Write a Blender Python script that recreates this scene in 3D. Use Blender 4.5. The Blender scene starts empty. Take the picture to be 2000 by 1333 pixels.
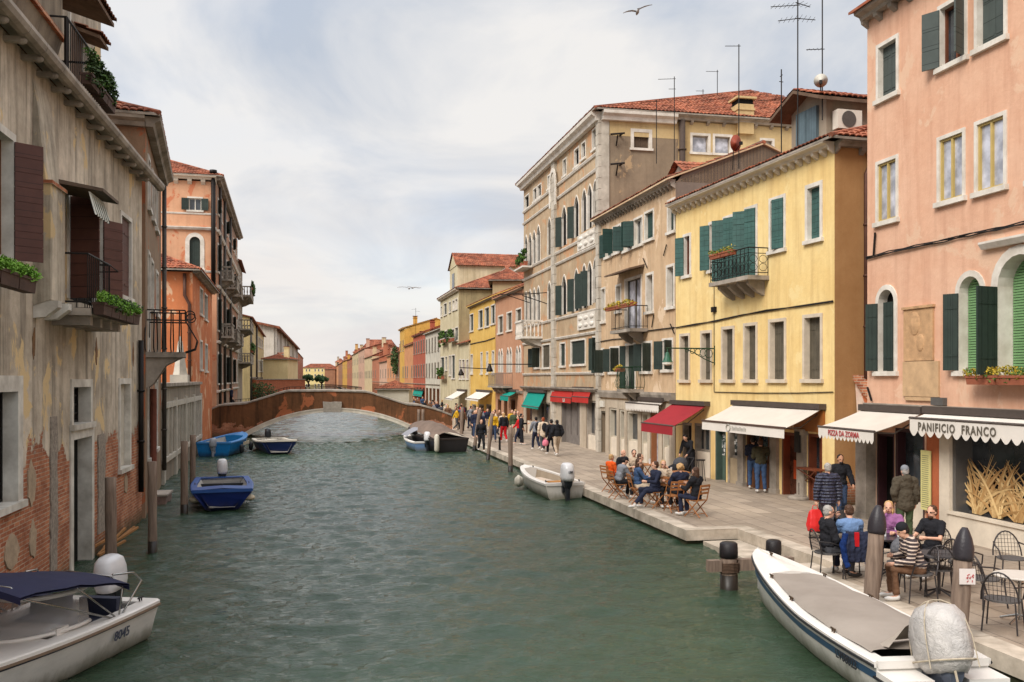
import bpy, bmesh, math, random
from math import sin, cos, pi, radians, atan2, hypot, sqrt
from mathutils import Vector, Matrix
import numpy as np
random.seed(7)
scene = bpy.context.scene
COL = scene.collection
# ------------------------------------------------------------ camera, sky, sun, exposure
FPX, CX, HV = 1790.0, 1000.0, 740.0          # focal length / optical column / horizon row in photo pixels
YAW = radians(12.0)                          # camera is turned 12 deg to the right of the canal axis (+Y)
CZ, QZ = 4.1, 0.35                           # camera and quay height above the water (z = 0)
cam_d = bpy.data.cameras.new("camera"); cam = bpy.data.objects.new("camera", cam_d); COL.objects.link(cam)
cam.location = (0, 0, CZ); cam.rotation_euler = (pi/2, 0, -YAW)
cam_d.sensor_width = 36; cam_d.lens = 36*FPX/2000; cam_d.shift_y = (HV-666.5)/2000
cam_d.clip_start = 0.1; cam_d.clip_end = 3000
scene.camera = cam
scene.view_settings.view_transform = 'Standard'; scene.view_settings.look = 'None'
scene.view_settings.exposure = 0.97; scene.view_settings.gamma = 1
SUN_EL, SUN_AZ = radians(42), radians(233)   # azimuth clockwise from +Y
w = bpy.data.worlds.new("World"); scene.world = w; w.use_nodes = True
wn, wl = w.node_tree.nodes, w.node_tree.links
wn.clear()
def wnode(t, **k):
    n = wn.new(t)
    for a, b in k.items(): setattr(n, a, b)
    return n
wo = wnode('ShaderNodeOutputWorld'); bg1 = wnode('ShaderNodeBackground'); bg2 = wnode('ShaderNodeBackground'); wm = wnode('ShaderNodeMixShader')
sk = wnode('ShaderNodeTexSky', sky_type='NISHITA', sun_disc=False, sun_elevation=SUN_EL, sun_rotation=SUN_AZ)
wl.new(sk.outputs[0], bg1.inputs[0]); bg1.inputs[1].default_value = 0.12
tc = wnode('ShaderNodeTexCoord'); sp = wnode('ShaderNodeSeparateXYZ'); wl.new(tc.outputs['Generated'], sp.inputs[0])
# clouds on a flat layer overhead: direction / (z + small) gives the perspective of a cloud deck
za = wnode('ShaderNodeMath', operation='ADD'); wl.new(sp.outputs[2], za.inputs[0]); za.inputs[1].default_value = 0.16
zm = wnode('ShaderNodeMath', operation='MAXIMUM'); wl.new(za.outputs[0], zm.inputs[0]); zm.inputs[1].default_value = 0.05
dx = wnode('ShaderNodeMath', operation='DIVIDE'); wl.new(sp.outputs[0], dx.inputs[0]); wl.new(zm.outputs[0], dx.inputs[1])
dy = wnode('ShaderNodeMath', operation='DIVIDE'); wl.new(sp.outputs[1], dy.inputs[0]); wl.new(zm.outputs[0], dy.inputs[1])
cb = wnode('ShaderNodeCombineXYZ'); wl.new(dx.outputs[0], cb.inputs[0]); wl.new(dy.outputs[0], cb.inputs[1])
n1 = wnode('ShaderNodeTexNoise'); n1.inputs['Scale'].default_value = 0.55; n1.inputs['Detail'].default_value = 9; n1.inputs['Roughness'].default_value = 0.52; n1.inputs['Distortion'].default_value = 0.35
n2 = wnode('ShaderNodeTexNoise'); n2.inputs['Scale'].default_value = 1.3; n2.inputs['Detail'].default_value = 8; n2.inputs['Roughness'].default_value = 0.55; n2.inputs['Distortion'].default_value = 0.6
mp = wnode('ShaderNodeMapping'); mp.inputs['Location'].default_value = (3.1, 1.2, 0); mp.inputs['Scale'].default_value = (1.0, 0.8, 1)
wl.new(cb.outputs[0], mp.inputs[0]); wl.new(mp.outputs[0], n1.inputs[0]); wl.new(mp.outputs[0], n2.inputs[0])
r1 = wnode('ShaderNodeValToRGB'); e = r1.color_ramp.elements
e[0].position = 0.36; e[0].color = (0.78, 0.78, 0.78, 1); e[1].position = 0.56; e[1].color = (1, 1, 1, 1)
wl.new(n1.outputs[0], r1.inputs[0])
r2 = wnode('ShaderNodeValToRGB'); e = r2.color_ramp.elements
e[0].position = 0.36; e[0].color = (0.44, 0.485, 0.56, 1); e[1].position = 0.57; e[1].color = (0.72, 0.705, 0.69, 1)
wl.new(n2.outputs[0], r2.inputs[0]); hz = wnode('ShaderNodeMapRange'); wl.new(sp.outputs[2], hz.inputs[0]); hz.inputs[1].default_value = 0.0; hz.inputs[2].default_value = 0.26; hz.inputs[3].default_value = .85; hz.inputs[4].default_value = 0
hm = wnode('ShaderNodeMix', data_type='RGBA'); wl.new(hz.outputs[0], hm.inputs[0]); wl.new(r2.outputs[0], hm.inputs[6]); hm.inputs[7].default_value = (.72, .675, .64, 1)
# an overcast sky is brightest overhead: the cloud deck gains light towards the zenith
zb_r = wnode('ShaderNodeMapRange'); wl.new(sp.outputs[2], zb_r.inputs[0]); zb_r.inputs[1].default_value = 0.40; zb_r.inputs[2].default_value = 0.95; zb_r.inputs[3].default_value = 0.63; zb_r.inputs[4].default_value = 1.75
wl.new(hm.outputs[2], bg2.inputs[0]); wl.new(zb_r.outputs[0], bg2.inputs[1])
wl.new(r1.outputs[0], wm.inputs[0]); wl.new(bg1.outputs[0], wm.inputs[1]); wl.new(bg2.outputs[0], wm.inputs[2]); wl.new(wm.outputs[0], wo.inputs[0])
sun_d = bpy.data.lights.new("sun", 'SUN'); sun = bpy.data.objects.new("sun", sun_d); COL.objects.link(sun)
sun_d.energy = 1.7; sun_d.angle = radians(26); sun_d.color = (1.0, 0.95, 0.88)
sd = Vector((sin(SUN_AZ)*cos(SUN_EL), cos(SUN_AZ)*cos(SUN_EL), sin(SUN_EL)))
sun.rotation_euler = (-sd).to_track_quat('-Z', 'Y').to_euler(); sun.location = sd*60

# ------------------------------------------------------------ photo pixels -> real places
CA, SA = cos(YAW), sin(YAW)
def wxy(u, d):
    l = (u-CX)/FPX*d
    return Vector((l*CA+d*SA, -l*SA+d*CA))
def G(u, v, z=QZ):                            # point of a horizontal plane at height z
    d = (CZ-z)*FPX/(v-HV)
    return wxy(u, d)
def depth(p): return p[0]*SA+p[1]*CA
def zat(p, v): return CZ+(HV-v)*depth(p)/FPX
def head(u, v, h, zb=QZ):                     # where something of height h stands whose top shows at (u, v)
    if abs(v-HV) < 1: v = HV+1
    return G(u, v, zb+h)

# ------------------------------------------------------------ materials
MATS = {}
def srgb(r, g, b):
    f = lambda c: (c/255/12.92) if c/255 <= .04045 else ((c/255+.055)/1.055)**2.4
    return (f(r), f(g), f(b))
class NT:
    def __init__(s, name):
        s.m = bpy.data.materials.new(name); s.m.use_nodes = True
        s.n = s.m.node_tree.nodes; s.l = s.m.node_tree.links; s.b = s.n['Principled BSDF']
        s.tc = s.n.new('ShaderNodeTexCoord')
    def _set(s, sock, v):
        if isinstance(v, bpy.types.NodeSocket): s.l.new(v, sock)
        elif v is not None:
            if isinstance(v, tuple) and len(v) == 3 and sock.type == 'RGBA': v = v+(1,)
            sock.default_value = v
    def obj(s): return s.tc.outputs['Object']
    def map(s, vec, scale=(1, 1, 1), loc=(0, 0, 0), rot=(0, 0, 0)):
        n = s.n.new('ShaderNodeMapping'); s._set(n.inputs[0], vec); n.inputs['Scale'].default_value = scale; n.inputs['Location'].default_value = loc; n.inputs['Rotation'].default_value = rot
        return n.outputs[0]
    def noise(s, vec, scale, detail=4, rough=.55, dist=0):
        n = s.n.new('ShaderNodeTexNoise'); s._set(n.inputs['Vector'], vec)
        n.inputs['Scale'].default_value = scale; n.inputs['Detail'].default_value = detail; n.inputs['Roughness'].default_value = rough; n.inputs['Distortion'].default_value = dist
        return n.outputs[0]
    def ramp(s, f, a, b, ca=(0, 0, 0), cb=(1, 1, 1)):
        n = s.n.new('ShaderNodeValToRGB'); e = n.color_ramp.elements
        e[0].position = a; e[1].position = b; e[0].color = ca+(1,); e[1].color = cb+(1,)
        s._set(n.inputs[0], f); return n.outputs[0]
    def mix(s, f, a, b, mode='MIX'):
        n = s.n.new('ShaderNodeMix'); n.data_type = 'RGBA'; n.blend_type = mode
        s._set(n.inputs[0], f); s._set(n.inputs[6], a); s._set(n.inputs[7], b); return n.outputs[2]
    def math(s, op, a, b=None):
        n = s.n.new('ShaderNodeMath'); n.operation = op; s._set(n.inputs[0], a)
        if b is not None: s._set(n.inputs[1], b)
        return n.outputs[0]
    def sep(s, v):
        n = s.n.new('ShaderNodeSeparateXYZ'); s._set(n.inputs[0], v); return n.outputs
    def comb(s, x, y, z=0.0):
        n = s.n.new('ShaderNodeCombineXYZ')
        for i, k in enumerate((x, y, z)): s._set(n.inputs[i], k)
        return n.outputs[0]
    def bump(s, h, strength, dist=.02, prev=None):
        n = s.n.new('ShaderNodeBump'); s._set(n.inputs['Height'], h); n.inputs['Strength'].default_value = strength; n.inputs['Distance'].default_value = dist
        if prev is not None: s.l.new(prev, n.inputs['Normal'])
        return n.outputs[0]
    def brick(s, vec, c1, c2, mortar, scale=1, bw=.27, rh=.078, ms=.011, off=.5):
        n = s.n.new('ShaderNodeTexBrick'); s._set(n.inputs['Vector'], vec); s._set(n.inputs['Color1'], c1); s._set(n.inputs['Color2'], c2); s._set(n.inputs['Mortar'], mortar)
        n.inputs['Scale'].default_value = scale; n.inputs['Brick Width'].default_value = bw; n.inputs['Row Height'].default_value = rh; n.inputs['Mortar Size'].default_value = ms; n.offset = off
        n.inputs['Mortar Smooth'].default_value = .3
        return n.outputs
    def out(s, col=None, rough=None, normal=None, metal=None, spec=None):
        if col is not None: s._set(s.b.inputs['Base Color'], col)
        if rough is not None: s._set(s.b.inputs['Roughness'], rough)
        if metal is not None: s._set(s.b.inputs['Metallic'], metal)
        if spec is not None: s._set(s.b.inputs['Specular IOR Level'], spec)
        if normal is not None: s.l.new(normal, s.b.inputs['Normal'])
        return s.m
def mul(c, k): return tuple(min(1, x*k) for x in c)
BRK = (srgb(152, 84, 56), srgb(202, 134, 96), srgb(192, 174, 150))
def plaster(name, c, c2=None, dirt=None, streak=.35, brick=None, bh=3.0, bn=1.6, patch=0.0, pc=None, fine=.5):
    """lime plaster: cloudy tone, vertical rain streaks, optional brickwork showing below height bh"""
    if name in MATS: return MATS[name]
    t = NT(name); o = t.obj(); c2 = c2 or mul(c, .8); dirt = dirt or mul(c, .45)
    col = t.mix(t.ramp(t.noise(o, .55, 7, .6), .36, .64), c, c2)
    col = t.mix(t.math('MULTIPLY', t.ramp(t.noise(o, 4, 6, .7), .42, .72), .35*fine), col, dirt)
    st = t.ramp(t.noise(t.map(o, (1.7, 1.7, .13)), 1.6, 7, .66, .25), .47, .74)
    col = t.mix(t.math('MULTIPLY', st, streak), col, dirt)
    if patch:
        pm = t.ramp(t.noise(t.map(o, (1, 1, .8), (7, 3, 1)), .9, 8, .62, .4), .60-patch*.2, .63-patch*.2)
        col = t.mix(pm, col, pc or mul(c2, .9))
    h = t.noise(o, 9, 6, .65)
    nrm = t.bump(h, .35, .03)
    if brick is not None:
        x, y, z = t.sep(o)[:3]
        bv = t.comb(t.math('ADD', x, y), z)
        bo = t.brick(bv, BRK[0], BRK[1], BRK[2])
        bcol = t.mix(t.ramp(t.noise(o, 1.3, 6, .6), .42, .72), bo[0], mul(BRK[0], .55))
        bcol = t.mix(t.math('MULTIPLY', t.noise(o, 14, 3), .5), bcol, srgb(150, 100, 78))
        m1 = t.math('MULTIPLY', t.math('SUBTRACT', t.noise(t.map(o, (1, 1, 1), (brick, 0, 0)), .85, 9, .62), .5), bn*5)
        m2 = t.math('SUBTRACT', bh, z)
        m = t.math('ADD', m1, m2)
        m = t.ramp(m, .0, .04)
        col = t.mix(m, col, bcol)
        bumped = t.bump(t.math('ADD', t.math('MULTIPLY', bo[1], -.6), h), .6, .03)
        hm = t.bump(t.math('MULTIPLY', m, -1.0), .7, .03, nrm)
        mixn = t.n.new('ShaderNodeMix'); mixn.data_type = 'VECTOR'; t._set(mixn.inputs[0], m); t.l.new(hm, mixn.inputs[4]); t.l.new(bumped, mixn.inputs[5]); nrm = mixn.outputs[1]
        # green algae right above the water line
        alg = t.ramp(t.math('ADD', z, t.math('MULTIPLY', t.noise(o, 2.5, 5), .5)), .30, .75, (1, 1, 1), (0, 0, 0))
        col = t.mix(t.math('MULTIPLY', alg, .85), col, (.035, .04, .018))
    MATS[name] = t.out(col, .92, nrm, spec=.2)
    return MATS[name]
def brickm(name, c1, c2, mortar, dirt=.4, scale=1, algae=False):
    if name in MATS: return MATS[name]
    t = NT(name); o = t.obj(); x, y, z = t.sep(o)[:3]
    bo = t.brick(t.comb(t.math('ADD', x, y), z), c1, c2, mortar, scale)
    col = t.mix(t.math('MULTIPLY', t.ramp(t.noise(o, .8, 7, .65), .38, .68), dirt), bo[0], mul(c1, .3))
    col = t.mix(t.math('MULTIPLY', t.ramp(t.noise(t.map(o, (2, 2, .25)), 1.2, 6, .6), .45, .7), dirt), col, mul(c1, .35))
    if algae:
        alg = t.ramp(t.math('ADD', z, t.math('MULTIPLY', t.noise(o, 2.5, 5), .5)), .30, .75, (1, 1, 1), (0, 0, 0))
        col = t.mix(t.math('MULTIPLY', alg, .85), col, (.035, .04, .018))
    MATS[name] = t.out(col, .92, t.bump(bo[1], -.4, .02), spec=.2); return MATS[name]
def rough(name, c, var=.35, scale=3, rgh=.75, stretch=(1, 1, 1), bump=.2, metal=0, spec=.3, c2=None):
    """any plain surface with cloudy tone variation and a little relief"""
    if name in MATS: return MATS[name]
    t = NT(name); o = t.map(t.obj(), stretch)
    n = t.noise(o, scale, 6, .62)
    col = t.mix(t.ramp(n, .32, .70), c, c2 or mul(c, 1-var))
    col = t.mix(t.math('MULTIPLY', t.noise(o, scale*9, 3), var*.6), col, mul(c, .55))
    MATS[name] = t.out(col, rgh, t.bump(t.noise(o, scale*6, 4), bump, .01), metal, spec); return MATS[name]
def plain(name, c, rgh=.5, metal=0, spec=.5):
    if name in MATS: return MATS[name]
    t = NT(name); n = t.noise(t.obj(), 6, 5, .6)
    col = t.mix(t.ramp(n, .3, .75), c, mul(c, .8))
    r = t.math('ADD', t.math('MULTIPLY', n, .25), rgh-.12)
    MATS[name] = t.out(col, r, None, metal, spec); return MATS[name]
def tiles(name, c=srgb(164, 92, 66), c2=srgb(112, 66, 52), c3=srgb(188, 128, 98)):
    if name in MATS: return MATS[name]
    t = NT(name); o = t.obj()
    v = t.n.new('ShaderNodeTexVoronoi'); v.inputs['Scale'].default_value = 3.6; t._set(v.inputs['Vector'], o)
    f = t.sep(v.outputs['Color'])
    col = t.mix(f[0], c, c2); col = t.mix(t.math('MULTIPLY', f[1], .45), col, c3)
    col = t.mix(t.ramp(t.noise(o, .7, 6, .6), .42, .75), col, mul(c2, .5))
    MATS[name] = t.out(col, .9, t.bump(t.noise(o, 12, 4), .3, .01), spec=.15); return MATS[name]
def glass(name, c=(.02, .025, .03), rgh=.08, spec=.9):
    if name in MATS: return MATS[name]
    t = NT(name); n = t.noise(t.obj(), 2.2, 3)
    col = t.mix(t.ramp(n, .4, .65), c, mul(c, 2.2))
    MATS[name] = t.out(col, rgh, t.bump(t.noise(t.obj(), 1.3, 2), .08, .05), spec=spec); return MATS[name]
def foliage(name, c, c2, scale=8):
    if name in MATS: return MATS[name]
    t = NT(name); g = t.n.new('ShaderNodeNewGeometry')
    col = t.mix(g.outputs['Random Per Island'], c, c2)
    MATS[name] = t.out(col, .7, None, spec=.25); return MATS[name]
def boards(name, c, pitch=.16, axis=2, var=.3, gap=.07, rgh=.6):
    """painted planks: dark joints every pitch metres along an axis"""
    if name in MATS: return MATS[name]
    t = NT(name); o = t.obj(); s = t.sep(o)
    k = s[axis] if axis == 2 else t.math('ADD', s[0], s[1])
    fr = t.math('FRACT', t.math('DIVIDE', k, pitch))
    g = t.math('LESS_THAN', fr, gap)
    n = t.noise(t.map(o, (1, 1, 1)), 2.5, 6, .65)
    col = t.mix(t.ramp(n, .35, .7), c, mul(c, 1-var))
    col = t.mix(g, col, mul(c, .25))
    MATS[name] = t.out(col, rgh, t.bump(g, -.5, .01), spec=.35); return MATS[name]

STONE = rough('istrian_stone', srgb(228, 221, 210), .25, 2.2, .8, c2=srgb(192, 182, 168))
STONE_D = rough('weathered_stone', srgb(176, 164, 150), .4, 1.6, .85, c2=srgb(110, 102, 92))
CREAM = rough('cream_stone', srgb(222, 208, 188), .25, 2.0, .8)
GREEN = boards('green_shutter_paint', srgb(38, 66, 60), .17, 2)
GREEN2 = boards('teal_shutter_paint', srgb(64, 98, 92), .19, 2, .35)
GREEN3 = boards('dark_green_shutter_paint', srgb(46, 58, 52), .15, 0, .35)
GREYG = boards('grey_green_shutter_paint', srgb(74, 82, 78), .42, 2, .25, .035)
BROWN = boards('brown_shutter_paint', srgb(92, 58, 50), .24, 2, .3, .04)
OLDW = boards('weathered_shutter_wood', srgb(98, 90, 76), .12, 0, .45)
GLASS = glass('window_glass'); GLASSL = glass('sky_reflection_glass', (.27, .27, .30), .1)  # GLASSL: reflected sky painted into the pane colour
WOODF = rough('window_frame_wood', srgb(110, 62, 40), .3, 4)
WHITEF = rough('white_frame_paint', srgb(214, 208, 196), .15, 4, .5)
YELF = rough('ochre_frame_paint', srgb(196, 170, 104), .2, 4, .5)
IRON = rough('wrought_iron', srgb(44, 40, 38), .3, 8, .55, metal=.6)
TILE = tiles('roof_tiles'); TILE_D = tiles('dark_roof_tiles', srgb(140, 78, 56), srgb(96, 62, 48), srgb(178, 120, 90))
CURT = rough('curtain_cloth', srgb(196, 192, 184), .15, 3)
PIPE = rough('copper_downpipe', srgb(92, 62, 50), .3, 5, .5, metal=.3)
PIPEG = rough('grey_downpipe', srgb(86, 80, 74), .3, 5, .6, metal=.3)
DARK = plain('dark_interior', (.012, .011, .010), .9, spec=.1)
WOODP = rough('mooring_post_wood', srgb(146, 126, 110), .45, 3, .9, (5, 5, .5), .6, c2=srgb(96, 80, 70))
PITCH = rough('black_tar', srgb(38, 34, 36), .3, 8, .5, bump=.4)

# ------------------------------------------------------------ mesh builder
class MB:
    def __init__(s): s.v = []; s.f = []; s.mi = []; s.cur = 0
    def add(s, vs, fs):
        b = len(s.v); s.v += [tuple(v) for v in vs]; s.f += [tuple(b+i for i in f) for f in fs]; s.mi += [s.cur]*len(fs); return s
    def box(s, x0, x1, y0, y1, z0, z1, M=None):
        vs = [Vector((x, y, z)) for z in (z0, z1) for y in (y0, y1) for x in (x0, x1)]
        if M is not None: vs = [M @ v for v in vs]
        return s.add(vs, [(0, 2, 3, 1), (4, 5, 7, 6), (0, 1, 5, 4), (2, 6, 7, 3), (0, 4, 6, 2), (1, 3, 7, 5)])
    def quad(s, a, b, c, d): return s.add([a, b, c, d], [(0, 1, 2, 3)])
    def tube(s, pts, r, n=6, caps=True, closed=False):
        pts = [Vector(p) for p in pts]; m = len(pts); rs = r if isinstance(r, (list, tuple)) else [r]*m
        vs = []; up = None
        for i, p in enumerate(pts):
            if closed: t = pts[(i+1) % m]-pts[i-1]
            else: t = pts[min(i+1, m-1)]-pts[max(i-1, 0)]
            if t.length < 1e-9: t = Vector((0, 0, 1))
            t.normalize()
            if up is None: up = t.orthogonal()
            a = (up-t*up.dot(t))
            if a.length < 1e-6: a = t.orthogonal()
            a.normalize(); up = a; b = t.cross(a)
            vs += [p+(a*cos(2*pi*k/n)+b*sin(2*pi*k/n))*rs[i] for k in range(n)]
        fs = []
        for i in range(m if closed else m-1):
            j = (i+1) % m
            fs += [(i*n+k, i*n+(k+1) % n, j*n+(k+1) % n, j*n+k) for k in range(n)]
        if caps and not closed: fs += [tuple(range(n))[::-1], tuple((m-1)*n+k for k in range(n))]
        return s.add(vs, fs)
    def prism(s, poly, ax, d0, d1):
        """poly of 2D points extruded; ax='y': (x,z) poly, 'x': (y,z), 'z': (x,y)"""
        def P(p, d): return {'y': (p[0], d, p[1]), 'x': (d, p[0], p[1]), 'z': (p[0], p[1], d)}[ax]
        n = len(poly); vs = [P(p, d0) for p in poly]+[P(p, d1) for p in poly]
        return s.add(vs, [tuple(range(n)), tuple(range(n, 2*n))[::-1]]+[(i, i+n, (i+1) % n+n, (i+1) % n) for i in range(n)])
    def band(s, inner, outer, y0, y1, close=False):
        """ring between two outlines (x,z lists of the same length), extruded from y0 (front) to y1"""
        n = len(inner)
        vs = [(p[0], y0, p[1]) for p in inner]+[(p[0], y0, p[1]) for p in outer]+[(p[0], y1, p[1]) for p in inner]+[(p[0], y1, p[1]) for p in outer]
        fs = []
        for i in range(n if close else n-1):
            j = (i+1) % n
            fs += [(i, j, n+j, n+i), (i, 2*n+i, 2*n+j, j), (n+i, n+j, 3*n+j, 3*n+i)]
        if not close:
            fs += [(0, n, 3*n, 2*n), (n-1, 3*n-1, 4*n-1, 2*n-1)]
        return s.add(vs, fs)
    def lathe(s, prof, n=12, c=(0, 0, 0), sx=1, sy=1):
        vs = [(c[0]+r*cos(2*pi*k/n)*sx, c[1]+r*sin(2*pi*k/n)*sy, c[2]+z) for r, z in prof for k in range(n)]
        m = len(prof); fs = [(i*n+k, i*n+(k+1) % n, (i+1)*n+(k+1) % n, (i+1)*n+k) for i in range(m-1) for k in range(n)]
        fs += [tuple(range(n))[::-1], tuple((m-1)*n+k for k in range(n))]
        return s.add(vs, fs)
    def ell(s, c, r, M=None, n=10, m=7):
        prof = []
        vs = []; c = Vector(c)
        for i in range(m+1):
            a = -pi/2+pi*i/m
            for k in range(n):
                v = Vector((r[0]*cos(a)*cos(2*pi*k/n), r[1]*cos(a)*sin(2*pi*k/n), r[2]*sin(a)))
                vs.append(c+(M @ v if M is not None else v))
        fs = [(i*n+k, i*n+(k+1) % n, (i+1)*n+(k+1) % n, (i+1)*n+k) for i in range(m) for k in range(n)]
        return s.add(vs, fs)
    def loft(s, secs, cap=True, closed=False):
        n = len(secs[0]); vs = [p for q in secs for p in q]; m = len(secs)
        kk = n if closed else n-1
        fs = [(i*n+k, i*n+(k+1) % n, (i+1)*n+(k+1) % n, (i+1)*n+k) for i in range(m-1) for k in range(kk)]
        if cap: fs += [tuple(range(n))[::-1], tuple((m-1)*n+k for k in range(n))]
        return s.add(vs, fs)
    def build(s, name, mat, parent=None, smooth=False, **props):
        me = bpy.data.meshes.new(name); me.from_pydata(s.v, [], s.f)
        mats = mat if isinstance(mat, (list, tuple)) else [mat]
        for m in mats: me.materials.append(m)
        if len(mats) > 1: me.polygons.foreach_set('material_index', s.mi)
        if smooth: me.polygons.foreach_set('use_smooth', [True]*len(s.f))
        me.validate(); me.update()
        bm = bmesh.new(); bm.from_mesh(me); bmesh.ops.recalc_face_normals(bm, faces=bm.faces[:]); bm.to_mesh(me); bm.free()
        o = bpy.data.objects.new(name, me); COL.objects.link(o)
        if parent is not None: o.parent = parent
        for k, v in props.items(): o[k] = v
        return o
def thing(name, label, cat, loc=(0, 0, 0), rz=0, group=None):
    o = bpy.data.objects.new(name, None); COL.objects.link(o); o.empty_display_size = .2
    o.location = tuple(loc) if len(loc) == 3 else (loc[0], loc[1], QZ); o.rotation_euler = (0, 0, rz)
    tag(o, label, cat, group); return o
def tag(o, label, cat, group=None):
    o['label'] = label; o['category'] = cat
    if group: o['group'] = group
    return o
def dup(root, label=None, loc=None, rz=None):
    r = root.copy(); COL.objects.link(r)
    if loc is not None: r.location = tuple(loc) if len(loc) == 3 else (loc[0], loc[1], QZ)
    if rz is not None: r.rotation_euler = (0, 0, rz)
    if label: r['label'] = label
    for ch in list(root.children):
        c = ch.copy(); COL.objects.link(c); c.parent = r
        for g in ch.children:
            d = g.copy(); COL.objects.link(d); d.parent = c
    return r
TEMP = []                                     # (final placeholder mesh, temp object, post) evaluated together at the end
def text(parent, body, size, mat, M, name='lettering', ext=.004, bold=0.0, sx=1.0, align='CENTER', spc=1.0, **props):
    c = bpy.data.curves.new(name, 'FONT'); c.body = body; c.size = size; c.extrude = ext; c.offset = bold; c.align_x = align; c.resolution_u = 3; c.space_character = spc
    t = bpy.data.objects.new(name, c)
    ph = bpy.data.meshes.new(name)
    o = bpy.data.objects.new(name, ph); COL.objects.link(o); o.parent = parent; o.matrix_local = M @ Matrix.Diagonal((sx, 1, 1, 1))
    TEMP.append((ph, t, [mat], None))
    for k, v in props.items(): o[k] = v
    return o
FOLDS = {'jacket': (.075, .045), 'shirt': (.07, .03), 'trousers': (.08, .03), 'hair': (.03, .03), 'coat_body': (.06, .05), 'sleeves': (.06, .04), 'beard': (.02, .015)}
def remeshed(name, mb, voxel, mats, parent, smooth=4, post=None):
    me = bpy.data.meshes.new(name); me.from_pydata(mb.v, [], mb.f); me.update()
    bm = bmesh.new(); bm.from_mesh(me); bmesh.ops.recalc_face_normals(bm, faces=bm.faces[:]); bm.to_mesh(me); bm.free()
    t = bpy.data.objects.new(name, me)
    r = t.modifiers.new('r', 'REMESH'); r.mode = 'VOXEL'; r.voxel_size = voxel
    if smooth: q = t.modifiers.new('s', 'SMOOTH'); q.factor = .5; q.iterations = smooth
    if name in FOLDS and voxel < .02:          # creases in cloth, locks in hair
        d = t.modifiers.new('d', 'DISPLACE'); sz, st = FOLDS[name]; k = 'folds%g' % sz
        tx = bpy.data.textures.get(k) or bpy.data.textures.new(k, 'CLOUDS'); tx.noise_scale = sz; tx.noise_depth = 2; d.texture = tx; d.strength = st; d.mid_level = .5
    ph = bpy.data.meshes.new(name); o = bpy.data.objects.new(name, ph); COL.objects.link(o); o.parent = parent
    TEMP.append((ph, t, mats if isinstance(mats, list) else [mats], post)); return o
def finalize():
    for ph, t, m, post in TEMP: COL.objects.link(t)
    dg = bpy.context.evaluated_depsgraph_get()
    for ph, t, m, post in TEMP:
        me = bpy.data.meshes.new_from_object(t.evaluated_get(dg), preserve_all_data_layers=False, depsgraph=dg)
        me.materials.clear()
        for k in m: me.materials.append(k)
        if t.type == 'MESH': me.polygons.foreach_set('use_smooth', [True]*len(me.polygons))
        if post: post(me)
        ph.user_remap(me)
        me.name = ph.name
    for ph, t, m, post in TEMP:
        bpy.data.objects.remove(t)

# ------------------------------------------------------------ facades, windows, walls, roofs
def cross2(a, b): return a[0]*b[1]-a[1]*b[0]
class Facade:
    """a wall line in plan seen from the canal: local x to the right, y into the house, z up"""
    def __init__(s, p0, p1, zb=QZ, root=None):
        s.p0 = Vector(p0[:2]); s.p1 = Vector(p1[:2]); s.L = (s.p1-s.p0).length; s.d = (s.p1-s.p0)/s.L
        s.n = Vector((-s.d[1], s.d[0])); s.zb = zb
        s.rz = atan2(s.d[1], s.d[0])
        s.world = Matrix.Translation((s.p0[0], s.p0[1], zb)) @ Matrix.Rotation(s.rz, 4, 'Z')
        s.M = Matrix.Identity(4) if root is None else (root.world.inverted() @ s.world)
    def s(s, u, off=0):
        r = wxy(u, 1); q = s.p0+s.n*off
        return -cross2(q, r)/cross2(s.d, r)
    def z(s, u, v, off=0):
        return zat(s.p0+s.d*s.s(u, off)+s.n*off, v)-s.zb
    def off(s, x, u):                         # how far in front (negative) of the wall a point at x must be to show at u
        r = wxy(u, 1); return -cross2(s.p0+s.d*x, r)/cross2(s.n, r)
    def zx(s, x, off, v): return zat(s.p0+s.d*x+s.n*off, v)-s.zb
def outline(x0, x1, z0, z1, arch=0, n=10):
    if not arch: return [(x0, z0), (x0, z1), (x1, z1), (x1, z0)]
    r = (x1-x0)/2; h = r*(1.25 if arch == 2 else 1.0); h = min(h, (z1-z0)*.6); cx = (x0+x1)/2; sp = z1-h
    pts = [(x0, z0), (x0, sp)]
    for i in range(1, n):
        a = pi-pi*i/n
        if arch == 2:
            k = abs(cos(a)); zz = h*(1-k**1.7)
            pts.append((cx+r*cos(a), sp+zz))
        else: pts.append((cx+r*cos(a), sp+h*sin(a)))
    return pts+[(x1, sp), (x1, z0)]
def fac_build(mb, name, mat, parent, F, **k):
    o = mb.build(name, mat, parent, **k)
    if F.M != Matrix.Identity(4) and parent is F.rootobj: o.matrix_local = F.M
    return o
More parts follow.
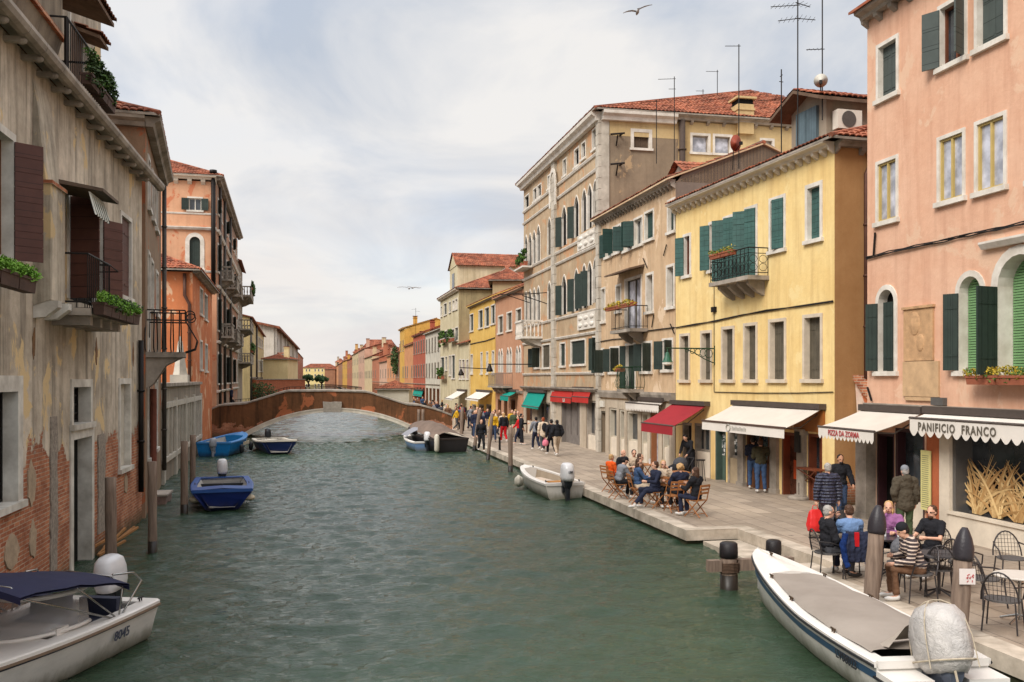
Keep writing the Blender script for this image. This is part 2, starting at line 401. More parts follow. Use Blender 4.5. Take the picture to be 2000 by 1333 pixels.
class House:
    def __init__(s, name, label, cat, F, ztop, D, wall, group=None, profile=None, x0=0, x1=0, side0=True, side1=True):
        s.F = F; s.zt = ztop; s.D = D; s.wallm = wall; s.holes = []; s.x0 = -x0; s.x1 = F.L+x1
        s.root = thing(name, label, cat, (F.p0[0], F.p0[1], F.zb), F.rz, group); F.rootobj = s.root
        s.side0, s.side1 = side0, side1; s.profile = profile or [(0, -1.5), (0, ztop), (D, ztop), (D, -1.5)]
    def sub(s, F2): F2.M = s.F.world.inverted() @ F2.world; F2.rootobj = s.root; F2.holes = []; return F2
    def wall(s, mat=None):
        m = mat or s.wallm
        mb = MB(); front(mb, s.x0, s.x1, -1.5, s.zt, s.holes)
        for on, x in ((s.side0, s.x0), (s.side1, s.x1)):
            if on: mb.add([(x, y, z) for y, z in s.profile], [tuple(range(len(s.profile)))])
        mb.quad((s.x0, s.D, -1.5), (s.x1, s.D, -1.5), (s.x1, s.D, s.zt), (s.x0, s.D, s.zt))
        return mb.build('wall', m, s.root)
def front(mb, x0, x1, z0, z1, holes, y=0):
    xs = sorted({x0, x1} | {round(h[i], 4) for h in holes for i in (0, 1) if x0 < h[i] < x1})
    zs = sorted({z0, z1} | {round(h[i], 4) for h in holes for i in (2, 3) if z0 < h[i] < z1})
    for a, b in zip(xs, xs[1:]):
        cx = (a+b)/2; run = None
        for c, d in zip(zs, zs[1:]):
            cz = (c+d)/2
            inside = any(h[0] < cx < h[1] and h[2] < cz < h[3] for h in holes)
            if inside:
                if run is not None: mb.quad((a, y, run), (b, y, run), (b, y, c), (a, y, c)); run = None
            elif run is None: run = c
        if run is not None: mb.quad((a, y, run), (b, y, run), (b, y, z1), (a, y, z1))
    for h in holes:
        if len(h) > 4 and h[4]:
            o = outline(h[0], h[1], h[2], h[3], h[4]); pts = o[1:-1]
            half = len(pts)//2
            L_ = pts[:half+1]; R_ = pts[half:]
            mb.add([(p[0], y, p[1]) for p in L_]+[(h[0], y, h[3])], [tuple(range(len(L_)+1))])
            mb.add([(p[0], y, p[1]) for p in R_]+[(h[1], y, h[3])], [tuple(range(len(R_)+1))])
def leaf(F, root, parent, x, z0, z1, wd, side, ang, mat, y=-.03, boarded=0, louv=False):
    """one shutter leaf hinged at x; side -1 hinge on the left jamb, +1 on the right; ang 0 closed .. 180 flat on the wall"""
    a = radians(ang); dirx = -side*cos(a); diry = -sin(a)
    ex = Vector((dirx, diry, 0)); ey = Vector((-diry, dirx, 0))
    M = Matrix(((ex[0], ey[0], 0, x), (ex[1], ey[1], 0, y), (0, 0, 1, 0), (0, 0, 0, 1)))
    mb = MB()
    if boarded:
        n = max(2, int((z1-z0)/boarded))
        for i in range(n):
            c = z0+(z1-z0)*i/n; mb.box(.0, wd, -.02, .02, c+.006, z0+(z1-z0)*(i+1)/n-.006, M)
        mb.box(.01, wd-.01, -.012, .012, z0+.01, z1-.01, M)
    elif louv:
        mb.box(0, .05, -.02, .02, z0, z1, M); mb.box(wd-.05, wd, -.02, .02, z0, z1, M); mb.box(.05, wd-.05, -.018, .018, z0, z0+.07, M); mb.box(.05, wd-.05, -.018, .018, z1-.07, z1, M)
        c = z0+.08
        while c < z1-.1: mb.box(.05, wd-.05, -.015, .004, c, c+.035, M); c += .055
    else:
        k = max(2, round(wd/.17))
        for i in range(k): mb.box(wd*i/k+.003, wd*(i+1)/k-.003, -.018, .018, z0, z1, M)
        mb.box(.004, wd-.004, -.010, .010, z0+.01, z1-.01, M)
        for zz in (z0+.18*(z1-z0), z0+.8*(z1-z0)): mb.box(.02, wd-.05, -.028, .028, zz, zz+.05, M)
    return fac_build(mb, 'shutter', mat, parent, F)
def window(H, u0, u1, vt, vb, fw=.12, fill='closed', mat=None, frame=None, arch=0, leaves='', la=150, lmat=None, F=None, dep=.2, sill=True, px=True, boarded=0, louv=False, mull=1, bars=0, cw=None):
    """H house; u0..u1, vt..vb outer edges of the stone surround in the photo (or metres if px is False)"""
    F = F or H.F; holes = H.holes if F is H.F else F.holes
    if px:
        uc = (u0+u1)/2; x0, x1 = sorted((F.s(u0), F.s(u1))); z1 = F.z(uc, vt); z0 = F.z(uc, vb)
    else: x0, x1, z1, z0 = u0, u1, vt, vb
    frame = frame or STONE
    holes.append((x0, x1, z0, z1, arch))
    a0, a1, b0, b1 = x0+fw, x1-fw, z0+(.1 if sill else 0), z1-fw
    n = 10
    mb = MB(); inn = outline(a0, a1, b0, b1, arch, n); out = outline(x0-.01, x1+.01, z0, z1+.01, arch, n)
    mb.band(inn, out, -.035, dep)
    W = mb.build('window', frame, H.root)
    if F is not H.F: W.matrix_local = F.M
    if sill:
        s = MB(); s.box(x0-.06, x1+.06, -.10, dep-.003, z0-.02, b0); s.build('sill', frame, W)
    spz = b1-(a1-a0)/2 if arch else b1
    def paneof(name, m, y, dz=0):
        p = MB(); p.add([(q[0], y, q[1]) for q in outline(a0, a1, b0, b1, arch, n)], [tuple(range(len(inn)))]); return p.build(name, m, W)
    if fill == 'closed':
        md = (a0+a1)/2; m = mat or GREEN; y = dep-.08
        if arch: paneof('pane', m, dep-.05)
        for c, d in ((a0+.005, md-.004), (md+.004, a1-.005)):
            q = MB()
            k = max(2, round((d-c)/.16))
            for i in range(k): q.box(c+(d-c)*i/k+.002, c+(d-c)*(i+1)/k-.002, y, y+.03, b0+.01, spz-.005)
            for zz in (.15, .8): q.box(c+.02, d-.04, y-.012, y+.001, b0+zz*(spz-b0), b0+zz*(spz-b0)+.05)
            q.build('shutter', m, W)
        if not arch: paneof('backing', DARK, dep+.02)
    elif fill in ('glass', 'curtain', 'dark'):
        paneof('pane', DARK if fill == 'dark' else (GLASS if fill == 'glass' else GLASSL), dep-.03)
        if fill != 'dark':
            wf = mat or WHITEF; q = MB(); t = .05
            q.box(a0+.001, a0+t, dep-.09, dep-.02, b0, spz); q.box(a1-t, a1-.001, dep-.09, dep-.02, b0, spz); q.box(a0+t, a1-t, dep-.088, dep-.02, b0, b0+t); q.box(a0+t, a1-t, dep-.088, dep-.02, spz-t, spz)
            for i in range(1, mull+1):
                xx = a0+(a1-a0)*i/(mull+1); q.box(xx-t*.6, xx+t*.6, dep-.09, dep-.02, b0+t, spz-t)
            for i in range(1, bars+1):
                zz = b0+(spz-b0)*i/(bars+1); q.box(a0+t, a1-t, dep-.07, dep-.02, zz-.02, zz+.02)
            q.build('sash', wf, W)
    elif fill == 'blind':
        p = MB(); z = b0+.02+(spz-b0)*.0
        while z < b1-.05:
            p.box(a0+.01, a1-.01, dep-.10, dep-.075, z, z+.045); z += .06
        p.build('blind', mat, W); paneof('backing', DARK, dep-.02)
    wd = (a1-a0)/2*1.0 if not cw else cw
    lm = lmat or mat or GREEN
    for L_ in leaves:
        sd_ = -1 if L_ in 'Ll' else 1
        an = la if isinstance(la, (int, float)) else la[0 if sd_ < 0 else 1]
        leaf(F, H.root, W, a0 if sd_ < 0 else a1, b0+.01, spz-.01, wd, sd_, an, lm, -.05, boarded, louv)
    W['u'] = round(x0, 2)
    del W['u']
    return W
def tilequad(mb, a, b, c, d, pitch=.21, row=.38, h=.045):
    """barrel tiles on the slope a-b (eave) to d-c (ridge)"""
    a, b, c, d = (Vector(q) for q in (a, b, c, d))
    ex = (b-a); L = ex.length; ex.normalize(); nrm = ex.cross(d-a if (d-a).length > .01 else c-a).normalized()
    if nrm.z < 0: nrm = -nrm
    ey = nrm.cross(ex)
    if ey.z < 0: ey = -ey
    H = (d-a).dot(ey); xd = (d-a).dot(ex); xc = (c-a).dot(ex)
    nr = max(1, round(H/row)); nk = max(1, round(L/pitch)); p = L/nk
    prof = [(0, 0), (.2, .75), (.5, 1), (.8, .75)]
    for j in range(nr):
        t0, t1 = j/nr, (j+1)/nr; tm = (t0+t1)/2; lo = xd*tm; hi = L+(xc-L)*tm
        k0 = int(lo/p); k1 = int(math.ceil(hi/p))
        if k1 <= k0: continue
        vs = []; m = 0
        for k in range(k0, k1):
            jit = random.uniform(-.012, .012)
            for fx, fz in prof: vs.append(((k+fx)*p, fz*h+jit)); m += 1
        vs.append((k1*p, 0)); m += 1
        V = []
        for t, lift in ((t0, .035), (t1, .0)):
            for x, z in vs:
                x = min(max(x, xd*t), L+(xc-L)*t); V.append(a+ex*x+ey*(H*t)+nrm*(z+lift))
        mb.add(V, [(i, i+1, m+i+1, m+i) for i in range(m-1)])
        V2 = [q for q in V[:m]]+[q-nrm*.035 for q in V[:m]]
        mb.add(V2, [(i, i+1, m+i+1, m+i) for i in range(m-1)])
def soffit(mb, pts, t=.08):
    lo = [Vector(p)-Vector((0, 0, t)) for p in pts]; n = len(pts)
    mb.add([Vector(p)-Vector((0, 0, .01)) for p in pts]+lo, [tuple(range(n)), tuple(range(n, 2*n))[::-1]]+[(i, (i+1) % n, (i+1) % n+n, i+n) for i in range(n)])
def roof(H, kind='gable', oh=.35, rise=None, mat=None, x0=None, x1=None, D=None, fine=True, hl=None, hr=None, base=None):
    """kind gable: ridge parallel to the facade; hl / hr = hip inset at the left / right end"""
    x0 = H.x0 if x0 is None else x0; x1 = H.x1 if x1 is None else x1; D = D or H.D; z = (H.zt if base is None else base)+.12
    rise = rise or D*.22; hl = hl or 0; hr = hr or 0
    o0 = oh if hl else .12; o1 = oh if hr else .12
    A = (x0-o0, -oh, z); B = (x1+o1, -oh, z); C = (x1+o1, D+oh, z); E = (x0-o0, D+oh, z); R0 = (x0-o0+hl, D/2, z+rise); R1 = (x1+o1-hr, D/2, z+rise)
    mb = MB(); mb.cur = 0
    if fine:
        tilequad(mb, A, B, R1, R0)
        if hr: tilequad(mb, B, C, R1, R1)
        if hl: tilequad(mb, E, A, R0, R0)
        mb.tube([R0, R1], .09, 6)
        if hr: mb.tube([B, R1], .08, 6)
        if hl: mb.tube([A, R0], .08, 6)
    mb.cur = 1
    for q in ([A, B, R1, R0], [C, E, R0, R1]): soffit(mb, q)
    if hr: soffit(mb, [B, C, R1])
    if hl: soffit(mb, [E, A, R0])
    if not hr: mb.add([(x1, .0, z-.12), (x1, D, z-.12), (x1, D/2, z+rise-.1)], [(0, 1, 2)])
    if not hl: mb.add([(x0, .0, z-.12), (x0, D, z-.12), (x0, D/2, z+rise-.1)], [(0, 1, 2)])
    return mb.build('roof', [mat or TILE, (mat or TILE) if not fine else H.wallm if not (hl or hr) else STONE_D], H.root)
def cornice(H, x0=None, x1=None, z=None, h=.22, p=.3, step=.55, F=None, mat=None, cb=(.16, .2), name='cornice', ret=0):
    """projecting moulded eave carried on little corbels"""
    F = F or H.F; x0 = H.x0 if x0 is None else x0; x1 = H.x1 if x1 is None else x1; z = H.zt if z is None else z; m = mat or STONE_D
    mb = MB(); prof = [(-.02, z-h), (-p*.5, z-h), (-p*.6, z-h*.6), (-p*.95, z-h*.35), (-p, z), (.0, z)]
    mb.prism(prof, 'x', x0-ret, x1+ret)
    if step:
        n = max(1, int((x1-x0)/step))
        for i in range(n+1):
            c = x0+(x1-x0)*(i+.0)/n; w_ = cb[0]/2
            mb.prism([(-.01, z-h-cb[1]), (-p*.45, z-h-cb[1]*.45), (-p*.5, z-h+.01), (-.01, z-h+.01)], 'x', max(x0, c-w_), min(x1, c+w_))
    o = mb.build(name, m, H.root)
    if F is not H.F: o.matrix_local = F.M
    return o
def ledge(H, x0, x1, z, h=.12, p=.12, mat=None, F=None, name='string_course'):
    F = F or H.F; mb = MB(); mb.prism([(.0, z-h), (-p*.6, z-h), (-p, z-h*.3), (-p, z), (0, z)], 'x', x0, x1)
    o = mb.build(name, mat or STONE_D, H.root)
    if F is not H.F: o.matrix_local = F.M
    return o
def pipe(H, pts, r=.055, mat=None, F=None, name='downpipe', brackets=True):
    F = F or H.F; mb = MB(); mb.tube(pts, r, 8)
    if brackets:
        for p, q in zip(pts, pts[1:]):
            L_ = (Vector(q)-Vector(p)).length; k = int(L_/1.8)
            for i in range(1, k+1):
                c = Vector(p).lerp(Vector(q), i/(k+1)); mb.tube([c+Vector((0, 0, .03)), c-Vector((0, 0, .03))], r*1.35, 8)
    o = mb.build(name, mat or PIPE, H.root, smooth=True)
    if F is not H.F: o.matrix_local = F.M
    return o
def balcony(H, x0, x1, z, p, h=.95, mat=None, slab=None, style='bars', F=None, corb=3, step=.12, st=.14):
    F = F or H.F; slab = slab or STONE_D
    mb = MB(); mb.box(x0-.05, x1+.05, -p-.05, -.002, z-st, z)
    for i in range(corb):
        c = x0+(x1-x0)*(i+.5)/corb
        mb.prism([(-.002, z-st-.5), (-p*.35, z-st-.38), (-p*.8, z-st-.1), (-p*.8, z-st+.002), (-.002, z-st+.002)], 'x', c-.09, c+.09)
    b = mb.build('balcony', slab, H.root)
    if F is not H.F: b.matrix_local = F.M
    r = MB(); path = [(x0, -.02), (x0, -p), (x1, -p), (x1, -.02)]
    for k, (q0, q1) in enumerate(zip(path, path[1:])):
        A = Vector((q0[0], q0[1], 0)); B = Vector((q1[0], q1[1], 0)); L_ = (B-A).length; n = max(1, int(L_/step))
        if style == 'stone':
            n = max(1, int(L_/.24))
            for i in range(n+1):
                c = A.lerp(B, i/n); r.lathe([(.05, z), (.05, z+.08), (.035, z+.12), (.07, z+.32), (.035, z+h*.75), (.05, z+h-.1)], 8, (c[0], c[1], 0))
            d = (B-A).normalized(); nn = Vector((-d[1], d[0], 0))*.08
            r.add([A-nn-d*.08, B-nn+d*.08, B+nn+d*.08, A+nn-d*.08], []); a = [A-nn-d*.08, B-nn+d*.08, B+nn+d*.08, A+nn-d*.08]
            r.add([q+Vector((0, 0, z+h-.12+k*.002)) for q in a]+[q+Vector((0, 0, z+h+k*.002)) for q in a], [(0, 1, 2, 3), (4, 5, 6, 7), (0, 1, 5, 4), (1, 2, 6, 5), (2, 3, 7, 6), (3, 0, 4, 7)])
        else:
            up = Vector((0, 0, 1))
            r.tube([A+up*(z+h), B+up*(z+h)], .022, 6); r.tube([A+up*(z+.1), B+up*(z+.1)], .015, 5)
            if style == 'scroll': r.tube([A+up*(z+h-.18), B+up*(z+h-.18)], .014, 5)
            for i in range(n+1):
                c = A.lerp(B, i/n)
                if style == 'bulge':
                    d = (B-A).normalized(); nn = Vector((d[1], -d[0], 0))
                    r.tube([c+up*z, c+nn*.10+up*(z+.12), c+nn*.16+up*(z+.3), c+nn*.06+up*(z+.58), c+up*(z+h)], .012, 5)
                else:
                    r.tube([c+up*z, c+up*(z+h)], .011, 4)
                    if style == 'scroll' and i < n:
                        c2 = A.lerp(B, (i+.5)/n); dd = (B-A).normalized()*(L_/n*.42)
                        for zz, rr in ((z+.28, .13), (z+.55, .13)):
                            r.tube([c2+dd*cos(t)+up*(zz+rr*sin(t)) for t in [2*pi*q/7 for q in range(7)]], .010, 4, closed=True)
    r.build('railing', mat or (slab if style == 'stone' else IRON), b)
    return b
LEAFG = foliage('box_plant_leaves', (.045, .10, .018), (.10, .19, .03)); LEAFY = foliage('yellow_flowers', (.55, .36, .03), (.16, .17, .03)); LEAFD = foliage('dark_foliage', (.025, .05, .015), (.07, .11, .03))
LEAFB = foliage('bright_seedlings', (.12, .28, .02), (.20, .36, .05))
TERRA = rough('terracotta', srgb(164, 96, 70), .3, 5, .85)
def leafcloud(mb, c, r, n, size, rnd=random):
    for _ in range(n):
        while True:
            q = Vector((rnd.uniform(-1, 1), rnd.uniform(-1, 1), rnd.uniform(-1, 1)))
            if q.length <= 1: break
        p = Vector((c[0]+q[0]*r[0], c[1]+q[1]*r[1], c[2]+q[2]*r[2]))
        a = Vector((rnd.gauss(0, 1), rnd.gauss(0, 1), rnd.gauss(0, 1))).normalized(); b = a.orthogonal().normalized(); k = size*rnd.uniform(.6, 1.3)
        mb.add([p-a*k, p+b*k*.5, p+a*k, p-b*k*.5], [(0, 1, 2, 3)])
def flower_box(label, F, x0, x1, y, z, mats, h=.2, dpt=.22, n=260, hang=.12, group=None, name='flower_box', box=None, size=.035, lift=.12):
    t = thing(name, label, 'flower box', F.world @ Vector(((x0+x1)/2, y, z)), F.rz, group); hw = (x1-x0)/2
    b = MB(); k = max(1, round((x1-x0)/.75))
    for i in range(k):
        a0 = -hw+2*hw*i/k+.01; a1 = -hw+2*hw*(i+1)/k-.01
        b.add([(a0+.02, -dpt/2+.02, 0), (a1-.02, -dpt/2+.02, 0), (a1-.02, dpt/2-.02, 0), (a0+.02, dpt/2-.02, 0), (a0, -dpt/2, h), (a1, -dpt/2, h), (a1, dpt/2, h), (a0, dpt/2, h)], [(0, 1, 2, 3), (4, 5, 6, 7), (0, 1, 5, 4), (1, 2, 6, 5), (2, 3, 7, 6), (3, 0, 4, 7)])
        b.box(a0-.005, a1+.005, -dpt/2-.012, dpt/2+.012, h-.05, h+.004)
    b.build('trough', box or TERRA, t)
    for j, m in enumerate(mats):
        f = MB(); nn = n//len(mats)
        for i in range(int(hw*2/.2)+1):
            cx = -hw+.08+(2*hw-.16)*i/max(1, int(hw*2/.2))
            leafcloud(f, (cx, -.03-random.uniform(0, .06), h+lift*random.uniform(.2, 1)-(hang if random.random() < .3 else 0)), (.16, .13, .10), max(6, nn//max(1, int(hw*2/.2)+1)), size)
        f.build('plants', m, t)
    return t
def awning(H, u0, v0, u1, v1, uf, vf, mat, val=.22, scallop=0, tbox=True, F=None, valmat=None, lab=None, boxmat=None, txt=None, xw=None, proj=None, zf=None):
    """roll-out awning: wall line (u0,v0)-(u1,v1); (uf,vf) is its front corner under the left (u0) end"""
    F = F or H.F; x0, x1 = F.s(u0), F.s(u1); z = F.z((u0+u1)/2, (v0+v1)/2)
    p = proj or -F.off(x0, uf); zf_ = F.zx(x0, -p, vf) if zf is None else zf
    mb = MB(); t = .012; n = 6
    up = [(-.12-(p-.12)*i/n, z-(z-zf_)*i/n-.03*sin(pi*i/n)) for i in range(n+1)]
    for i in range(n):
        a, b = up[i], up[i+1]
        mb.add([(x0, a[0], a[1]), (x1, a[0], a[1]), (x1, b[0], b[1]), (x0, b[0], b[1]), (x0, a[0], a[1]-t), (x1, a[0], a[1]-t), (x1, b[0], b[1]-t), (x0, b[0], b[1]-t)], [(0, 1, 2, 3), (4, 5, 6, 7), (0, 4, 7, 3), (1, 5, 6, 2)])
    A = mb.build('awning', mat, H.root)
    if F is not H.F: A.matrix_local = F.M
    v = MB(); L_ = x1-x0
    if scallop:
        k = max(2, round(L_/scallop)); pts = [(x0, zf_)]
        low = [(x0+L_*(i+j/8)/k, zf_-val*.68-val*.32*sin(pi*j/8)) for i in range(k) for j in range(8)]+[(x1, zf_-val*.68)]
        for (a, b) in zip(low, low[1:]): v.quad((a[0], -p-.01, zf_), (b[0], -p-.01, zf_), (b[0], -p-.01, b[1]), (a[0], -p-.01, a[1]))
    else: v.quad((x0, -p-.01, zf_), (x1, -p-.01, zf_), (x1, -p-.02, zf_-val), (x0, -p-.02, zf_-val))
    v.build('valance', valmat or mat, A)
    fr = MB(); fr.tube([(x0-.03, -p, zf_+.01), (x1+.03, -p, zf_+.01)], .03, 8)
    for xx in (x0+.25*min(1, L_/2), x1-.25*min(1, L_/2)): fr.tube([(xx, -.1, z-.18), (xx+.1, -p*.55, (z+zf_)/2-.28), (xx, -p, zf_-.02)], .02, 6)
    if tbox: fr.box(x0-.06, x1+.06, -.26, -.003, z-.03, z+.14)
    fr.build('awning_frame', boxmat or rough('awning_metal', srgb(96, 86, 80), .2, 5, .5, metal=.4), A)
    if txt:
        s, size, tm, xo, fx = txt
        text(A, s, size, tm, Matrix.Translation(((x0+x1)/2+xo, -p-.026, zf_-val*.62)) @ Matrix.Rotation(pi/2, 4, 'X'), 'lettering', .003, .003, fx)
    return A, (x0, x1, p, z, zf_)
def antenna(label, base, top, arms, group='television aerials on the roofs'):
    """base (x,y,z), top z, arms list of (z, length, angle, kind)"""
    t = thing('tv_antenna', label, 'aerial', base, 0, group)
    m = MB(); m.tube([(0, 0, 0), (0, 0, top-base[2])], .022, 5); m.build('mast', IRON, t)
    for zz, ln, ang, kind in arms:
        a = MB(); z = zz-base[2]; d = Vector((cos(ang), sin(ang), 0)); pr = Vector((-d[1], d[0], 0))
        a.tube([d*(-.08)+Vector((0, 0, z)), d*ln+Vector((0, 0, z-.12*ln))], .014, 4)
        if kind:
            k = int(ln/.13)
            for i in range(k):
                c = d*(ln*(i+.5)/k)+Vector((0, 0, z-.12*ln*(i+.5)/k)); e_ = kind*(1-.35*i/k)
                a.tube([c-pr*e_, c+pr*e_], .006, 4)
        a.build('boom', IRON, t)
    return t
def chimney(H, x, y, z0, z1, w_=.7, d_=.6, mat=None, cap=True, name='chimney', F=None):
    mb = MB(); m = mat or H.wallm
    mb.box(x-w_/2, x+w_/2, y-d_/2, y+d_/2, z0, z1-.35); mb.box(x-w_/2-.08, x+w_/2+.08, y-d_/2-.08, y+d_/2+.08, z1-.35, z1-.27)
    mb.box(x-w_/2+.03, x+w_/2-.03, y-d_/2+.03, y+d_/2-.03, z1-.27, z1-.06); mb.cur = 1; mb.box(x-w_/2-.1, x+w_/2+.1, y-d_/2-.1, y+d_/2+.1, z1-.06, z1)
    return mb.build(name, [m, TILE_D], H.root)

# ------------------------------------------------------------ the ground, the canal, the quays
def base(u, vp, k): return G(u, HV+k*(u-vp), QZ)
def struct(o): o['kind'] = 'structure'; return o
def water_mesh():
    def grid(x0, x1, y0, y1, st, amp, name):
        nx = int((x1-x0)/st)+1; ny = int((y1-y0)/st)+1
        X, Y = np.meshgrid(np.linspace(x0, x1, nx), np.linspace(y0, y1, ny)); Z = np.zeros_like(X); rs = np.random.RandomState(5)
        for i in range(64):
            lam = .24*1.028**i*rs.uniform(.85, 1.15); th = rs.normal(1.45, .5)
            kx, ky = cos(th)*2*pi/lam, sin(th)*2*pi/lam
            if lam < st*2.6: continue
            ph = rs.uniform(0, 2*pi); g = .65+.35*np.sin(X*rs.uniform(.1, .5)+Y*rs.uniform(.08, .35)+rs.uniform(0, 6))
            Z += amp*lam**.75*.0060*g*np.sin(kx*X+ky*Y+ph+1.1*np.sin(.7*X+.4*Y+i))
        me = bpy.data.meshes.new(name); n = nx*ny
        me.vertices.add(n); me.vertices.foreach_set('co', np.stack([X, Y, Z], -1).astype(np.float32).ravel())
        I = np.arange(n).reshape(ny, nx); q = np.stack([I[:-1, :-1], I[:-1, 1:], I[1:, 1:], I[1:, :-1]], -1).reshape(-1, 4)
        me.loops.add(q.size); me.polygons.add(len(q)); me.loops.foreach_set('vertex_index', q.ravel().astype(np.int32))
        me.polygons.foreach_set('loop_start', np.arange(0, q.size, 4, dtype=np.int32)); me.polygons.foreach_set('loop_total', np.full(len(q), 4, np.int32)); me.polygons.foreach_set('use_smooth', np.ones(len(q), bool))
        me.update(calc_edges=True); me.validate(); return me
    t = NT('canal_water_surface'); o = t.obj()
    a = t.noise(t.map(o, (1.0, 2.2, 1)), 3.4, 6, .66, .5); b = t.noise(t.map(o, (1, 1.7, 1), (0, 0, 0), (0, 0, .5)), 8.5, 3, .6, .4); c = t.noise(t.map(o, (.25, .6, 1)), 1.0, 3, .5)
    h = t.math('ADD', t.math('MULTIPLY', a, .9), t.math('ADD', t.math('MULTIPLY', b, .34), t.math('MULTIPLY', c, .5)))
    col = t.mix(t.ramp(t.noise(o, .08, 3), .35, .65), (.022, .044, .025), (.029, .055, .029))
    t.out(col, .03, t.bump(h, .52, .11), spec=.5); t.b.inputs['IOR'].default_value = 1.333
    for y0, y1, st, am in ((7.5, 60, .085, 1.0), (60, 160, .22, .9)):
        me = grid(-9, 10.8, y0, y1, st, am, 'water'); me.materials.append(t.m); o1 = bpy.data.objects.new('water', me); COL.objects.link(o1); struct(o1)
    mb = MB()
    mb.quad((-12, -60, -.005), (12, -60, -.005), (12, 7.5, -.005), (-12, 7.5, -.005)); mb.quad((-14, 160, -.005), (14, 160, -.005), (14, 700, -.005), (-14, 700, -.005))
    mb.quad((-14, 7.5, -.3), (14, 7.5, -.3), (14, 160, -.3), (-14, 160, -.3))
    struct(mb.build('water', t.m))
water_mesh()
def paving_mat():
    t = NT('stone_paving'); o = t.obj()
    b = t.brick(t.map(o, (1, 1, 1), (0, 0, 0), (0, 0, pi/2+.02)), srgb(174, 157, 138), srgb(148, 133, 116), srgb(76, 67, 58), 1, .95, .5, .010, .37)
    col = t.mix(t.math('MULTIPLY', t.ramp(t.noise(o, .35, 7, .65), .36, .68), .45), b[0], srgb(112, 100, 90))
    col = t.mix(t.math('MULTIPLY', t.ramp(t.noise(o, 5, 6, .7), .5, .75), .4), col, srgb(186, 170, 154))
    col = t.mix(t.ramp(t.noise(t.map(o, (1, 1, 1), (9, 4, 0)), 2.1, 5, .7), .66, .72), col, srgb(84, 76, 70))
    r = t.math('ADD', t.math('MULTIPLY', t.noise(o, .8, 5), .35), .45)
    return t.out(col, r, t.bump(t.math('ADD', t.math('MULTIPLY', b[1], -.6), t.math('MULTIPLY', t.noise(o, 11, 4), .35)), .5, .015), spec=.35)
PAVE = paving_mat()
KERB = rough('kerb_stone', srgb(206, 192, 174), .5, 1.9, .8, bump=.5, c2=srgb(138, 126, 110))
QEDGE = 9.15
def quay():
    mb = MB()                                  # pavement surface with the notch of the water stairs
    rows = [(-60, 16.4, QEDGE), (16.4, 21.2, 10.25), (21.2, 700, QEDGE-.25)]
    for y0, y1, xe in rows: mb.quad((xe+.42, y0, QZ), (60, y0, QZ), (60, y1, QZ), (xe+.42, y1, QZ))
    mb.quad((QEDGE+.42, 16.0, QZ+.0), (QEDGE+.42, 16.4, QZ), (QEDGE+.42, 16.4, QZ), (QEDGE+.42, 16.0, QZ))
    struct(mb.build('quay_pavement', PAVE))
    k = MB(); rnd = random.Random(3)
    def run(xa, ya, xb, yb):                   # white kerb blocks, with the stone face below
        A = Vector((xa, ya)); B = Vector((xb, yb)); L_ = (B-A).length; d = (B-A)/L_; n = Vector((d[1], -d[0]))
        s = 0
        while s < L_-.01:
            w_ = min(L_-s, rnd.uniform(1.1, 1.9)); e_ = rnd.uniform(-.01, .01); q = [A+d*(s+.008), A+d*(s+w_-.008)]
            p = [q[0]-n*.0, q[1]-n*.0, q[1]+n*.425, q[0]+n*.425]
            top = QZ+.012+e_*.5
            k.add([(a.x, a.y, .10) for a in p]+[(a.x, a.y, top) for a in p], [(0, 1, 2, 3), (4, 5, 6, 7), (0, 1, 5, 4), (1, 2, 6, 5), (2, 3, 7, 6), (3, 0, 4, 7)]); s += w_
    x2 = QEDGE-.25
    run(QEDGE, -10, QEDGE, 15.995); run(10.25, 16.4, 10.25, 21.2); run(x2, 21.625, x2, 200)
    k.box(QEDGE, 10.66, 16.0, 16.395, .1, QZ+.014); k.box(x2+.0, 10.66, 21.205, 21.62, .1, QZ+.016)
    struct(k.build('kerb', KERB))
    f = MB(); f.box(QEDGE+.06, 60, -60, 16.2, -2, .105); f.box(10.3, 60, 16.2, 21.3, -2, .103); f.box(x2+.06, 60, 21.3, 700, -2, .101)
    f.box(-30, -8.0, 64.5, 700, -2, .36)
    struct(f.build('quay_wall', brickm('quay_face', srgb(136, 124, 108), srgb(110, 100, 86), srgb(70, 64, 54), .6, .5, True)))
    st = MB(); st.box(QEDGE+.15, 10.24, 16.5, 21.1, -.6, .10); st.box(QEDGE+.55, 10.24, 16.41, 17.6, .10, .22)
    struct(st.build('water_steps', KERB))
quay()

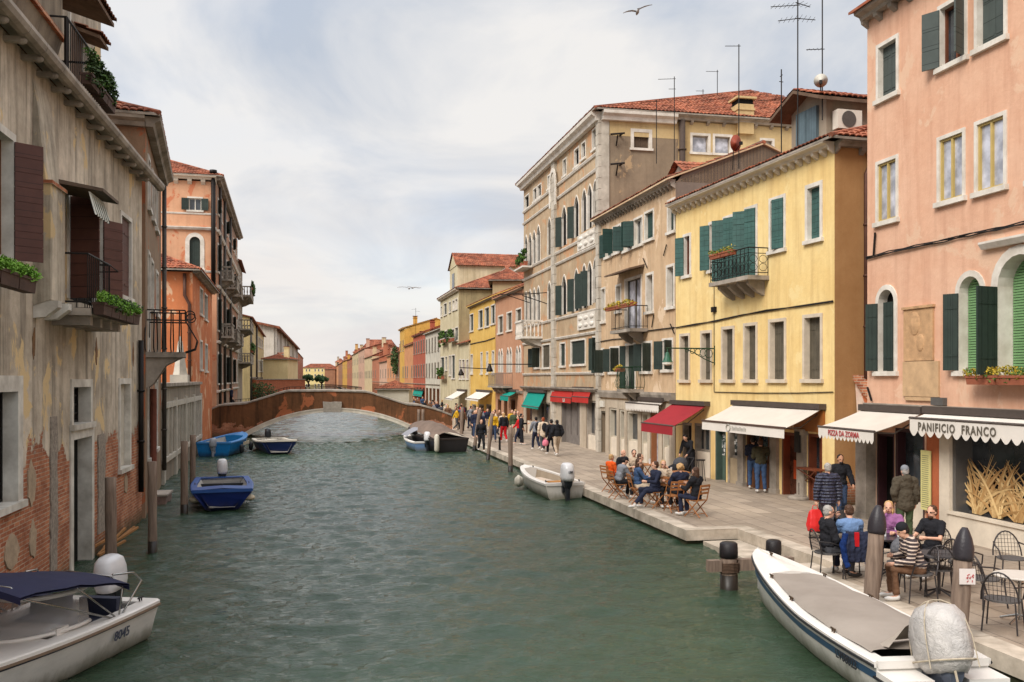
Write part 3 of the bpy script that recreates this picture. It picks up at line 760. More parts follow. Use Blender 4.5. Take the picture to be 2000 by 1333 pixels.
# ------------------------------------------------------------ right bank, from the nearest house on
def shop_post(H, x0, x1, z1, mat=STONE, F=None, name='pillar', y=-.06):
    mb = MB(); mb.box(x0, x1, y, .25, -.3, z1-.18); mb.box(x0-.05, x1+.05, y-.05, .25, z1-.18, z1); mb.box(x0-.04, x1+.04, y-.04, .25, -.3, .14)
    o = mb.build(name, mat, H.root)
    if F is not None: o.matrix_local = F.M
    return o
def shopfront(H, u0, u1, vt, vb=None, door=False, frame=None, dep=.28, name=None, sillh=.55, panes=2, mat=None, glassm=None, zt=None, F=None):
    """ground floor opening: recessed glazing in a frame, over a panel unless it is a door"""
    F = F or H.F; x0, x1 = sorted((F.s(u0), F.s(u1))); z1 = F.z((u0+u1)/2, vt) if zt is None else zt
    (H.holes if F is H.F else F.holes).append((x0, x1, 0, z1))
    f = MB(); frame = frame or WOODF; f.box(x0+.002, x0+.09, .02, dep, 0, z1); f.box(x1-.09, x1-.002, .02, dep, 0, z1); f.box(x0+.09, x1-.09, .022, dep, z1-.1, z1-.002)
    for i in range(1, panes): xx = x0+(x1-x0)*i/panes; f.box(xx-.03, xx+.03, dep-.10, dep-.01, sillh, z1-.1)
    if not door and sillh > .1: f.cur = 0; f.box(x0+.09, x1-.09, dep-.11, dep-.012, sillh-.05, sillh+.03)
    o = f.build(name or ('door' if door else 'shop_window'), frame, H.root)
    if F is not H.F: o.matrix_local = F.M
    p = MB(); p.quad((x0, dep-.03, sillh if not door else 0), (x1, dep-.03, sillh if not door else 0), (x1, dep-.03, z1), (x0, dep-.03, z1)); p.build('pane', glassm or GLASS, o)
    if not door and sillh > .1: q = MB(); q.box(x0+.09, x1-.09, .06, dep-.05, 0, sillh-.051); q.build('panel', mat or CREAM, o)
    for yy, z in ((.001, 0),):
        r = MB(); r.quad((x0, 0, 0), (x0, dep, 0), (x0, dep, z1), (x0, 0, z1)); r.quad((x1, 0, 0), (x1, dep, 0), (x1, dep, z1), (x1, 0, z1)); r.quad((x0, 0, z1+.0), (x1, 0, z1), (x1, dep, z1), (x0, dep, z1)); r.build('reveal', STONE_D, o)
    return o, x0, x1, z1

# salmon house ------------------------------------------------
PEACH = plaster('salmon_plaster', srgb(222, 180, 152), srgb(213, 165, 136), srgb(170, 116, 92), .45, patch=.12, pc=srgb(216, 178, 150))
F1 = Facade(base(1694, 620, .251), base(1990, 620, .251))
z1 = F1.z(1700, 47)
H1 = House('salmon_house', 'tall salmon pink house at the right edge with a bakery and a pizza shop below', 'house', F1, z1, 9, PEACH, x1=9)
cornice(H1, h=.2, p=.42, step=.62, z=z1+.3); H1.zt = z1+.29; roof(H1, oh=.5, base=z1+.25, fine=False)
window(H1, 1713, 1756, 78, 195, .09, 'closed', GREYG)
W = window(H1, 1833, 1890, -2, 130, .09, 'glass', WOODF, leaves='LR', la=(152, 118), lmat=GREYG, boarded=.42)
window(H1, 1905, 1968, -38, 92, .09, 'closed', GREYG)
window(H1, 1712, 1755, 310, 438, .08, 'curtain', YELF, dep=.10)
window(H1, 1832, 1886, 260, 398, .08, 'curtain', YELF, dep=.10)
window(H1, 1905, 1967, 228, 378, .08, 'curtain', YELF, dep=.10)
window(H1, 2010, 2085, 190, 352, .08, 'curtain', YELF, dep=.10)
window(H1, 1712, 1753, 557, 733, .12, 'dark', GREEN3, arch=1, leaves='LR', la=(150, 8), lmat=GREEN3, dep=.26)
window(H1, 1868, 1925, 529, 733, .13, 'blind', rough('green_blind', srgb(120, 160, 110), .15, 4), arch=1, leaves='LR', la=(150, 150), lmat=GREEN3, dep=.3)
window(H1, 1938, 2052, 478, 742, .2, 'blind', rough('green_blind', srgb(120, 160, 110), .15, 4), arch=1, leaves='LR', la=(78, 120), lmat=GREEN3, dep=.45)
ledge(H1, F1.s(1925), F1.s(2060), F1.z(1960, 468), .16, .2, STONE, name='entablature')
zb_ = F1.z(1850, 797)
ledge(H1, -.0, F1.L+9, zb_+.04, .1, .14, STONE_D)
cbm = MB(); pts = [(F1.s(u), -.05, F1.z(u, v)) for u, v in ((1695, 505), (1740, 493), (1790, 482), (1850, 470), (1900, 458), (1950, 448), (2000, 437), (2080, 420))]
for k in range(3): cbm.tube([(p[0], p[1]-.015*(k % 2), p[2]+.035*sin(i*1.7+k*2)) for i, p in enumerate(pts)], .016, 5)
cbm.build('cable', IRON, H1.root)
pl = MB(); a, b = F1.s(1768), F1.s(1825); pl.box(a, b, -.05, -.002, F1.z(1796, 705), F1.z(1796, 603)); pl.box(a-.04, b+.04, -.09, -.003, F1.z(1796, 603), F1.z(1796, 598)); pl.ell(((a+b)/2-.12, -.05, F1.z(1796, 632)), (.22, .05, .3)); pl.ell(((a+b)/2+.1, -.05, F1.z(1796, 670)), (.16, .04, .22))
pl.build('relief_plaque', rough('old_relief_stone', srgb(206, 164, 122), .4, 5, .9, bump=.8), H1.root, smooth=False)
pl = MB(); a, b = F1.s(1766), F1.s(1836); pl.box(a, b, -.045, -.002, F1.z(1800, 775), F1.z(1800, 706)); pl.box(a+.1, b-.2, -.06, -.003, F1.z(1800, 783), F1.z(1800, 776)); pl.build('stone_panel', rough('old_panel_stone', srgb(208, 172, 132), .35, 3, .9, bump=.5), H1.root)
for u, v, dv, du in ((1710, 478, 45, 3), (1706, 770, 26, -8)):
    q = MB(); q.tube([(F1.s(u), -.06, F1.z(u, v+dv/2)), (F1.s(u+du), -.06, F1.z(u, v-dv/2))], .03, 5); q.build('tie_anchor', IRON, H1.root)
bx = MB(); bx.box(F1.s(1826), F1.s(1850), -.12, -.002, F1.z(1838, 792), F1.z(1838, 777)); bx.build('junction_box', rough('grey_box', srgb(96, 92, 88), .2, 5), H1.root)
flower_box('terracotta trough of yellow flowers under the big arched window of the salmon house', F1, F1.s(1914), F1.s(2040), -.28, F1.z(1960, 752), [LEAFY, LEAFY, LEAFG], n=900, name='flower_box')
# ground floor: pizza shop, orange pier, bakery
AWW = rough('awning_canvas', srgb(206, 196, 184), .12, 1.5, .85); AWC = rough('cream_canvas', srgb(222, 214, 204), .1, 1.5, .85); ROSE = plain('red_lettering', srgb(176, 70, 70), .8); GREYT = plain('grey_lettering', srgb(96, 88, 76), .8)
shopfront(H1, 1712, 1747, 845, door=True, frame=rough('dark_plum_frame', srgb(64, 38, 42), .2, 4, .5), panes=1, glassm=DARK)
shopfront(H1, 1748, 1806, 838, frame=rough('dark_plum_frame', srgb(64, 38, 42), .2, 4, .5), panes=1, sillh=.7, mat=CREAM)
shop_post(H1, F1.s(1690), F1.s(1711), F1.z(1700, 832), STONE_D, y=-.3)
op = MB(); op.box(F1.s(1813), F1.s(1838), -.05, .0, -.2, F1.z(1825, 806)); op.build('pier', plaster('rust_plaster', srgb(196, 112, 74), srgb(170, 96, 66), None, .4), H1.root)
o_, sx0, sx1, sz = shopfront(H1, 1860, 2085, 852, frame=rough('steel_frame', srgb(120, 118, 116), .2, 5, .4, metal=.5), panes=1, sillh=.62, mat=CREAM, dep=.5, zt=F1.z(1930, 851)+.25)
mp_ = MB(); mp_.box(F1.s(1840), F1.s(1860), -.08, .0, -.2, F1.z(1850, 812)); mp_.build('marble_jamb', CREAM, H1.root)
mb_ = MB(); mb_.box(F1.s(1860), F1.s(2085), -.10, .055, -.2, .58); mb_.box(F1.s(1858), F1.s(2085), -.14, .06, .58, .64); mb_.build('marble_base', CREAM, H1.root)
# corn stalks behind the bakery glass
ck = thing('corn_display', 'bundles of dried corn stalks standing behind the bakery shop window', 'decoration', F1.world @ Vector((F1.s(1930), .30, .62)), F1.rz)
STRAW = foliage('dry_corn_straw', srgb(226, 194, 138), srgb(170, 128, 78)); rnd = random.Random(11)
for cxu in (1885, 1925, 1965, 2000):
    s_ = MB(); bx_ = F1.s(cxu)-F1.s(1930)
    for i in range(46):
        a = rnd.gauss(.1, .42); L_ = rnd.uniform(.7, 1.55); p0 = Vector((bx_+rnd.uniform(-.12, .12), rnd.uniform(-.02, .06), 0)); d = Vector((sin(a), rnd.uniform(-.03, .03), cos(a))); dr = rnd.uniform(.15, .75)*(1 if a > 0 else -1); wv = rnd.uniform(.012, .035)
        q = [p0+d*L_*t+Vector((dr*t*t, 0, -.5*abs(dr)*t**3)) for t in (0, .35, .6, .8, 1)]; wd = [wv, wv*1.1, wv, wv*.7, .003]
        sd_ = Vector((cos(a), .25, -sin(a)))
        s_.add([q[k]+sd_*wd[k]*g for k in range(5) for g in (-1, 1)], [(2*k, 2*k+1, 2*k+3, 2*k+2) for k in range(4)])
    s_.build('corn_bundle', STRAW, ck)
shelf = MB(); shelf.box(F1.s(1862)+.1, F1.s(2085), .12, .44, .56, .61); shelf.build('display_shelf', rough('shelf_grey', srgb(70, 64, 60), .2, 4), o_)
# awnings of this house
awning(H1, 1695, 800, 1812, 806, 1599, 834, AWW, .3, .17, txt=("PIZZA DA ZORMA", .20, ROSE, -.05, .86), valmat=AWC)
A_, (ax0, ax1, ap, az, azf) = awning(H1, 1822, 806, 2095, 818, 0, 0, AWC, .42, .3, proj=.62, zf=F1.zx(F1.s(1822), -.6, 817), valmat=AWC)
text(A_, "PANIFICIO  FRANCO", .27, GREYT, Matrix.Translation((ax0+.32, -ap-.026, azf-.27)) @ Matrix.Rotation(pi/2, 4, 'X'), 'lettering', .003, .006, .86, 'LEFT', 1.22)
mn = MB(); mn.box(F1.s(1808), F1.s(1826), -.14, -.10, .55, 1.95); mn.box(F1.s(1808), F1.s(1826), -.142, -.098, 1.95, 2.0)
tmn = thing('menu_board', 'tall pale yellow price list board on the orange pier beside the pizza shop', 'sign', F1.world @ Vector((0, 0, 0)), F1.rz); mn.build('board', rough('yellow_card', srgb(214, 206, 140), .08, 6), tmn)
ln = MB()
for i in range(26): ln.box(F1.s(1809)+.03, F1.s(1825)-.03, -.146, -.141, .62+i*.05, .632+i*.05)
ln.build('printed_lines', plain('print_grey', srgb(120, 118, 96), .8), tmn)

REVL = rough('beige_window_stone', srgb(216, 200, 178), .3, 2.2, .8)
# yellow house ------------------------------------------------
YEL = plaster('yellow_plaster', srgb(236, 210, 150), srgb(228, 196, 132), srgb(178, 138, 86), .5, patch=.05, pc=srgb(230, 204, 146), fine=.5)
F2 = Facade(base(1320, 500, .220), base(1630, 500, .220))
z2 = F2.z(1480, 345)
H2 = House('yellow_house', 'bright yellow three storey house with a bar on its ground floor', 'house', F2, z2, 9, YEL, side1=False)
S2 = H2.sub(Facade(F2.p1, F2.p1+F2.n*9))
z2t = z2
cornice(H2, z=z2+.12, h=.16, p=.42, step=.42, cb=(.14, .2), mat=CREAM, ret=.0); cornice(H2, 0, 9, z=z2+.12, h=.16, p=.38, step=.9, F=S2, mat=STONE_D)
roof(H2, oh=.42, rise=1.7, hr=3.5, base=z2+.06)
for a in ((1319, 1349, 457, 543, 'L', (155, 90)), (1369, 1393, 434, 533, 'L', (152, 90)), (1503, 1526, 384, 494, 'R', (0, 12)), (1574, 1607, 358, 474, '', 0)):
    if a[4]: window(H2, a[0] if a[0] > 1500 else a[0]+16, a[1]+(9 if a[0] > 1500 else 1), a[2], a[3], .1, 'glass', WOODF, leaves=a[4], la=a[5], lmat=GREEN2, boarded=0, cw=.42 if a[4] == 'L' else .5)
    else: window(H2, a[0], a[1], a[2], a[3], .12, 'closed', GREEN2)
for a, b, t in ((1413, 1437, 421), (1455, 1480, 403)): window(H2, a, b, t, 548 if a < 1440 else 540, .1, 'glass', WOODF, leaves='LR', la=(140, 20), lmat=GREEN2, cw=.45, sill=False)
for a, b, t in ((1328, 1348, 652), (1369, 1391, 646), (1410, 1435, 638), (1453, 1480, 631), (1502, 1536, 623), (1569, 1607, 614)):
    window(H2, a, b, t, 747, .10, 'closed', OLDW, dep=.24, frame=REVL)
bz = F2.z(1436, 552); B2 = balcony(H2, F2.s(1388, -.75), F2.s(1480, -.4), bz, .75, .92, style='scroll', corb=4, step=.26, slab=STONE_D)
flower_box('flower trough on the iron balcony railing of the yellow house', F2, F2.s(1390, -.78), F2.s(1434, -.78), -.78, bz+.80, [LEAFG, LEAFY], n=360, h=.16, hang=.05)
cb2 = MB(); pts = [(F2.s(u), -.04, F2.z(u, v)) for u, v in ((1318, 641), (1360, 634), (1400, 627), (1450, 616), (1500, 607), (1560, 599), (1629, 589))]
for k in range(2): cb2.tube([(p[0], p[1], p[2]+.02*sin(i*2+k*3)) for i, p in enumerate(pts)], .02, 5)
cb2.tube([(F2.s(1396), -.03, F2.z(1396, v)) for v in (560, 605, 640, 765)], .012, 5); cb2.box(F2.s(1393), F2.s(1400), -.1, -.002, F2.z(1396, 610), F2.z(1396, 600))
cb2.build('cable', IRON, H2.root)
cb3 = MB(); cb3.tube([(F2.s(u), -.03, F2.z(u, v)) for u, v in ((1396, 766), (1480, 768), (1560, 768), (1629, 766))], .015, 5); cb3.build('cable', IRON, H2.root)
pipe(H2, [(1.15, -.12, z2-.1), (1.15, -.12, z2-.5), (1.0, -.12, z2-.8), (1.0, -.12, S2.z(1650, 738)), (2.2, -.12, S2.z(1650, 738)-.5), (3.6, -.12, S2.z(1650, 738)-.6)], .07, PIPE, S2)
# the wall lamp on its iron bracket
lz = F2.z(1395, 684); lx = F2.s(1396); lm = MB(); p_ = 2.3
px_ = F2.off(lx, 1301)
px_ = min(-1.2, max(-2.6, px_))
lm.tube([(lx, 0, lz+.05), (lx, px_, lz+.05)], .025, 6)
for i in range(5):
    c = -.25-.22*i; r_ = .16-.022*i
    lm.tube([(lx, c+r_*cos(t), lz-.14+.03*i+r_*sin(t)) for t in [2*pi*q/9 for q in range(9)]], .014, 4, closed=True)
lm.tube([(lx, 0, lz-.5), (lx, -.4, lz-.35), (lx, -.9, lz-.08), (lx, -1.25, lz+.04)], .02, 5); lm.tube([(lx, -.01, lz-.55), (lx, -.01, lz+.15)], .03, 5)
LB = lm.build('lamp_bracket', rough('green_iron', srgb(36, 66, 44), .3, 6, .5), H2.root)
ln_ = MB(); ln_.tube([(lx, px_+.05, lz+.05), (lx, px_+.05, lz-.12)], .02, 6); ln_.lathe([(.05, 0), (.07, -.04), (.1, -.14), (.14, -.24), (.16, -.30), (.20, -.36)], 12, (lx, px_+.05, lz-.1)); ln_.build('lamp_hood', rough('green_enamel', srgb(44, 92, 70), .2, 6, .4), LB)
gl_ = MB(); gl_.lathe([(.19, -.36), (.19, -.44), (.05, -.48)], 12, (lx, px_+.05, lz-.1)); gl_.build('lamp_glass', WHITEF, LB)
# ground floor of the yellow house
zg = F2.z(1600, 800)
BARB = rough('brown_bar_wood', srgb(112, 70, 42), .3, 3, .6)
shopfront(H2, 1333, 1351, 826, door=True, frame=STONE_D, glassm=DARK, panes=1)
shopfront(H2, 1357, 1388, 828, frame=STONE_D, panes=3, sillh=1.0, mat=CREAM)
sg = shopfront(H2, 1397, 1418, 838, door=True, frame=rough('green_door_frame', srgb(70, 88, 78), .3, 4), panes=1, glassm=rough('green_door', srgb(86, 104, 92), .3, 3))
sp_ = shopfront(H2, 1421, 1446, 838, frame=STONE_D, panes=1, sillh=.95, mat=rough('beige_panel', srgb(184, 164, 134), .2, 3))
rnd = random.Random(2)
PAPERS = [plain('poster_white', srgb(222, 220, 214), .8), plain('poster_grey', srgb(150, 152, 150), .8), plain('poster_dark', srgb(60, 70, 66), .8)]
for (o_, xa, xb, zz), zlo in ((sg, .9), (sp_, 1.1)):
    for j, m in enumerate(PAPERS):
        q = MB()
        for i in range(26):
            c, d, s = rnd.uniform(xa+.1, xb-.2), rnd.uniform(zlo, zz-.25), rnd.uniform(.05, .12)
            q.box(c, c+s, .225-rnd.uniform(.001, .018)-j*.001, .232, d, d+s*1.2)
        q.build('stuck_posters', m, o_)
shopfront(H2, 1458, 1509, 838, frame=BARB, panes=3, sillh=.95, mat=BARB)
shopfront(H2, 1527, 1560, 845, door=True, frame=rough('red_brown_door', srgb(118, 62, 40), .3, 4, .5), panes=1, glassm=glass('warm_glass', (.05, .02, .012)))
shopfront(H2, 1578, 1606, 848, frame=rough('red_brown_door', srgb(118, 62, 40), .3, 4, .5), panes=2, sillh=.75, mat=rough('red_brown_door', srgb(118, 62, 40), .3, 4, .5))
for a, b in ((1446, 1457), (1509, 1522), (1562, 1576)): shop_post(H2, F2.s(a), F2.s(b), F2.z(a, 838), STONE_D, y=-.12)
sb = MB(); sb.box(F2.s(1522), F2.s(1612), -.09, -.002, F2.z(1560, 842)+.02, F2.z(1560, 800)); fb = sb.build('shop_fascia', rough('orange_brown_board', srgb(150, 92, 44), .25, 1.5, .5), H2.root)
text(fb, "anon", .42, plain('pale_lettering', srgb(226, 196, 158), .6), Matrix.Translation((F2.s(1541), -.094, F2.z(1541, 837))) @ Matrix.Rotation(pi/2, 4, 'X'), ext=.004)
ngl = NT('orange_neon'); ngl.out((.9, .2, .05)); ngl.b.inputs['Emission Color'].default_value = (1, .16, .03, 1); ngl.b.inputs['Emission Strength'].default_value = 2.2
ne = MB(); cx_, cz_ = F2.s(1552), F2.z(1552, 870)
ne.tube([(cx_+.13*sin(t*2.4)*(.5+.5*t), .16, cz_-.2+.4*t) for t in [i/12 for i in range(13)]], .03, 5); ne.tube([(cx_+.1, .16, cz_-.05), (cx_+.12, .16, cz_+.1), (cx_-.02, .16, cz_+.22)], .03, 5)
ne.build('neon_sign', ngl.m, H2.root)
pn = MB(); pn.box(F2.s(1543), F2.s(1556), .13, .16, .55, 1.15); pn.build('orange_poster', rough('orange_print', srgb(190, 74, 24), .6, 3, .6), H2.root)
bd = MB(); bd.box(F2.s(1562), F2.s(1571), -.2, -.13, 1.45, 2.1); bd.build('menu_blackboard', rough('blackboard', srgb(52, 50, 48), .3, 12), H2.root)
ct = MB(); ct.box(F2.s(1574), F2.s(1612), -.38, -.02, .98, 1.03); ct.tube([(F2.s(1576), -.35, .98), (F2.s(1612), -.05, .55)], .02, 5); ct.tube([(F2.s(1612), -.35, .98), (F2.s(1576), -.05, .6)], .02, 5); ct.build('folding_shelf', rough('red_brown_door', srgb(118, 62, 40), .3, 4, .5), H2.root)
A_, (ax0, ax1, ap, az, azf) = awning(H2, 1441, 791, 1612, 797, 1372, 822, AWW, .30, 0, txt=None, valmat=AWC)
q = MB(); cx_ = ax0+(ax1-ax0)*.36; FAINT = plain('faded_grey_print', srgb(164, 160, 150), .8)
q.tube([(cx_+.13*cos(a), -ap-.03, azf-.15+.11*sin(a)) for a in [2*pi*k/16 for k in range(16)]], .022, 5, closed=True)
for i in range(11): q.box(cx_+.24+i*.085, cx_+.27+i*.085, -ap-.034, -ap-.024, azf-.22, azf-(.12 if i % 3 else .09))
q.build('faded_logo', FAINT, A_)
q = MB(); q.box(ax0-.02, ax1+.02, -ap-.035, -ap+.03, azf-.02, azf+.03); q.build('front_bar', rough('dark_brown_bar', srgb(84, 62, 52), .2, 5), A_)
A_, (ax0, ax1, ap, az, azf) = awning(H2, 1320, 788, 1386, 792, 1253, 826, rough('crimson_canvas', srgb(150, 36, 44), .15, 1.5, .85), .34)
# side wall: alley shade painted into its darker plaster, fallen off the brick at the bottom
mbs = MB(); front(mbs, 0, 9, -.5, z2, []); ws = mbs.build('wall', plaster('alley_shade_plaster', srgb(176, 136, 92), srgb(160, 120, 78), srgb(140, 96, 54), .25, brick=3.0, bh=.55, bn=.5), H2.root); ws.matrix_local = S2.M
H2.side1 = False
gh = MB(); gx, gz = 1.15, S2.z(1652, 880); n_ = 9
gh.add([(gx-.34, -.02, gz-.5), (gx-.36, -.02, gz-.1), (gx-.14, -.02, gz+.3), (gx-.02, -.02, gz+.5), (gx+.12, -.02, gz+.3), (gx+.36, -.02, gz-.1), (gx+.28, -.02, gz-.42), (gx, -.02, gz-.32)], [tuple(range(8))])
g = gh.build('wall_poster', rough('black_white_poster', srgb(40, 44, 56), .2, 1, c2=srgb(40, 44, 56)), H2.root); g.matrix_local = S2.M
gh = MB(); gh.ell((gx, -.03, gz-.02), (.2, .01, .16)); gh.ell((gx-.1, -.03, gz-.46), (.18, .01, .16)); gh.box(gx-.2, gx+.2, -.045, -.03, gz-.12, gz-.08); g2 = gh.build('poster_print', rough('poster_pale', srgb(170, 164, 150), .5, 9), g)
# dormer with the air conditioner on the yellow roof
xr = F2.s(1630); dm = MB(); dx0, dx1 = F2.s(1546, 1.6), F2.s(1614, 1.6); dz0 = z2; dzr = F2.zx((dx0+dx1)/2, 1.0, 184); dze = F2.zx(dx0, 1.0, 224)
dm.cur = 0
dm.add([(dx0, 1.6, dz0), (dx1, 1.6, dz0), (dx1, 1.6, dze), ((dx0+dx1)/2, 1.6, dzr), (dx0, 1.6, dze)], [(0, 1, 2, 3, 4)])
for x in (dx0, dx1): dm.quad((x, 1.6, dz0-.3), (x, 7, dz0-.3), (x, 7, dze), (x, 1.6, dze))
dm.quad((dx0, 7, dz0), (dx1, 7, dz0), (dx1, 7, dze), (dx0, 7, dze))
DR = dm.build('dormer', plaster('dormer_grey', srgb(164, 152, 134), None, None, .5), H2.root)
dr = MB(); cxm = (dx0+dx1)/2; o = .45
tilequad(dr, (cxm*1, 1.0, dzr+.12), (dx1+o, 1.0, dze-.12), (dx1+o, 7.5, dze-.12), (cxm, 7.5, dzr+.12)) if False else None
tilequad(dr, (dx1+o, 1.0, dze-.02), (dx1+o, 7.5, dze-.02), (cxm, 7.5, dzr+.16), (cxm, 1.0, dzr+.16)); tilequad(dr, (dx0-o, 7.5, dze-.02), (dx0-o, 1.0, dze-.02), (cxm, 1.0, dzr+.16), (cxm, 7.5, dzr+.16))
dr.build('roof', TILE, DR)
so = MB(); soffit(so, [(dx1+o, 1.0, dze-.05), (dx1+o, 7.5, dze-.05), (cxm, 7.5, dzr+.13), (cxm, 1.0, dzr+.13)], .12); soffit(so, [(dx0-o, 1.0, dze-.05), (dx0-o, 7.5, dze-.05), (cxm, 7.5, dzr+.13), (cxm, 1.0, dzr+.13)], .12)
so.build('eaves_boards', rough('old_eaves_wood', srgb(120, 96, 78), .5, 3, .9), DR)
dw = MB(); dw.box(cxm-.6, cxm-.02, 1.50, 1.6, dz0+.25, dze-.1); dw.box(cxm+.02, cxm+.6, 1.50, 1.6, dz0+.25, dze-.1); dw.build('shutter', boards('blue_grey_boards', srgb(92, 112, 120), .14, 0, .35), DR)
ac = MB(); zac = dze-1.05; ac.box(dx1+.12, dx1+.42, 1.75, 2.65, zac, zac+.62); AC = ac.build('air_conditioner', rough('ac_white', srgb(212, 204, 190), .12, 4, .5), DR)
fan = MB(); fan.lathe([(.02, 0), (.26, 0), (.27, .015), (.02, .015)], 20); fo = fan.build('fan_grille', rough('fan_dark', srgb(90, 84, 78), .3, 20, .5), AC); fo.matrix_local = Matrix.Translation((dx1+.421, 2.15, zac+.31)) @ Matrix.Rotation(pi/2, 4, 'Y')
br_ = MB(); [br_.tube([(dx1, y_, zac-.02), (dx1+.4, y_, zac-.02), (dx1, y_, zac-.28)], .02, 5) for y_ in (1.9, 2.5)]; br_.build('ac_bracket', IRON, AC)
H2.wall()
H1.wall()
# arch bracing the alley between the two houses
ar = thing('alley_arch', 'old brick and white plaster bracing arch between the yellow and the salmon house', 'arch', F2.world @ Vector((F2.L, 0, 0)), F2.rz)
am = MB(); AW = 1.9; az0 = S2.z(1650, 835); az1 = S2.z(1640, 742)
inn = [(AW*.5-AW*.42*cos(pi*i/12), az0-.25+.85*sin(pi*i/12)) for i in range(13)]; ou = [(AW*i/12, az1-.62*sin(pi*i/12)) for i in range(13)]
am.band(inn, ou, .7, 1.2); am.build('arch_wall', plaster('arch_plaster', srgb(222, 206, 190), srgb(196, 110, 70), srgb(160, 90, 60), .3, patch=.35, pc=srgb(190, 108, 70)), ar)
ad = MB(); ad.band([(p[0], p[1]-.0) for p in ou], [(p[0], p[1]+.14) for p in ou], .62, 1.26); ad.build('brick_coping', brickm('arch_brick', *BRK, .5), ar)

# tan house ---------------------------------------------------
TAN = plaster('tan_plaster', srgb(206, 178, 144), srgb(192, 160, 126), srgb(124, 100, 80), .42, patch=.14, pc=srgb(214, 188, 158))
F3 = Facade(base(1169, 598, .249), base(1319.5, 598, .249))
z3 = F3.z(1245, 397)
yr, = (F3.off(F3.L, 1490),); zr3 = F3.zx(F3.L, yr, 278)
H3 = House('tan_house', 'tan plastered house with a yellow flowered balcony between the palazzo and the yellow house', 'house', F3, z3, 2*yr, TAN, profile=None, side1=False)
cornice(H3, z=z3+.15, h=.18, p=.42, step=.38, cb=(.12, .2)); roof(H3, oh=.42, rise=zr3-z3-.2, base=z3+.05, D=2*yr)
gm = MB(); gm.add([(F3.L, 0, 0), (F3.L, 0, z3), (F3.L, .3, z3+.35), (F3.L, yr, zr3+.1), (F3.L, 2*yr, z3), (F3.L, 2*yr, 0)], [tuple(range(6))]); gm.add([(F3.L-.3, .3, z3+.35), (F3.L, .3, z3+.35), (F3.L, yr, zr3+.1), (F3.L-.3, yr, zr3+.1)], [(0, 1, 2, 3)]); gm.build('gable_wall', plaster('grey_gable', srgb(136, 122, 110), srgb(120, 108, 98), None, .4), H3.root)
window(H3, 1182, 1196, 451, 505, .09, 'closed', GREEN, leaves='L', la=172, cw=.6)
window(H3, 1197, 1214, 440, 497, .09, 'glass', leaves='L', la=95, cw=.5); window(H3, 1218, 1235, 435, 492, .09, 'glass', leaves='LR', la=(120, 100), cw=.5); window(H3, 1238, 1256, 424, 483, .09, 'glass', leaves='L', la=120, cw=.5); window(H3, 1259, 1278, 411, 472, .09, 'closed', GREEN)
window(H3, 1304, 1319, 389, 457, .1, 'closed', GREEN3)
window(H3, 1174, 1183, 562, 632, .08, 'closed', OLDW, dep=.3); window(H3, 1203, 1214, 556, 612, .08, 'closed', OLDW, dep=.3)
window(H3, 1221, 1254, 541, 645, .1, 'curtain', OLDW, sill=False); window(H3, 1262, 1277, 533, 613, .1, 'closed', OLDW, dep=.3); window(H3, 1302, 1318, 517, 604, .1, 'closed', OLDW, dep=.3)
window(H3, 1166, 1180, 681, 733, .09, 'dark', leaves='LR', la=(165, 100), lmat=GREEN3, cw=.5); window(H3, 1191, 1211, 677, 731, .09, 'dark', leaves='LR', la=(160, 110), lmat=GREEN3, cw=.5); window(H3, 1222, 1242, 671, 760, .09, 'closed', GREEN3, leaves='L', la=150, lmat=GREEN3, sill=False, cw=.35)
window(H3, 1253, 1274, 667, 730, .09, 'dark', leaves='LR', la=(150, 110), lmat=GREEN3, cw=.45); window(H3, 1294, 1315, 661, 727, .09, 'dark', leaves='LR', la=(150, 120), lmat=GREEN3, cw=.45)
bz = F3.z(1223, 648); balcony(H3, F3.s(1194, -.8), F3.s(1253, -.3), bz, .8, 1.0, corb=2, step=.16, slab=STONE_D)
flower_box('yellow flowers along the upper iron balcony of the tan house', F3, F3.s(1185, -.84), F3.s(1240, -.84), -.84, bz+.95, [LEAFY], n=420, h=.15, hang=.1, size=.05)
bz = F3.z(1225, 760); balcony(H3, F3.s(1207, -.7), F3.s(1245, -.3), bz, .7, 1.0, mat=rough('green_iron', srgb(36, 66, 44), .3, 6, .5), corb=2, step=.16, style='bulge')
flower_box('small pot of yellow flowers on the lower curved balcony of the tan house', F3, F3.s(1204, -.6), F3.s(1216, -.6), -.6, bz+.8, [LEAFY], n=160, h=.15, size=.05)
hd = MB(); hd.prism([(-.002, F3.z(1232, 525)), (-.75, F3.z(1232, 533)), (-.75, F3.z(1232, 536)), (-.002, F3.z(1232, 529))], 'x', F3.s(1209), F3.s(1259)); hd.build('door_hood', rough('old_eaves_wood', srgb(120, 96, 78), .5, 3, .9), H3.root)
ledge(H3, 0, F3.L, F3.z(1245, 765), .35, .2, STONE_D)
for ua, ub, va, vb in ((1258, 1266, 505, 524), (1298, 1304, 500, 478), (1275, 1279, 640, 615), (1311, 1319, 633, 652)):
    q = MB(); q.tube([(F3.s(ua), -.05, F3.z(ua, va)), (F3.s(ub), -.05, F3.z(ub, vb))], .025, 5); q.build('tie_anchor', IRON, H3.root)
cb_ = MB(); cb_.tube([(F3.s(u), -.04, F3.z(u, v)) for u, v in ((1170, 668), (1200, 663), (1250, 660), (1258, 650), (1270, 646), (1318, 640))], .025, 5); cb_.build('cable', IRON, H3.root)
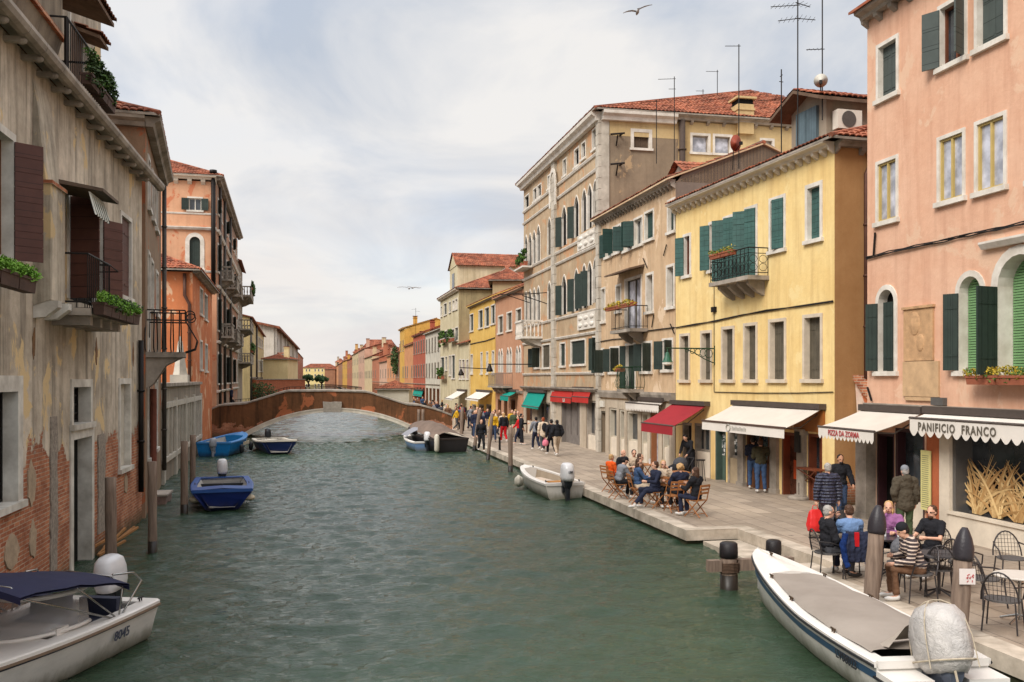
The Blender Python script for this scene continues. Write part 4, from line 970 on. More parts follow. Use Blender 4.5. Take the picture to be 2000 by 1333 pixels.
# little dormer on the tan roof
def mini_dormer(H, x, y, z, w_=1.5, d_=2.0, h=1.0, rise=.5, mat=None, side=False, front_m=None):
    dm = MB(); dm.add([(x-w_/2, y, z), (x+w_/2, y, z), (x+w_/2, y, z+h), (x, y, z+h+rise), (x-w_/2, y, z+h)], [(0, 1, 2, 3, 4)])
    for xx in (x-w_/2, x+w_/2): dm.quad((xx, y, z-.6), (xx, y+d_, z-.6), (xx, y+d_, z+h), (xx, y, z+h))
    D_ = dm.build('dormer', mat or H.wallm, H.root); r = MB(); o = .25; ze = z+h-.08; zr_ = z+h+rise+.1
    tilequad(r, (x+w_/2+o, y-.25, ze), (x+w_/2+o, y+d_, ze), (x, y+d_, zr_), (x, y-.25, zr_)); tilequad(r, (x-w_/2-o, y+d_, ze), (x-w_/2-o, y-.25, ze), (x, y-.25, zr_), (x, y+d_, zr_)); r.build('roof', TILE, D_)
    q = MB(); q.box(x-w_*.25, x+w_*.25, y-.03, y-.001, z+.25, z+h-.05); q.build('pane', front_m or GLASS, D_); return D_
mini_dormer(H3, F3.s(1288), .9, z3+.2, 1.5, 2.4, .55, .45, STONE_D)
shopfront(H3, 1171, 1183, 803, door=True, frame=OLDW, glassm=DARK, panes=1)
SW = rough('shop_white_frame', srgb(196, 186, 168), .2, 3, .6)
for a, b, t in ((1190, 1205, 797), (1210, 1220, 800), (1225, 1246, 804), (1253, 1265, 806)): shopfront(H3, a, b, t, frame=SW, panes=1, sillh=.9, mat=CREAM)
shopfront(H3, 1271, 1286, 806, door=True, frame=rough('oak_door', srgb(150, 96, 60), .3, 3, .5), panes=1, glassm=GLASSL); shopfront(H3, 1294, 1308, 806, frame=SW, panes=1, sillh=.9, mat=CREAM)
H3.holes = [h if h[2] > .01 else (h[0], h[1], 0, h[3]) for h in H3.holes]
H3.wall()
gf = MB(); front(gf, .0, F3.L, -.3, F3.z(1245, 770)-.33, [(h[0], h[1], 0, h[3]) for h in H3.holes if h[2] < .01], -.02); gf.build('ground_floor_wall', plaster('ground_floor_plaster', srgb(190, 176, 156), srgb(168, 152, 132), srgb(110, 98, 84), .4), H3.root)
A_, _ = awning(H3, 1236, 782, 1302, 782, 1222, 787, AWW, .34, .2, valmat=AWC)[0:2]
sg_ = MB(); sg_.box(F3.s(1171), F3.s(1182), -.1, -.025, F3.z(1176, 795), F3.z(1176, 783)); sg_.build('shop_sign', WHITEF, H3.root)

# palazzo -----------------------------------------------------
PAL = plaster('palazzo_brick_plaster', srgb(192, 170, 140), srgb(172, 146, 116), srgb(112, 94, 76), .45, patch=.25, pc=srgb(184, 142, 106), fine=.8)
PSIDE = plaster('palazzo_side_plaster', srgb(148, 130, 108), srgb(128, 112, 94), srgb(96, 80, 64), .35, patch=.15, pc=srgb(168, 142, 110))
PSID2 = plaster('palazzo_cream_plaster', srgb(204, 180, 134), srgb(190, 162, 116), srgb(120, 98, 72), .35)
QST = rough('quoin_stone', srgb(204, 194, 178), .4, 1.3, .85, c2=srgb(150, 140, 126))
F4 = Facade(base(1023, 621, .2594), base(1174, 621, .2594))
z4 = F4.z(1174, 228)
H4 = House('gothic_palazzo', 'tall palazzo with rows of arched windows and a hipped tile roof', 'palazzo', F4, z4, 22, PAL, side1=False)
S4 = H4.sub(Facade(F4.p1, F4.p1+F4.n*22))
cornice(H4, z=z4+.25, h=.45, p=.55, step=0, mat=STONE); cornice(H4, 0, 4.0, z=z4+.25, h=.45, p=.5, step=0, F=S4, mat=STONE); cornice(H4, 4.0, 22, z=z4+.29, h=.26, p=.45, step=.9, F=S4, mat=STONE_D)
roof(H4, oh=.5, rise=3.4, hr=6, hl=6, base=z4+.2)
OP = dict(F=None)
# roof ridge is short: the house is deep, so the tiles climb from the near side too
um = F4.s(1092)
def prow(lst, fill, **k):
    for a, b, t, bo in lst: k.setdefault('dep', .14); window(H4, a, b, t, bo, .08, fill, **k)
prow([(1157, 1168, 250, 294), (1144.5, 1122+14, 277, 313), (1122, 1132, 289, 328), (1100, 1107, 310, 346), (1070, 1077, 341, 371), (1050, 1058, 360, 388), (1042, 1049, 367, 395), (1025, 1034, 381, 410)], 'dark', frame=STONE)
for tt, bb, cc in (((350, 359, 368, 381, 401), (437, 446, 452, 463, 480), 0), ((503, 510, 515, 524, 536), (591, 597, 602, 608, 615), 1)):
    for (a, b), t, bo in zip(((1159, 1168), (1148.5, 1157), (1137.5, 1146), (1122, 1131), (1098, 1107)), tt, bb):
        window(H4, a-.7, b+.7, t, bo, .09, 'dark', GREEN3, frame=STONE, arch=2, dep=.12, leaves=('L' if a < 1130 or (cc and a < 1156) else ''), la=150, lmat=GREEN3, cw=.5, sill=False)
for tt, bb in (((424, 439, 450, 455, 459), (498, 511, 517, 521, 525)), ((549, 558, 562, 565, 569), (624, 628, 630, 632, 634))):
    for (a, b), t, bo in zip(((1070, 1077), (1049, 1055.5), (1041, 1047), (1033, 1039), (1025.5, 1031)), tt, bb):
        window(H4, a-.3, b+.3, t, bo, .09, 'dark' if a < 1060 else 'closed', OLDW, frame=STONE, arch=2, dep=.12, sill=False)
prow([(1094, 1105, 669, 718)], 'closed', mat=GREEN3); prow([(1115, 1144, 663, 715)], 'closed', mat=GREEN3); prow([(1158, 1167, 657, 728)], 'dark', mat=GREEN3, leaves='LR', la=(160, 120), lmat=GREEN3)
prow([(1059, 1075, 672, 721)], 'closed', mat=OLDW); prow([(1045, 1055, 678, 721)], 'dark', leaves='LR', la=(150, 120), lmat=GREEN3)
for v0 in (320, 349, 466, 490, 609, 651, 727):
    zz = F4.z(1140, v0); ledge(H4, 0, F4.L, zz, .14, .12, STONE)
for u, w_ in ((1084, .75), (1172, .5)):            # stone pilaster strips and quoins
    q = MB(); xx = F4.s(u); zz = 0
    while zz < z4-.3: q.box(xx-w_/2-.06*(int(zz*2) % 2), min(F4.L+.05, xx+w_/2), -.16, -.0, zz+.01, min(z4-.2, zz+.55)); zz += .56
    q.build('corner_quoins', QST, H4.root)
for u0, u1, va, vb in ((1131, 1165, 481, 447+12), (1131, 1165, 618, 640)):     # carved parapet panels
    q = MB(); a, b = F4.s(u0), F4.s(u1); c, d = F4.z(1148, max(va, vb)+3), F4.z(1148, min(va, vb)-6); q.box(a, b, -.1, -.002, c, d)
    for i in range(3):
        for j in range(2): q.ell((a+(b-a)*(i+.5)/3, -.1, c+(d-c)*(.28+.45*j)), ((b-a)/8, .07, (d-c)/7))
    q.build('carved_panel', STONE, H4.root)
balcony(H4, F4.s(1008, -1.3), F4.s(1045, -.5), F4.z(1036, 662), 1.3, 1.05, style='stone', slab=STONE)
ar_ = MB(); ax = F4.s(1085); ar_.band([(ax-.55+.0, 14.2)]+[(ax-.55*cos(pi*i/8), 15.6+.7*sin(pi*i/8)) for i in range(9)]+[(ax+.55, 14.2)], [(ax-.8, 14.2)]+[(ax-.8*cos(pi*i/8), 15.6+.95*sin(pi*i/8)) for i in range(9)]+[(ax+.8, 14.2)], -.22, -.16); ar_.build('niche_arch', STONE, H4.root)
flower_box('bushy green plants in a box high on the far corner of the palazzo', F4, F4.s(1024), F4.s(1042), -.5, F4.z(1033, 524), [LEAFG, LEAFD], n=1100, h=.3, hang=.3, size=.08, lift=.8)
q = MB(); q.box(F4.s(1024), F4.s(1042), -.75, -.002, F4.z(1033, 527), F4.z(1033, 524)); q.build('balcony', STONE, H4.root)
for u in (1068, 1035): q = MB(); zz = F4.z(u, 572); q.tube([(F4.s(u), 0, zz), (F4.s(u), -2.2, zz-.2)], .03, 5); q.tube([(F4.s(u), 0, zz-.7), (F4.s(u), -1.6, zz-.2)], .03, 5); q.build('iron_bracket', IRON, H4.root)
window(H4, 1232, 1273, 253, 294, .16, 'closed', rough('very_old_shutters', srgb(104, 84, 66), .5, 3), F=S4)
window(H4, 1348, 1387, 261, 302, .12, 'curtain', STONE_D, F=S4, mull=0); window(H4, 1392, 1430, 263, 304, .12, 'curtain', STONE_D, F=S4, mull=0); window(H4, 1484, 1512, 271, 309, .12, 'curtain', STONE_D, F=S4, mull=0)
for v in (267, 325):
    q = MB(); xx = S4.s(1203); zz = S4.z(1203, v); q.tube([(xx-.4, -.35, zz), (xx+.35, -.35, zz+.1)], .05, 5); q.tube([(xx+.2, 0, zz+.05), (xx+.2, -.4, zz+.05)], .05, 5); q.tube([(xx, -.3, zz), (xx, -.05, zz-.5)], .04, 5); o = q.build('tie_bracket', IRON, H4.root); o.matrix_local = S4.M
mbs = MB(); xs_ = S4.s(1325); front(mbs, 0, xs_, -.5, z4, [h for h in S4.holes if h[0] < xs_]); o = mbs.build('wall', PSIDE, H4.root); o.matrix_local = S4.M
mbs = MB(); front(mbs, xs_, 22, -.5, z4, [h for h in S4.holes if h[0] >= xs_], -.03); mbs.quad((xs_, -.03, -.5), (xs_, 0, -.5), (xs_, 0, z4), (xs_, -.03, z4)); o = mbs.build('wall', PSID2, H4.root); o.matrix_local = S4.M
q = MB(); q.box(0, .42, -.05, -.004, 7, z4-.2); o = q.build('corner_quoins', QST, H4.root); o.matrix_local = S4.M
pipe(H4, [(xs_+.15, -.16, z4), (xs_+.15, -.16, z4-4.5)], .17, rough('flue_brown', srgb(84, 70, 62), .3, 4), S4, 'flue')
ledge(H4, .45, xs_-.02, z4-.03, .90, .012, PSID2, S4, 'frieze')
chx = S4.s(1453)
cm = MB(); cm.box(chx-.45, chx+.45, -.25, .6, z4-.5, S4.z(1453, 206)); cm.cur = 0; cm.box(chx-.5, chx+.5, -.3, .65, S4.z(1453, 218), S4.z(1453, 214)); cm.cur = 1; cm.box(chx-.42, chx+.42, -.2, .55, S4.z(1453, 206), S4.z(1453, 196)); cm.cur = 0; cm.box(chx-.56, chx+.56, -.36, .7, S4.z(1453, 196), S4.z(1453, 192)); o = cm.build('chimney', [PSID2, DARK], H4.root); o.matrix_local = S4.M
for u in (1367, 1523):
    q = MB(); xx = S4.s(u); t_ = Matrix.Translation((xx, 1.3, z4+.95)) @ Matrix.Rotation(radians(19), 4, 'X'); q.box(-.8, .8, -.5, .5, 0, .16, t_); o = q.build('skylight', rough('skylight_frame', srgb(120, 116, 110), .2, 4, .4), H4.root); o.matrix_local = S4.M
    q = MB(); q.box(-.65, .65, -.38, .38, .161, .17, t_); q.build('pane', GLASSL, o)
# ground floor shops
zs = F4.z(1100, 757)
ledge(H4, 0, F4.L, zs, .2, .3, STONE_D)
shopfront(H4, 1097, 1133, 783, door=True, frame=rough('grey_wood_doors', srgb(120, 112, 106), .3, 2, .8, (6, 6, .4)), panes=3, glassm=boards('grey_plank_door', srgb(128, 120, 114), .14, 0, .35))
shopfront(H4, 1146, 1165, 783, frame=STONE_D, panes=2, sillh=.8, mat=CREAM); shopfront(H4, 1050, 1075, 786, frame=STONE_D, panes=3, sillh=.3); shopfront(H4, 1028, 1040, 786, frame=BARB, sillh=.9, mat=CREAM)
H4.wall()
gf = MB(); front(gf, 0, F4.L, -.3, zs-.19, [(h[0], h[1], 0, h[3]) for h in H4.holes if h[2] < .01], -.02); gf.build('ground_floor_wall', plaster('ground_floor_plaster', srgb(190, 176, 156)), H4.root)
TEAL = rough('teal_canvas', srgb(0, 140, 124), .12, 1.5, .8); REDC = rough('red_canvas', srgb(178, 44, 36), .15, 1.5, .85)
awning(H4, 1035, 766, 1069, 766, 1019, 792, TEAL, .12)
for a, b, c in ((1083, 1124, 1075), (1126, 1159, 1117)):
    A_, q_ = awning(H4, a, 762, b, 760, c, 775, REDC, .30)
    if a < 1100:
        ax0, ax1, ap, az, azf = q_; wl_ = MB(); cx_ = (ax0+ax1)/2+.9; wl_.box(cx_-.22, cx_-.12, -ap-.04, -ap-.03, azf-.24, azf-.05); wl_.box(cx_-.12, cx_+.02, -ap-.04, -ap-.03, azf-.24, azf-.19); wl_.box(cx_+.08, cx_+.18, -ap-.04, -ap-.03, azf-.24, azf-.05); wl_.build('logo_print', WHITEF, A_)

# the houses farther along -----------------------------------
def simple_house(name, label, u0, u1, vt, col, vp=600, k=.25, D=10, rows=None, shut=GREEN3, fill='closed', roofm=None, oh=.3, rise=None, n=None, hip=0, ground=True, vtu=None, side=None, group=None, left=False, zb=QZ, F=None, fr=STONE, shopm=None, fw=.1, win_w=.95, fine=True, nowall=False):
    if F is None: F = Facade(base(u0, vp, k), base(u1, vp, k), zb)
    zt = F.z(vtu if vtu is not None else (u0+u1)/2, vt); H = House(name, label, 'house', F, zt, D, col, group, side0=True, side1=True)
    H.profile = [(0, -1.5), (0, zt), (D, zt), (D, -1.5)]
    n = n or max(2, int(F.L/2.6)); rz_ = rows
    if rz_ is None:
        k_ = max(1, int((zt-3.2)/2.9)); hh = (zt-3.2)/k_; rz_ = [(3.4+i*hh+.5, 3.4+i*hh+.5+min(1.75, hh-1.1)) for i in range(k_)]
    for a, b in rz_:
        for i in range(n):
            if random.random() < .06: continue
            c = F.L*(i+.5)/n; window(H, c-win_w/2, c+win_w/2, b, a, .07, fill, shut, frame=fr, px=False, dep=.07)
    if ground:
        m = max(1, int(F.L/3.2))
        for i in range(m):
            c = F.L*(i+.5)/m; xa, xb = c-1.05, min(F.L-.1, c+1.05); xa = max(.1, xa)
            H.holes.append((xa, xb, 0, 2.6)); f = MB(); f.box(xa, xb, .02, .2, 2.5, 2.6); f.box((xa+xb)/2-.05, (xa+xb)/2+.05, .05, .2, 0, 2.5); f.box(xa, xa+.1, .02, .2, 0, 2.5); f.box(xb-.1, xb, .02, .2, 0, 2.5); o = f.build('shop_window', shopm or BARB, H.root)
            p = MB(); p.quad((xa, .17, 0), (xb, .17, 0), (xb, .17, 2.6), (xa, .17, 2.6)); p.build('pane', GLASS, o)
        ledge(H, 0, F.L, 3.1, .12, .12, STONE_D)
    cornice(H, z=zt+.12, h=.14, p=.3, step=.0)
    roof(H, oh=oh, rise=rise, mat=roofm or TILE, fine=fine, base=zt+.02, hl=hip, hr=hip)
    
    if nowall: return H
    H.wall(); return H
TANP = plaster('rosy_tan_plaster', srgb(192, 146, 116), srgb(178, 130, 100), None, .3)
H5 = simple_house('rosy_house', 'rosy tan house with gothic twin windows and a teal awning left of the palazzo', 968, 1021, 578, TANP, vp=600, k=.2475, rows=[], ground=False, vtu=990, D=10, rise=2.2, nowall=True)
YEL2 = plaster('warm_yellow_plaster', srgb(224, 186, 104), srgb(208, 166, 84), None, .3)
CRM = plaster('cream_plaster', srgb(214, 202, 170), srgb(196, 182, 148), srgb(120, 106, 80), .5)
for a, b, t, bo in ((973, 983, 616, 653), (990, 1000.5, 609, 648), (1008, 1019, 602, 631)): window(H5, a, b, t, bo, .1, 'closed', OLDW)
for a, b, t, bo in ((973.5, 978, 682, 728), (978.5, 983, 681, 728), (990, 995, 679, 728), (995.5, 1000.5, 678, 728), (1008, 1013, 676, 728), (1013.5, 1018.5, 675, 728)): window(H5, a, b, t, bo, .12, 'dark', frame=STONE, arch=2, sill=False, dep=.25)
balcony(H5, H5.F.s(970.5), H5.F.s(1001), H5.F.z(985, 754), .7, .95, step=.14, mat=rough('grey_railing', srgb(140, 130, 120), .3, 4), slab=STONE_D)
zz = H5.F.z(990, 762); ledge(H5, 0, H5.F.L, zz, .2, .2)
for a, b in ((972, 979), (984, 991), (998, 1006)): shopfront(H5, a, b, 780, frame=BARB, sillh=.6, panes=1)
H5.wall()
awning(H5, 996, 765, 1013, 764, 977, 773, TEAL, .35)
H6 = simple_house('small_yellow_house', 'smaller yellow house with two green shuttered rows beyond the rosy house', 917, 967, 592, YEL2, vp=600, k=.2475, rows=[], ground=False, vtu=942, rise=2.0, nowall=True)
for a, b, t, bo in ((917.8, 925, 613, 649), (935, 943.5, 605, 643), (947, 956, 600, 640), (959, 967, 595, 635)): window(H6, a, b, t, bo, .08, 'closed', GREEN3)
for a, b, t, bo in ((919.5, 924, 692, 732), (939, 943, 688, 732), (950, 954, 687, 732), (961, 966, 685, 732)): window(H6, a, b, t, bo, .08, 'closed', OLDW, dep=.3)
for a, b in ((922, 930), (935, 945), (950, 960)): shopfront(H6, a, b, 790, frame=STONE_D, sillh=.6, panes=1)
q = MB(); q.tube([(H6.F.s(959), 0, H6.F.z(959, 721)), (H6.F.s(959), -2.6, H6.F.z(959, 721)+.1)], .04, 5); q.lathe([(.06, 0), (.1, -.1), (.25, -.45), (.2, -.55)], 8, (H6.F.s(959), -2.5, H6.F.z(959, 721))); q.build('wall_lamp', IRON, H6.root)
cb_ = MB(); cb_.tube([(H6.F.s(u), -.04, H6.F.z(u, v)) for u, v in ((918, 673), (930, 670), (950, 666), (967, 660))], .04, 5); cb_.build('cable', IRON, H6.root); H6.wall()
awning(H6, 935, 765, 962, 765, 909, 778, AWC, .15)
q = MB(); q.tube([(H4.F.s(1046), 0, H4.F.z(1046, 712)), (H4.F.s(1046), -3.2, H4.F.z(1046, 712))], .035, 5); q.lathe([(.06, 0), (.1, -.1), (.22, -.42), (.2, -.5)], 8, (H4.F.s(1046), -3.1, H4.F.z(1046, 712))); q.build('wall_lamp', IRON, H4.root)
# tall cream house with pediment dormer, its low neighbour
F7 = Facade(base(860, 600, .25), base(896, 600, .25)); z7 = F7.z(896, 566)
H7 = House('tall_cream_house', 'tall cream house with a dirty side wall and a pedimented dormer', 'house', F7, z7, 15, CRM, side1=False)
S7 = H7.sub(Facade(F7.p1, F7.p1+F7.n*15))
roof(H7, oh=.35, rise=3.2, hr=7, hl=4, base=z7+.05); cornice(H7, z=z7+.1, h=.25, p=.4, step=.0, mat=CREAM)
for a, b, t, bo in ((861, 864, 598, 620), (867, 873, 592, 617), (877, 881, 589, 612), (884, 888, 586, 608), (889, 894, 583, 606), (861, 864.5, 652, 668), (866, 874, 646, 668), (877, 881, 645, 668), (883, 887.5, 642, 668), (889, 895, 639, 667), (861, 868, 697, 732), (870, 874, 696, 725), (877, 881, 694, 735), (882, 889, 693, 741)):
    window(H7, a, b, t, bo, .1, 'closed', GREEN3 if t not in (586, 583) else WHITEF)
for a, b in ((866, 874), (880, 888)): shopfront(H7, a, b, 800, frame=STONE_D, sillh=.3, panes=1)
mbs = MB(); front(mbs, 0, 15, -.5, z7, []); o = mbs.build('wall', plaster('stained_cream_side', srgb(176, 160, 122), srgb(150, 134, 102), srgb(92, 82, 62), .7), H7.root); o.matrix_local = S7.M
H7.wall()
dm = MB(); xa, xb = F7.s(868), F7.s(882); dm.box(xa, xb, .6, 9.5, z7, z7+3.0); dm.add([(xa-.15, .55, z7+3.0), (xb+.15, .55, z7+3.0), ((xa+xb)/2, .55, z7+4.5)], [(0, 1, 2)]); D_ = dm.build('dormer', CRM, H7.root)
dr = MB(); xm = (xa+xb)/2; tilequad(dr, (xb+.3, .4, z7+2.95), (xb+.3, 9.8, z7+2.95), (xm, 9.8, z7+4.6), (xm, .4, z7+4.6)); tilequad(dr, (xa-.3, 9.8, z7+2.95), (xa-.3, .4, z7+2.95), (xm, .4, z7+4.6), (xm, 9.8, z7+4.6)); dr.build('roof', TILE, D_)
dw = MB(); dw.box(xm-.7, xm-.1, .55, .6, z7+.6, z7+2.4); dw.box(xm+.1, xm+.7, .55, .6, z7+.6, z7+2.4); dw.build('pane', GLASS, D_)
H7b = simple_house('low_cream_house', 'low cream house with maroon shutters between the tall cream house and the small yellow house', 896.4, 916, 672, CRM, vp=600, k=.25, rows=[], ground=False, rise=1.4, D=8, nowall=True, fine=False)
for a, b in ((897, 901), (903, 908), (911, 915.5)): window(H7b, a, b, 702, 742, .08, 'closed', rough('maroon_shutters', srgb(96, 46, 36), .2, 4))
shopfront(H7b, 900, 912, 795, frame=BARB, sillh=.1, panes=2); H7b.wall()
awning(H7b, 897, 765, 913, 762, 869, 778, AWC, .12)
for (u, v, s) in ((871, 664, 1), (888, 662, 2), (868, 735, 3)):
    flower_box(['', 'lush green plants spilling from the upper left balcony of the tall cream house', 'green plants on the upper right window of the tall cream house', 'green plants in a box on the low balcony of the tall cream house'][s], F7, F7.s(u-5), F7.s(u+6), -.45, F7.z(u, v+6), [LEAFD, LEAFG], n=900, hang=.9 if s == 1 else .4, size=.11, lift=.9, h=.3, name='balcony_plants')
# behind: second row roofs seen above
def back_block(name, label, ua, ub, dep_, v_e, v_r, wall, depth_=10, ang=0, zb=QZ, rowsw=1, fine=True, wm=GREEN3):
    p0, p1 = wxy(ua, dep_), wxy(ub, dep_*(1+ang)); F = Facade(p0, p1, zb); zt = F.z(ua, v_e); H = House(name, label, 'house', F, zt, depth_, wall)
    rise = max(.4, zat(wxy((ua+ub)/2, dep_+depth_/2), v_r)-zb-zt-.12)
    n = max(1, int(F.L/3))
    if rowsw:
        for r_ in range(rowsw):
            for i in range(n): c = F.L*(i+.5)/n; window(H, c-.5, c+.5, zt-.9-r_*3, zt-2.4-r_*3, .1, 'closed', wm, px=False)
    roof(H, oh=.4, rise=rise, hl=2, hr=2, fine=fine); H.wall(); return H
back_block('rear_house', 'grey beige house rising behind the small yellow house', 962, 1019, 86, 550, 522, plaster('beige_rear', srgb(178, 160, 124)), 10, 0)
for nm_, ua, ub, d_, ve, vr, mt in (('cream upper house rising behind the low pink and rust houses', 742, 758, 236, 684, 672, 'pale_rear'), ('brown upper house with a flat roof line behind the cream row', 722, 736, 320, 684, 672, 'brown_rear'), ('distant ochre upper house above the row near the canal end', 690, 703, 350, 689, 680, 'ochre_rear'), ('distant rust upper house above the row near the canal end', 671, 684, 430, 699, 691, 'rust_rear'), ('farthest upper house above the row near the canal end', 655, 667, 540, 708, 700, 'grey_rear')):
    cc = {'pale_rear': (206, 188, 156), 'brown_rear': (150, 112, 88), 'ochre_rear': (200, 160, 104), 'rust_rear': (170, 110, 84), 'grey_rear': (176, 160, 140)}[mt]
    Hx = back_block('rear_house', nm_, ua, ub, d_, ve, vr, plaster(mt, srgb(*cc), None, None, .4), 12, 0, fine=False); chimney(Hx, Hx.F.L*.3, 3, Hx.zt, Hx.zt+3.4, 1.0, .9)
# row of far houses on the right bank, near to far: u0, u1, eave v, wall colour, shutter
def pl_(n, r, g, b): return plaster(n, srgb(r, g, b), None, None, .35, patch=.12)
FARC = {'white': pl_('far_white_plaster', 206, 198, 182), 'red': pl_('far_red_plaster', 178, 96, 74), 'orange': pl_('far_orange_plaster', 206, 146, 104), 'ochre': pl_('far_ochre_plaster', 212, 166, 84), 'cream': pl_('far_cream_plaster', 206, 184, 146), 'pink': pl_('far_pink_plaster', 204, 164, 140), 'brown': pl_('far_brown_plaster', 162, 118, 92), 'rust': pl_('far_rust_plaster', 180, 116, 88)}
GRPF = 'far houses along the right bank'
far = [(831, 859.6, 650, 'white', OLDW, 'white house with pale shutters beside the tall cream house'), (807, 830.8, 655, 'red', GREEN3, 'brick red house with a green awning far along the right bank'), (790, 806.8, 676, 'orange', OLDW, 'orange house next to the brick red one on the far right bank'),
       (781, 789.8, 645, 'ochre', GREEN3, 'narrow tall ochre house with a red roof on the far right bank'), (772, 780.8, 690, 'brown', GREEN3, 'low brown house overgrown with dark plants on the far right bank'), (756, 771.8, 696, 'orange', GREEN3, 'plain orange house left of the overgrown one on the far right bank'),
       (741, 755.8, 708, 'pink', OLDW, 'low pink house seen above the kiosk roof'), (727, 740.8, 702, 'rust', GREEN3, 'rust red gabled house left of the kiosk'), (712, 726.8, 699, 'cream', GREEN3, 'cream house under the big red roof'), (700, 711.8, 685, 'pink', OLDW, 'tall pink house at the corner of the red roofed block'),
       (688, 699.8, 692, 'cream', GREEN3, 'cream distant house with dark shutters'), (678, 687.8, 703, 'rust', OLDW, 'rust coloured distant house with brown shutters'), (669, 677.8, 706, 'ochre', GREEN3, 'ochre distant house beyond the rust coloured one'), (661, 668.8, 711, 'brown', OLDW, 'brown distant house near the canal end'), (653, 660.8, 716, 'orange', OLDW, 'dull orange distant house near the canal end'), (646, 652.8, 719, 'cream', OLDW, 'pale farthest house of the right bank')]
FH = []
for i, (a, b, t, c, sh, lb) in enumerate(far):
    H = simple_house('canal_house', lb, a, b, t, FARC[c], shut=sh, fr=STONE_D, group=GRPF, D=10, rise=1.6+.3*(i % 3), fine=i < 6, hip=0, n=max(2, min(5, round((b-a)/(4.6 if i < 8 else 3.2)))), ground=i < 8, fw=.12, win_w=1.0 if i < 8 else 1.5)
    FH.append(H)
    chimney(H, H.F.L*(.3+.1*(i % 4)), 2.0, H.zt, H.zt+(2.2 if i < 6 else 3.0+.5*(i % 2)), *((.7, .6) if i < 6 else (1.1, .9)))
awning(FH[1], 810, 764, 828, 760, 806, 770, TEAL, .2)
q = MB(); leafcloud(q, (FH[4].F.L/2, -.4, FH[4].zt-1.2), (2.6, .7, 2.4), 700, .22); q.build('climbing_plants', LEAFD, FH[4].root)
back_block('red_roof_block', 'big brown house with broad red roofs rising over the far houses', 704, 768, 285, 686, 664, FARC['brown'], 16, 0, rowsw=0)
back_block('brown_wing', 'tall house with a dark red side wall behind the ochre house', 793, 832, 152, 650, 632, FARC['red'], 12, 0, rowsw=0)

# ------------------------------------------------------------ left bank
def baseL(u, vp, k, zb=0.0): return G(u, HV+k*(u-vp), zb)
# L1: the old wall with brick showing, straight out of the water
OLD = plaster('old_grey_plaster', srgb(212, 198, 178), srgb(164, 151, 133), srgb(76, 68, 60), .95, brick=2.0, bh=2.75, bn=.62, patch=.10, pc=srgb(206, 180, 136), fine=.9)
OLDS = plaster('old_grey_plaster_bare', srgb(204, 192, 172), srgb(170, 158, 140), srgb(78, 70, 62), .8, patch=.16, pc=srgb(194, 170, 130), fine=.9)
Fa = Facade(baseL(-60, 640, -(-.784)), baseL(277, 640, .784), 0.0)
# (the wall foot runs up to the left of the vanishing point: v = 740 + .784*(640-u))
Fa = Facade(G(-60, HV+.775*(634+60), 0), G(277, HV+.775*(634-277), 0), 0.0)
za = Fa.z(277, 352)
Ha = House('old_canal_house', 'weathered grey canal house with brick showing at its foot and a brown shuttered balcony window', 'house', Fa, za, 9, OLD, x0=6)
def rowL(u0, u1, vt, vb, *a, **k): return window(Ha, u0, u1, vt, vb, *a, **k)
MARB = rough('white_marble_jambs', srgb(224, 219, 208), .3, 1.8, .6, c2=srgb(160, 152, 140))
rowL(-38, 27, 240, 512, .12, 'glass', WOODF, frame=MARB, leaves='R', la=(100, 128), lmat=BROWN, boarded=.24, dep=.25, cw=.46)
rowL(131, 200, 396, 594, .1, 'dark', frame=MARB, leaves='LR', la=(104, 150), lmat=BROWN, boarded=.22, sill=False, dep=.25, cw=.6)
rowL(234, 256, 420, 588, .1, 'closed', BROWN, frame=MARB, dep=.12)
rowL(-70, 41, 735, 1010, .26, 'glass', IRON, frame=MARB, dep=.3, mull=3, bars=5)
rowL(136, 181, 838, 1118, .2, 'dark', frame=MARB, dep=.3, sill=False)
rowL(137, 178, 742, 836, .16, 'glass', IRON, frame=MARB, dep=.32, mull=2, bars=3)
rowL(231, 254, 740, 920, .14, 'closed', plain('pale_stone_infill', srgb(196, 188, 172), .8), frame=MARB, dep=.2)
dz = MB(); xa, xb = Fa.s(148), Fa.s(170); dz.box(xa-.25, xb-.35, .2, .24, .15, Fa.z(158, 850)); dz.build('door', rough('teal_grey_door', srgb(86, 98, 94), .25, 2), Ha.root)
Ha.wall()
# chimney breast on corbels
zt_, zb2 = za-.5, Fa.z(100, 598, -.3); xa, xb = Fa.s(64, 0), Fa.s(127, -.3)
cbm_ = MB(); zmid = Fa.z(100, 360, -.3)
prof = [(0, zb2), (-.30, zb2+.12), (-.30, zmid), (-.22, zmid+.05), (-.08, zmid+1.4), (0, zmid+1.9)]
cbm_.prism(prof, 'x', xa, xb); cbm_.build('chimney_breast', OLDS, Ha.root)
q = MB(); q.box(xa-.03, xb+.03, -.34, -.05, zmid, zmid+.07); q.build('brick_ledge', brickm('ledge_brick', *BRK, .5), Ha.root)
for x in (xa+.02, xb-.24): q = MB(); q.prism([(0, zb2-.22), (-.2, zb2-.2), (-.42, zb2-.02), (-.42, zb2+.10), (0, zb2+.10)], 'x', x, x+.24); q.build('corbel', MARB, Ha.root)
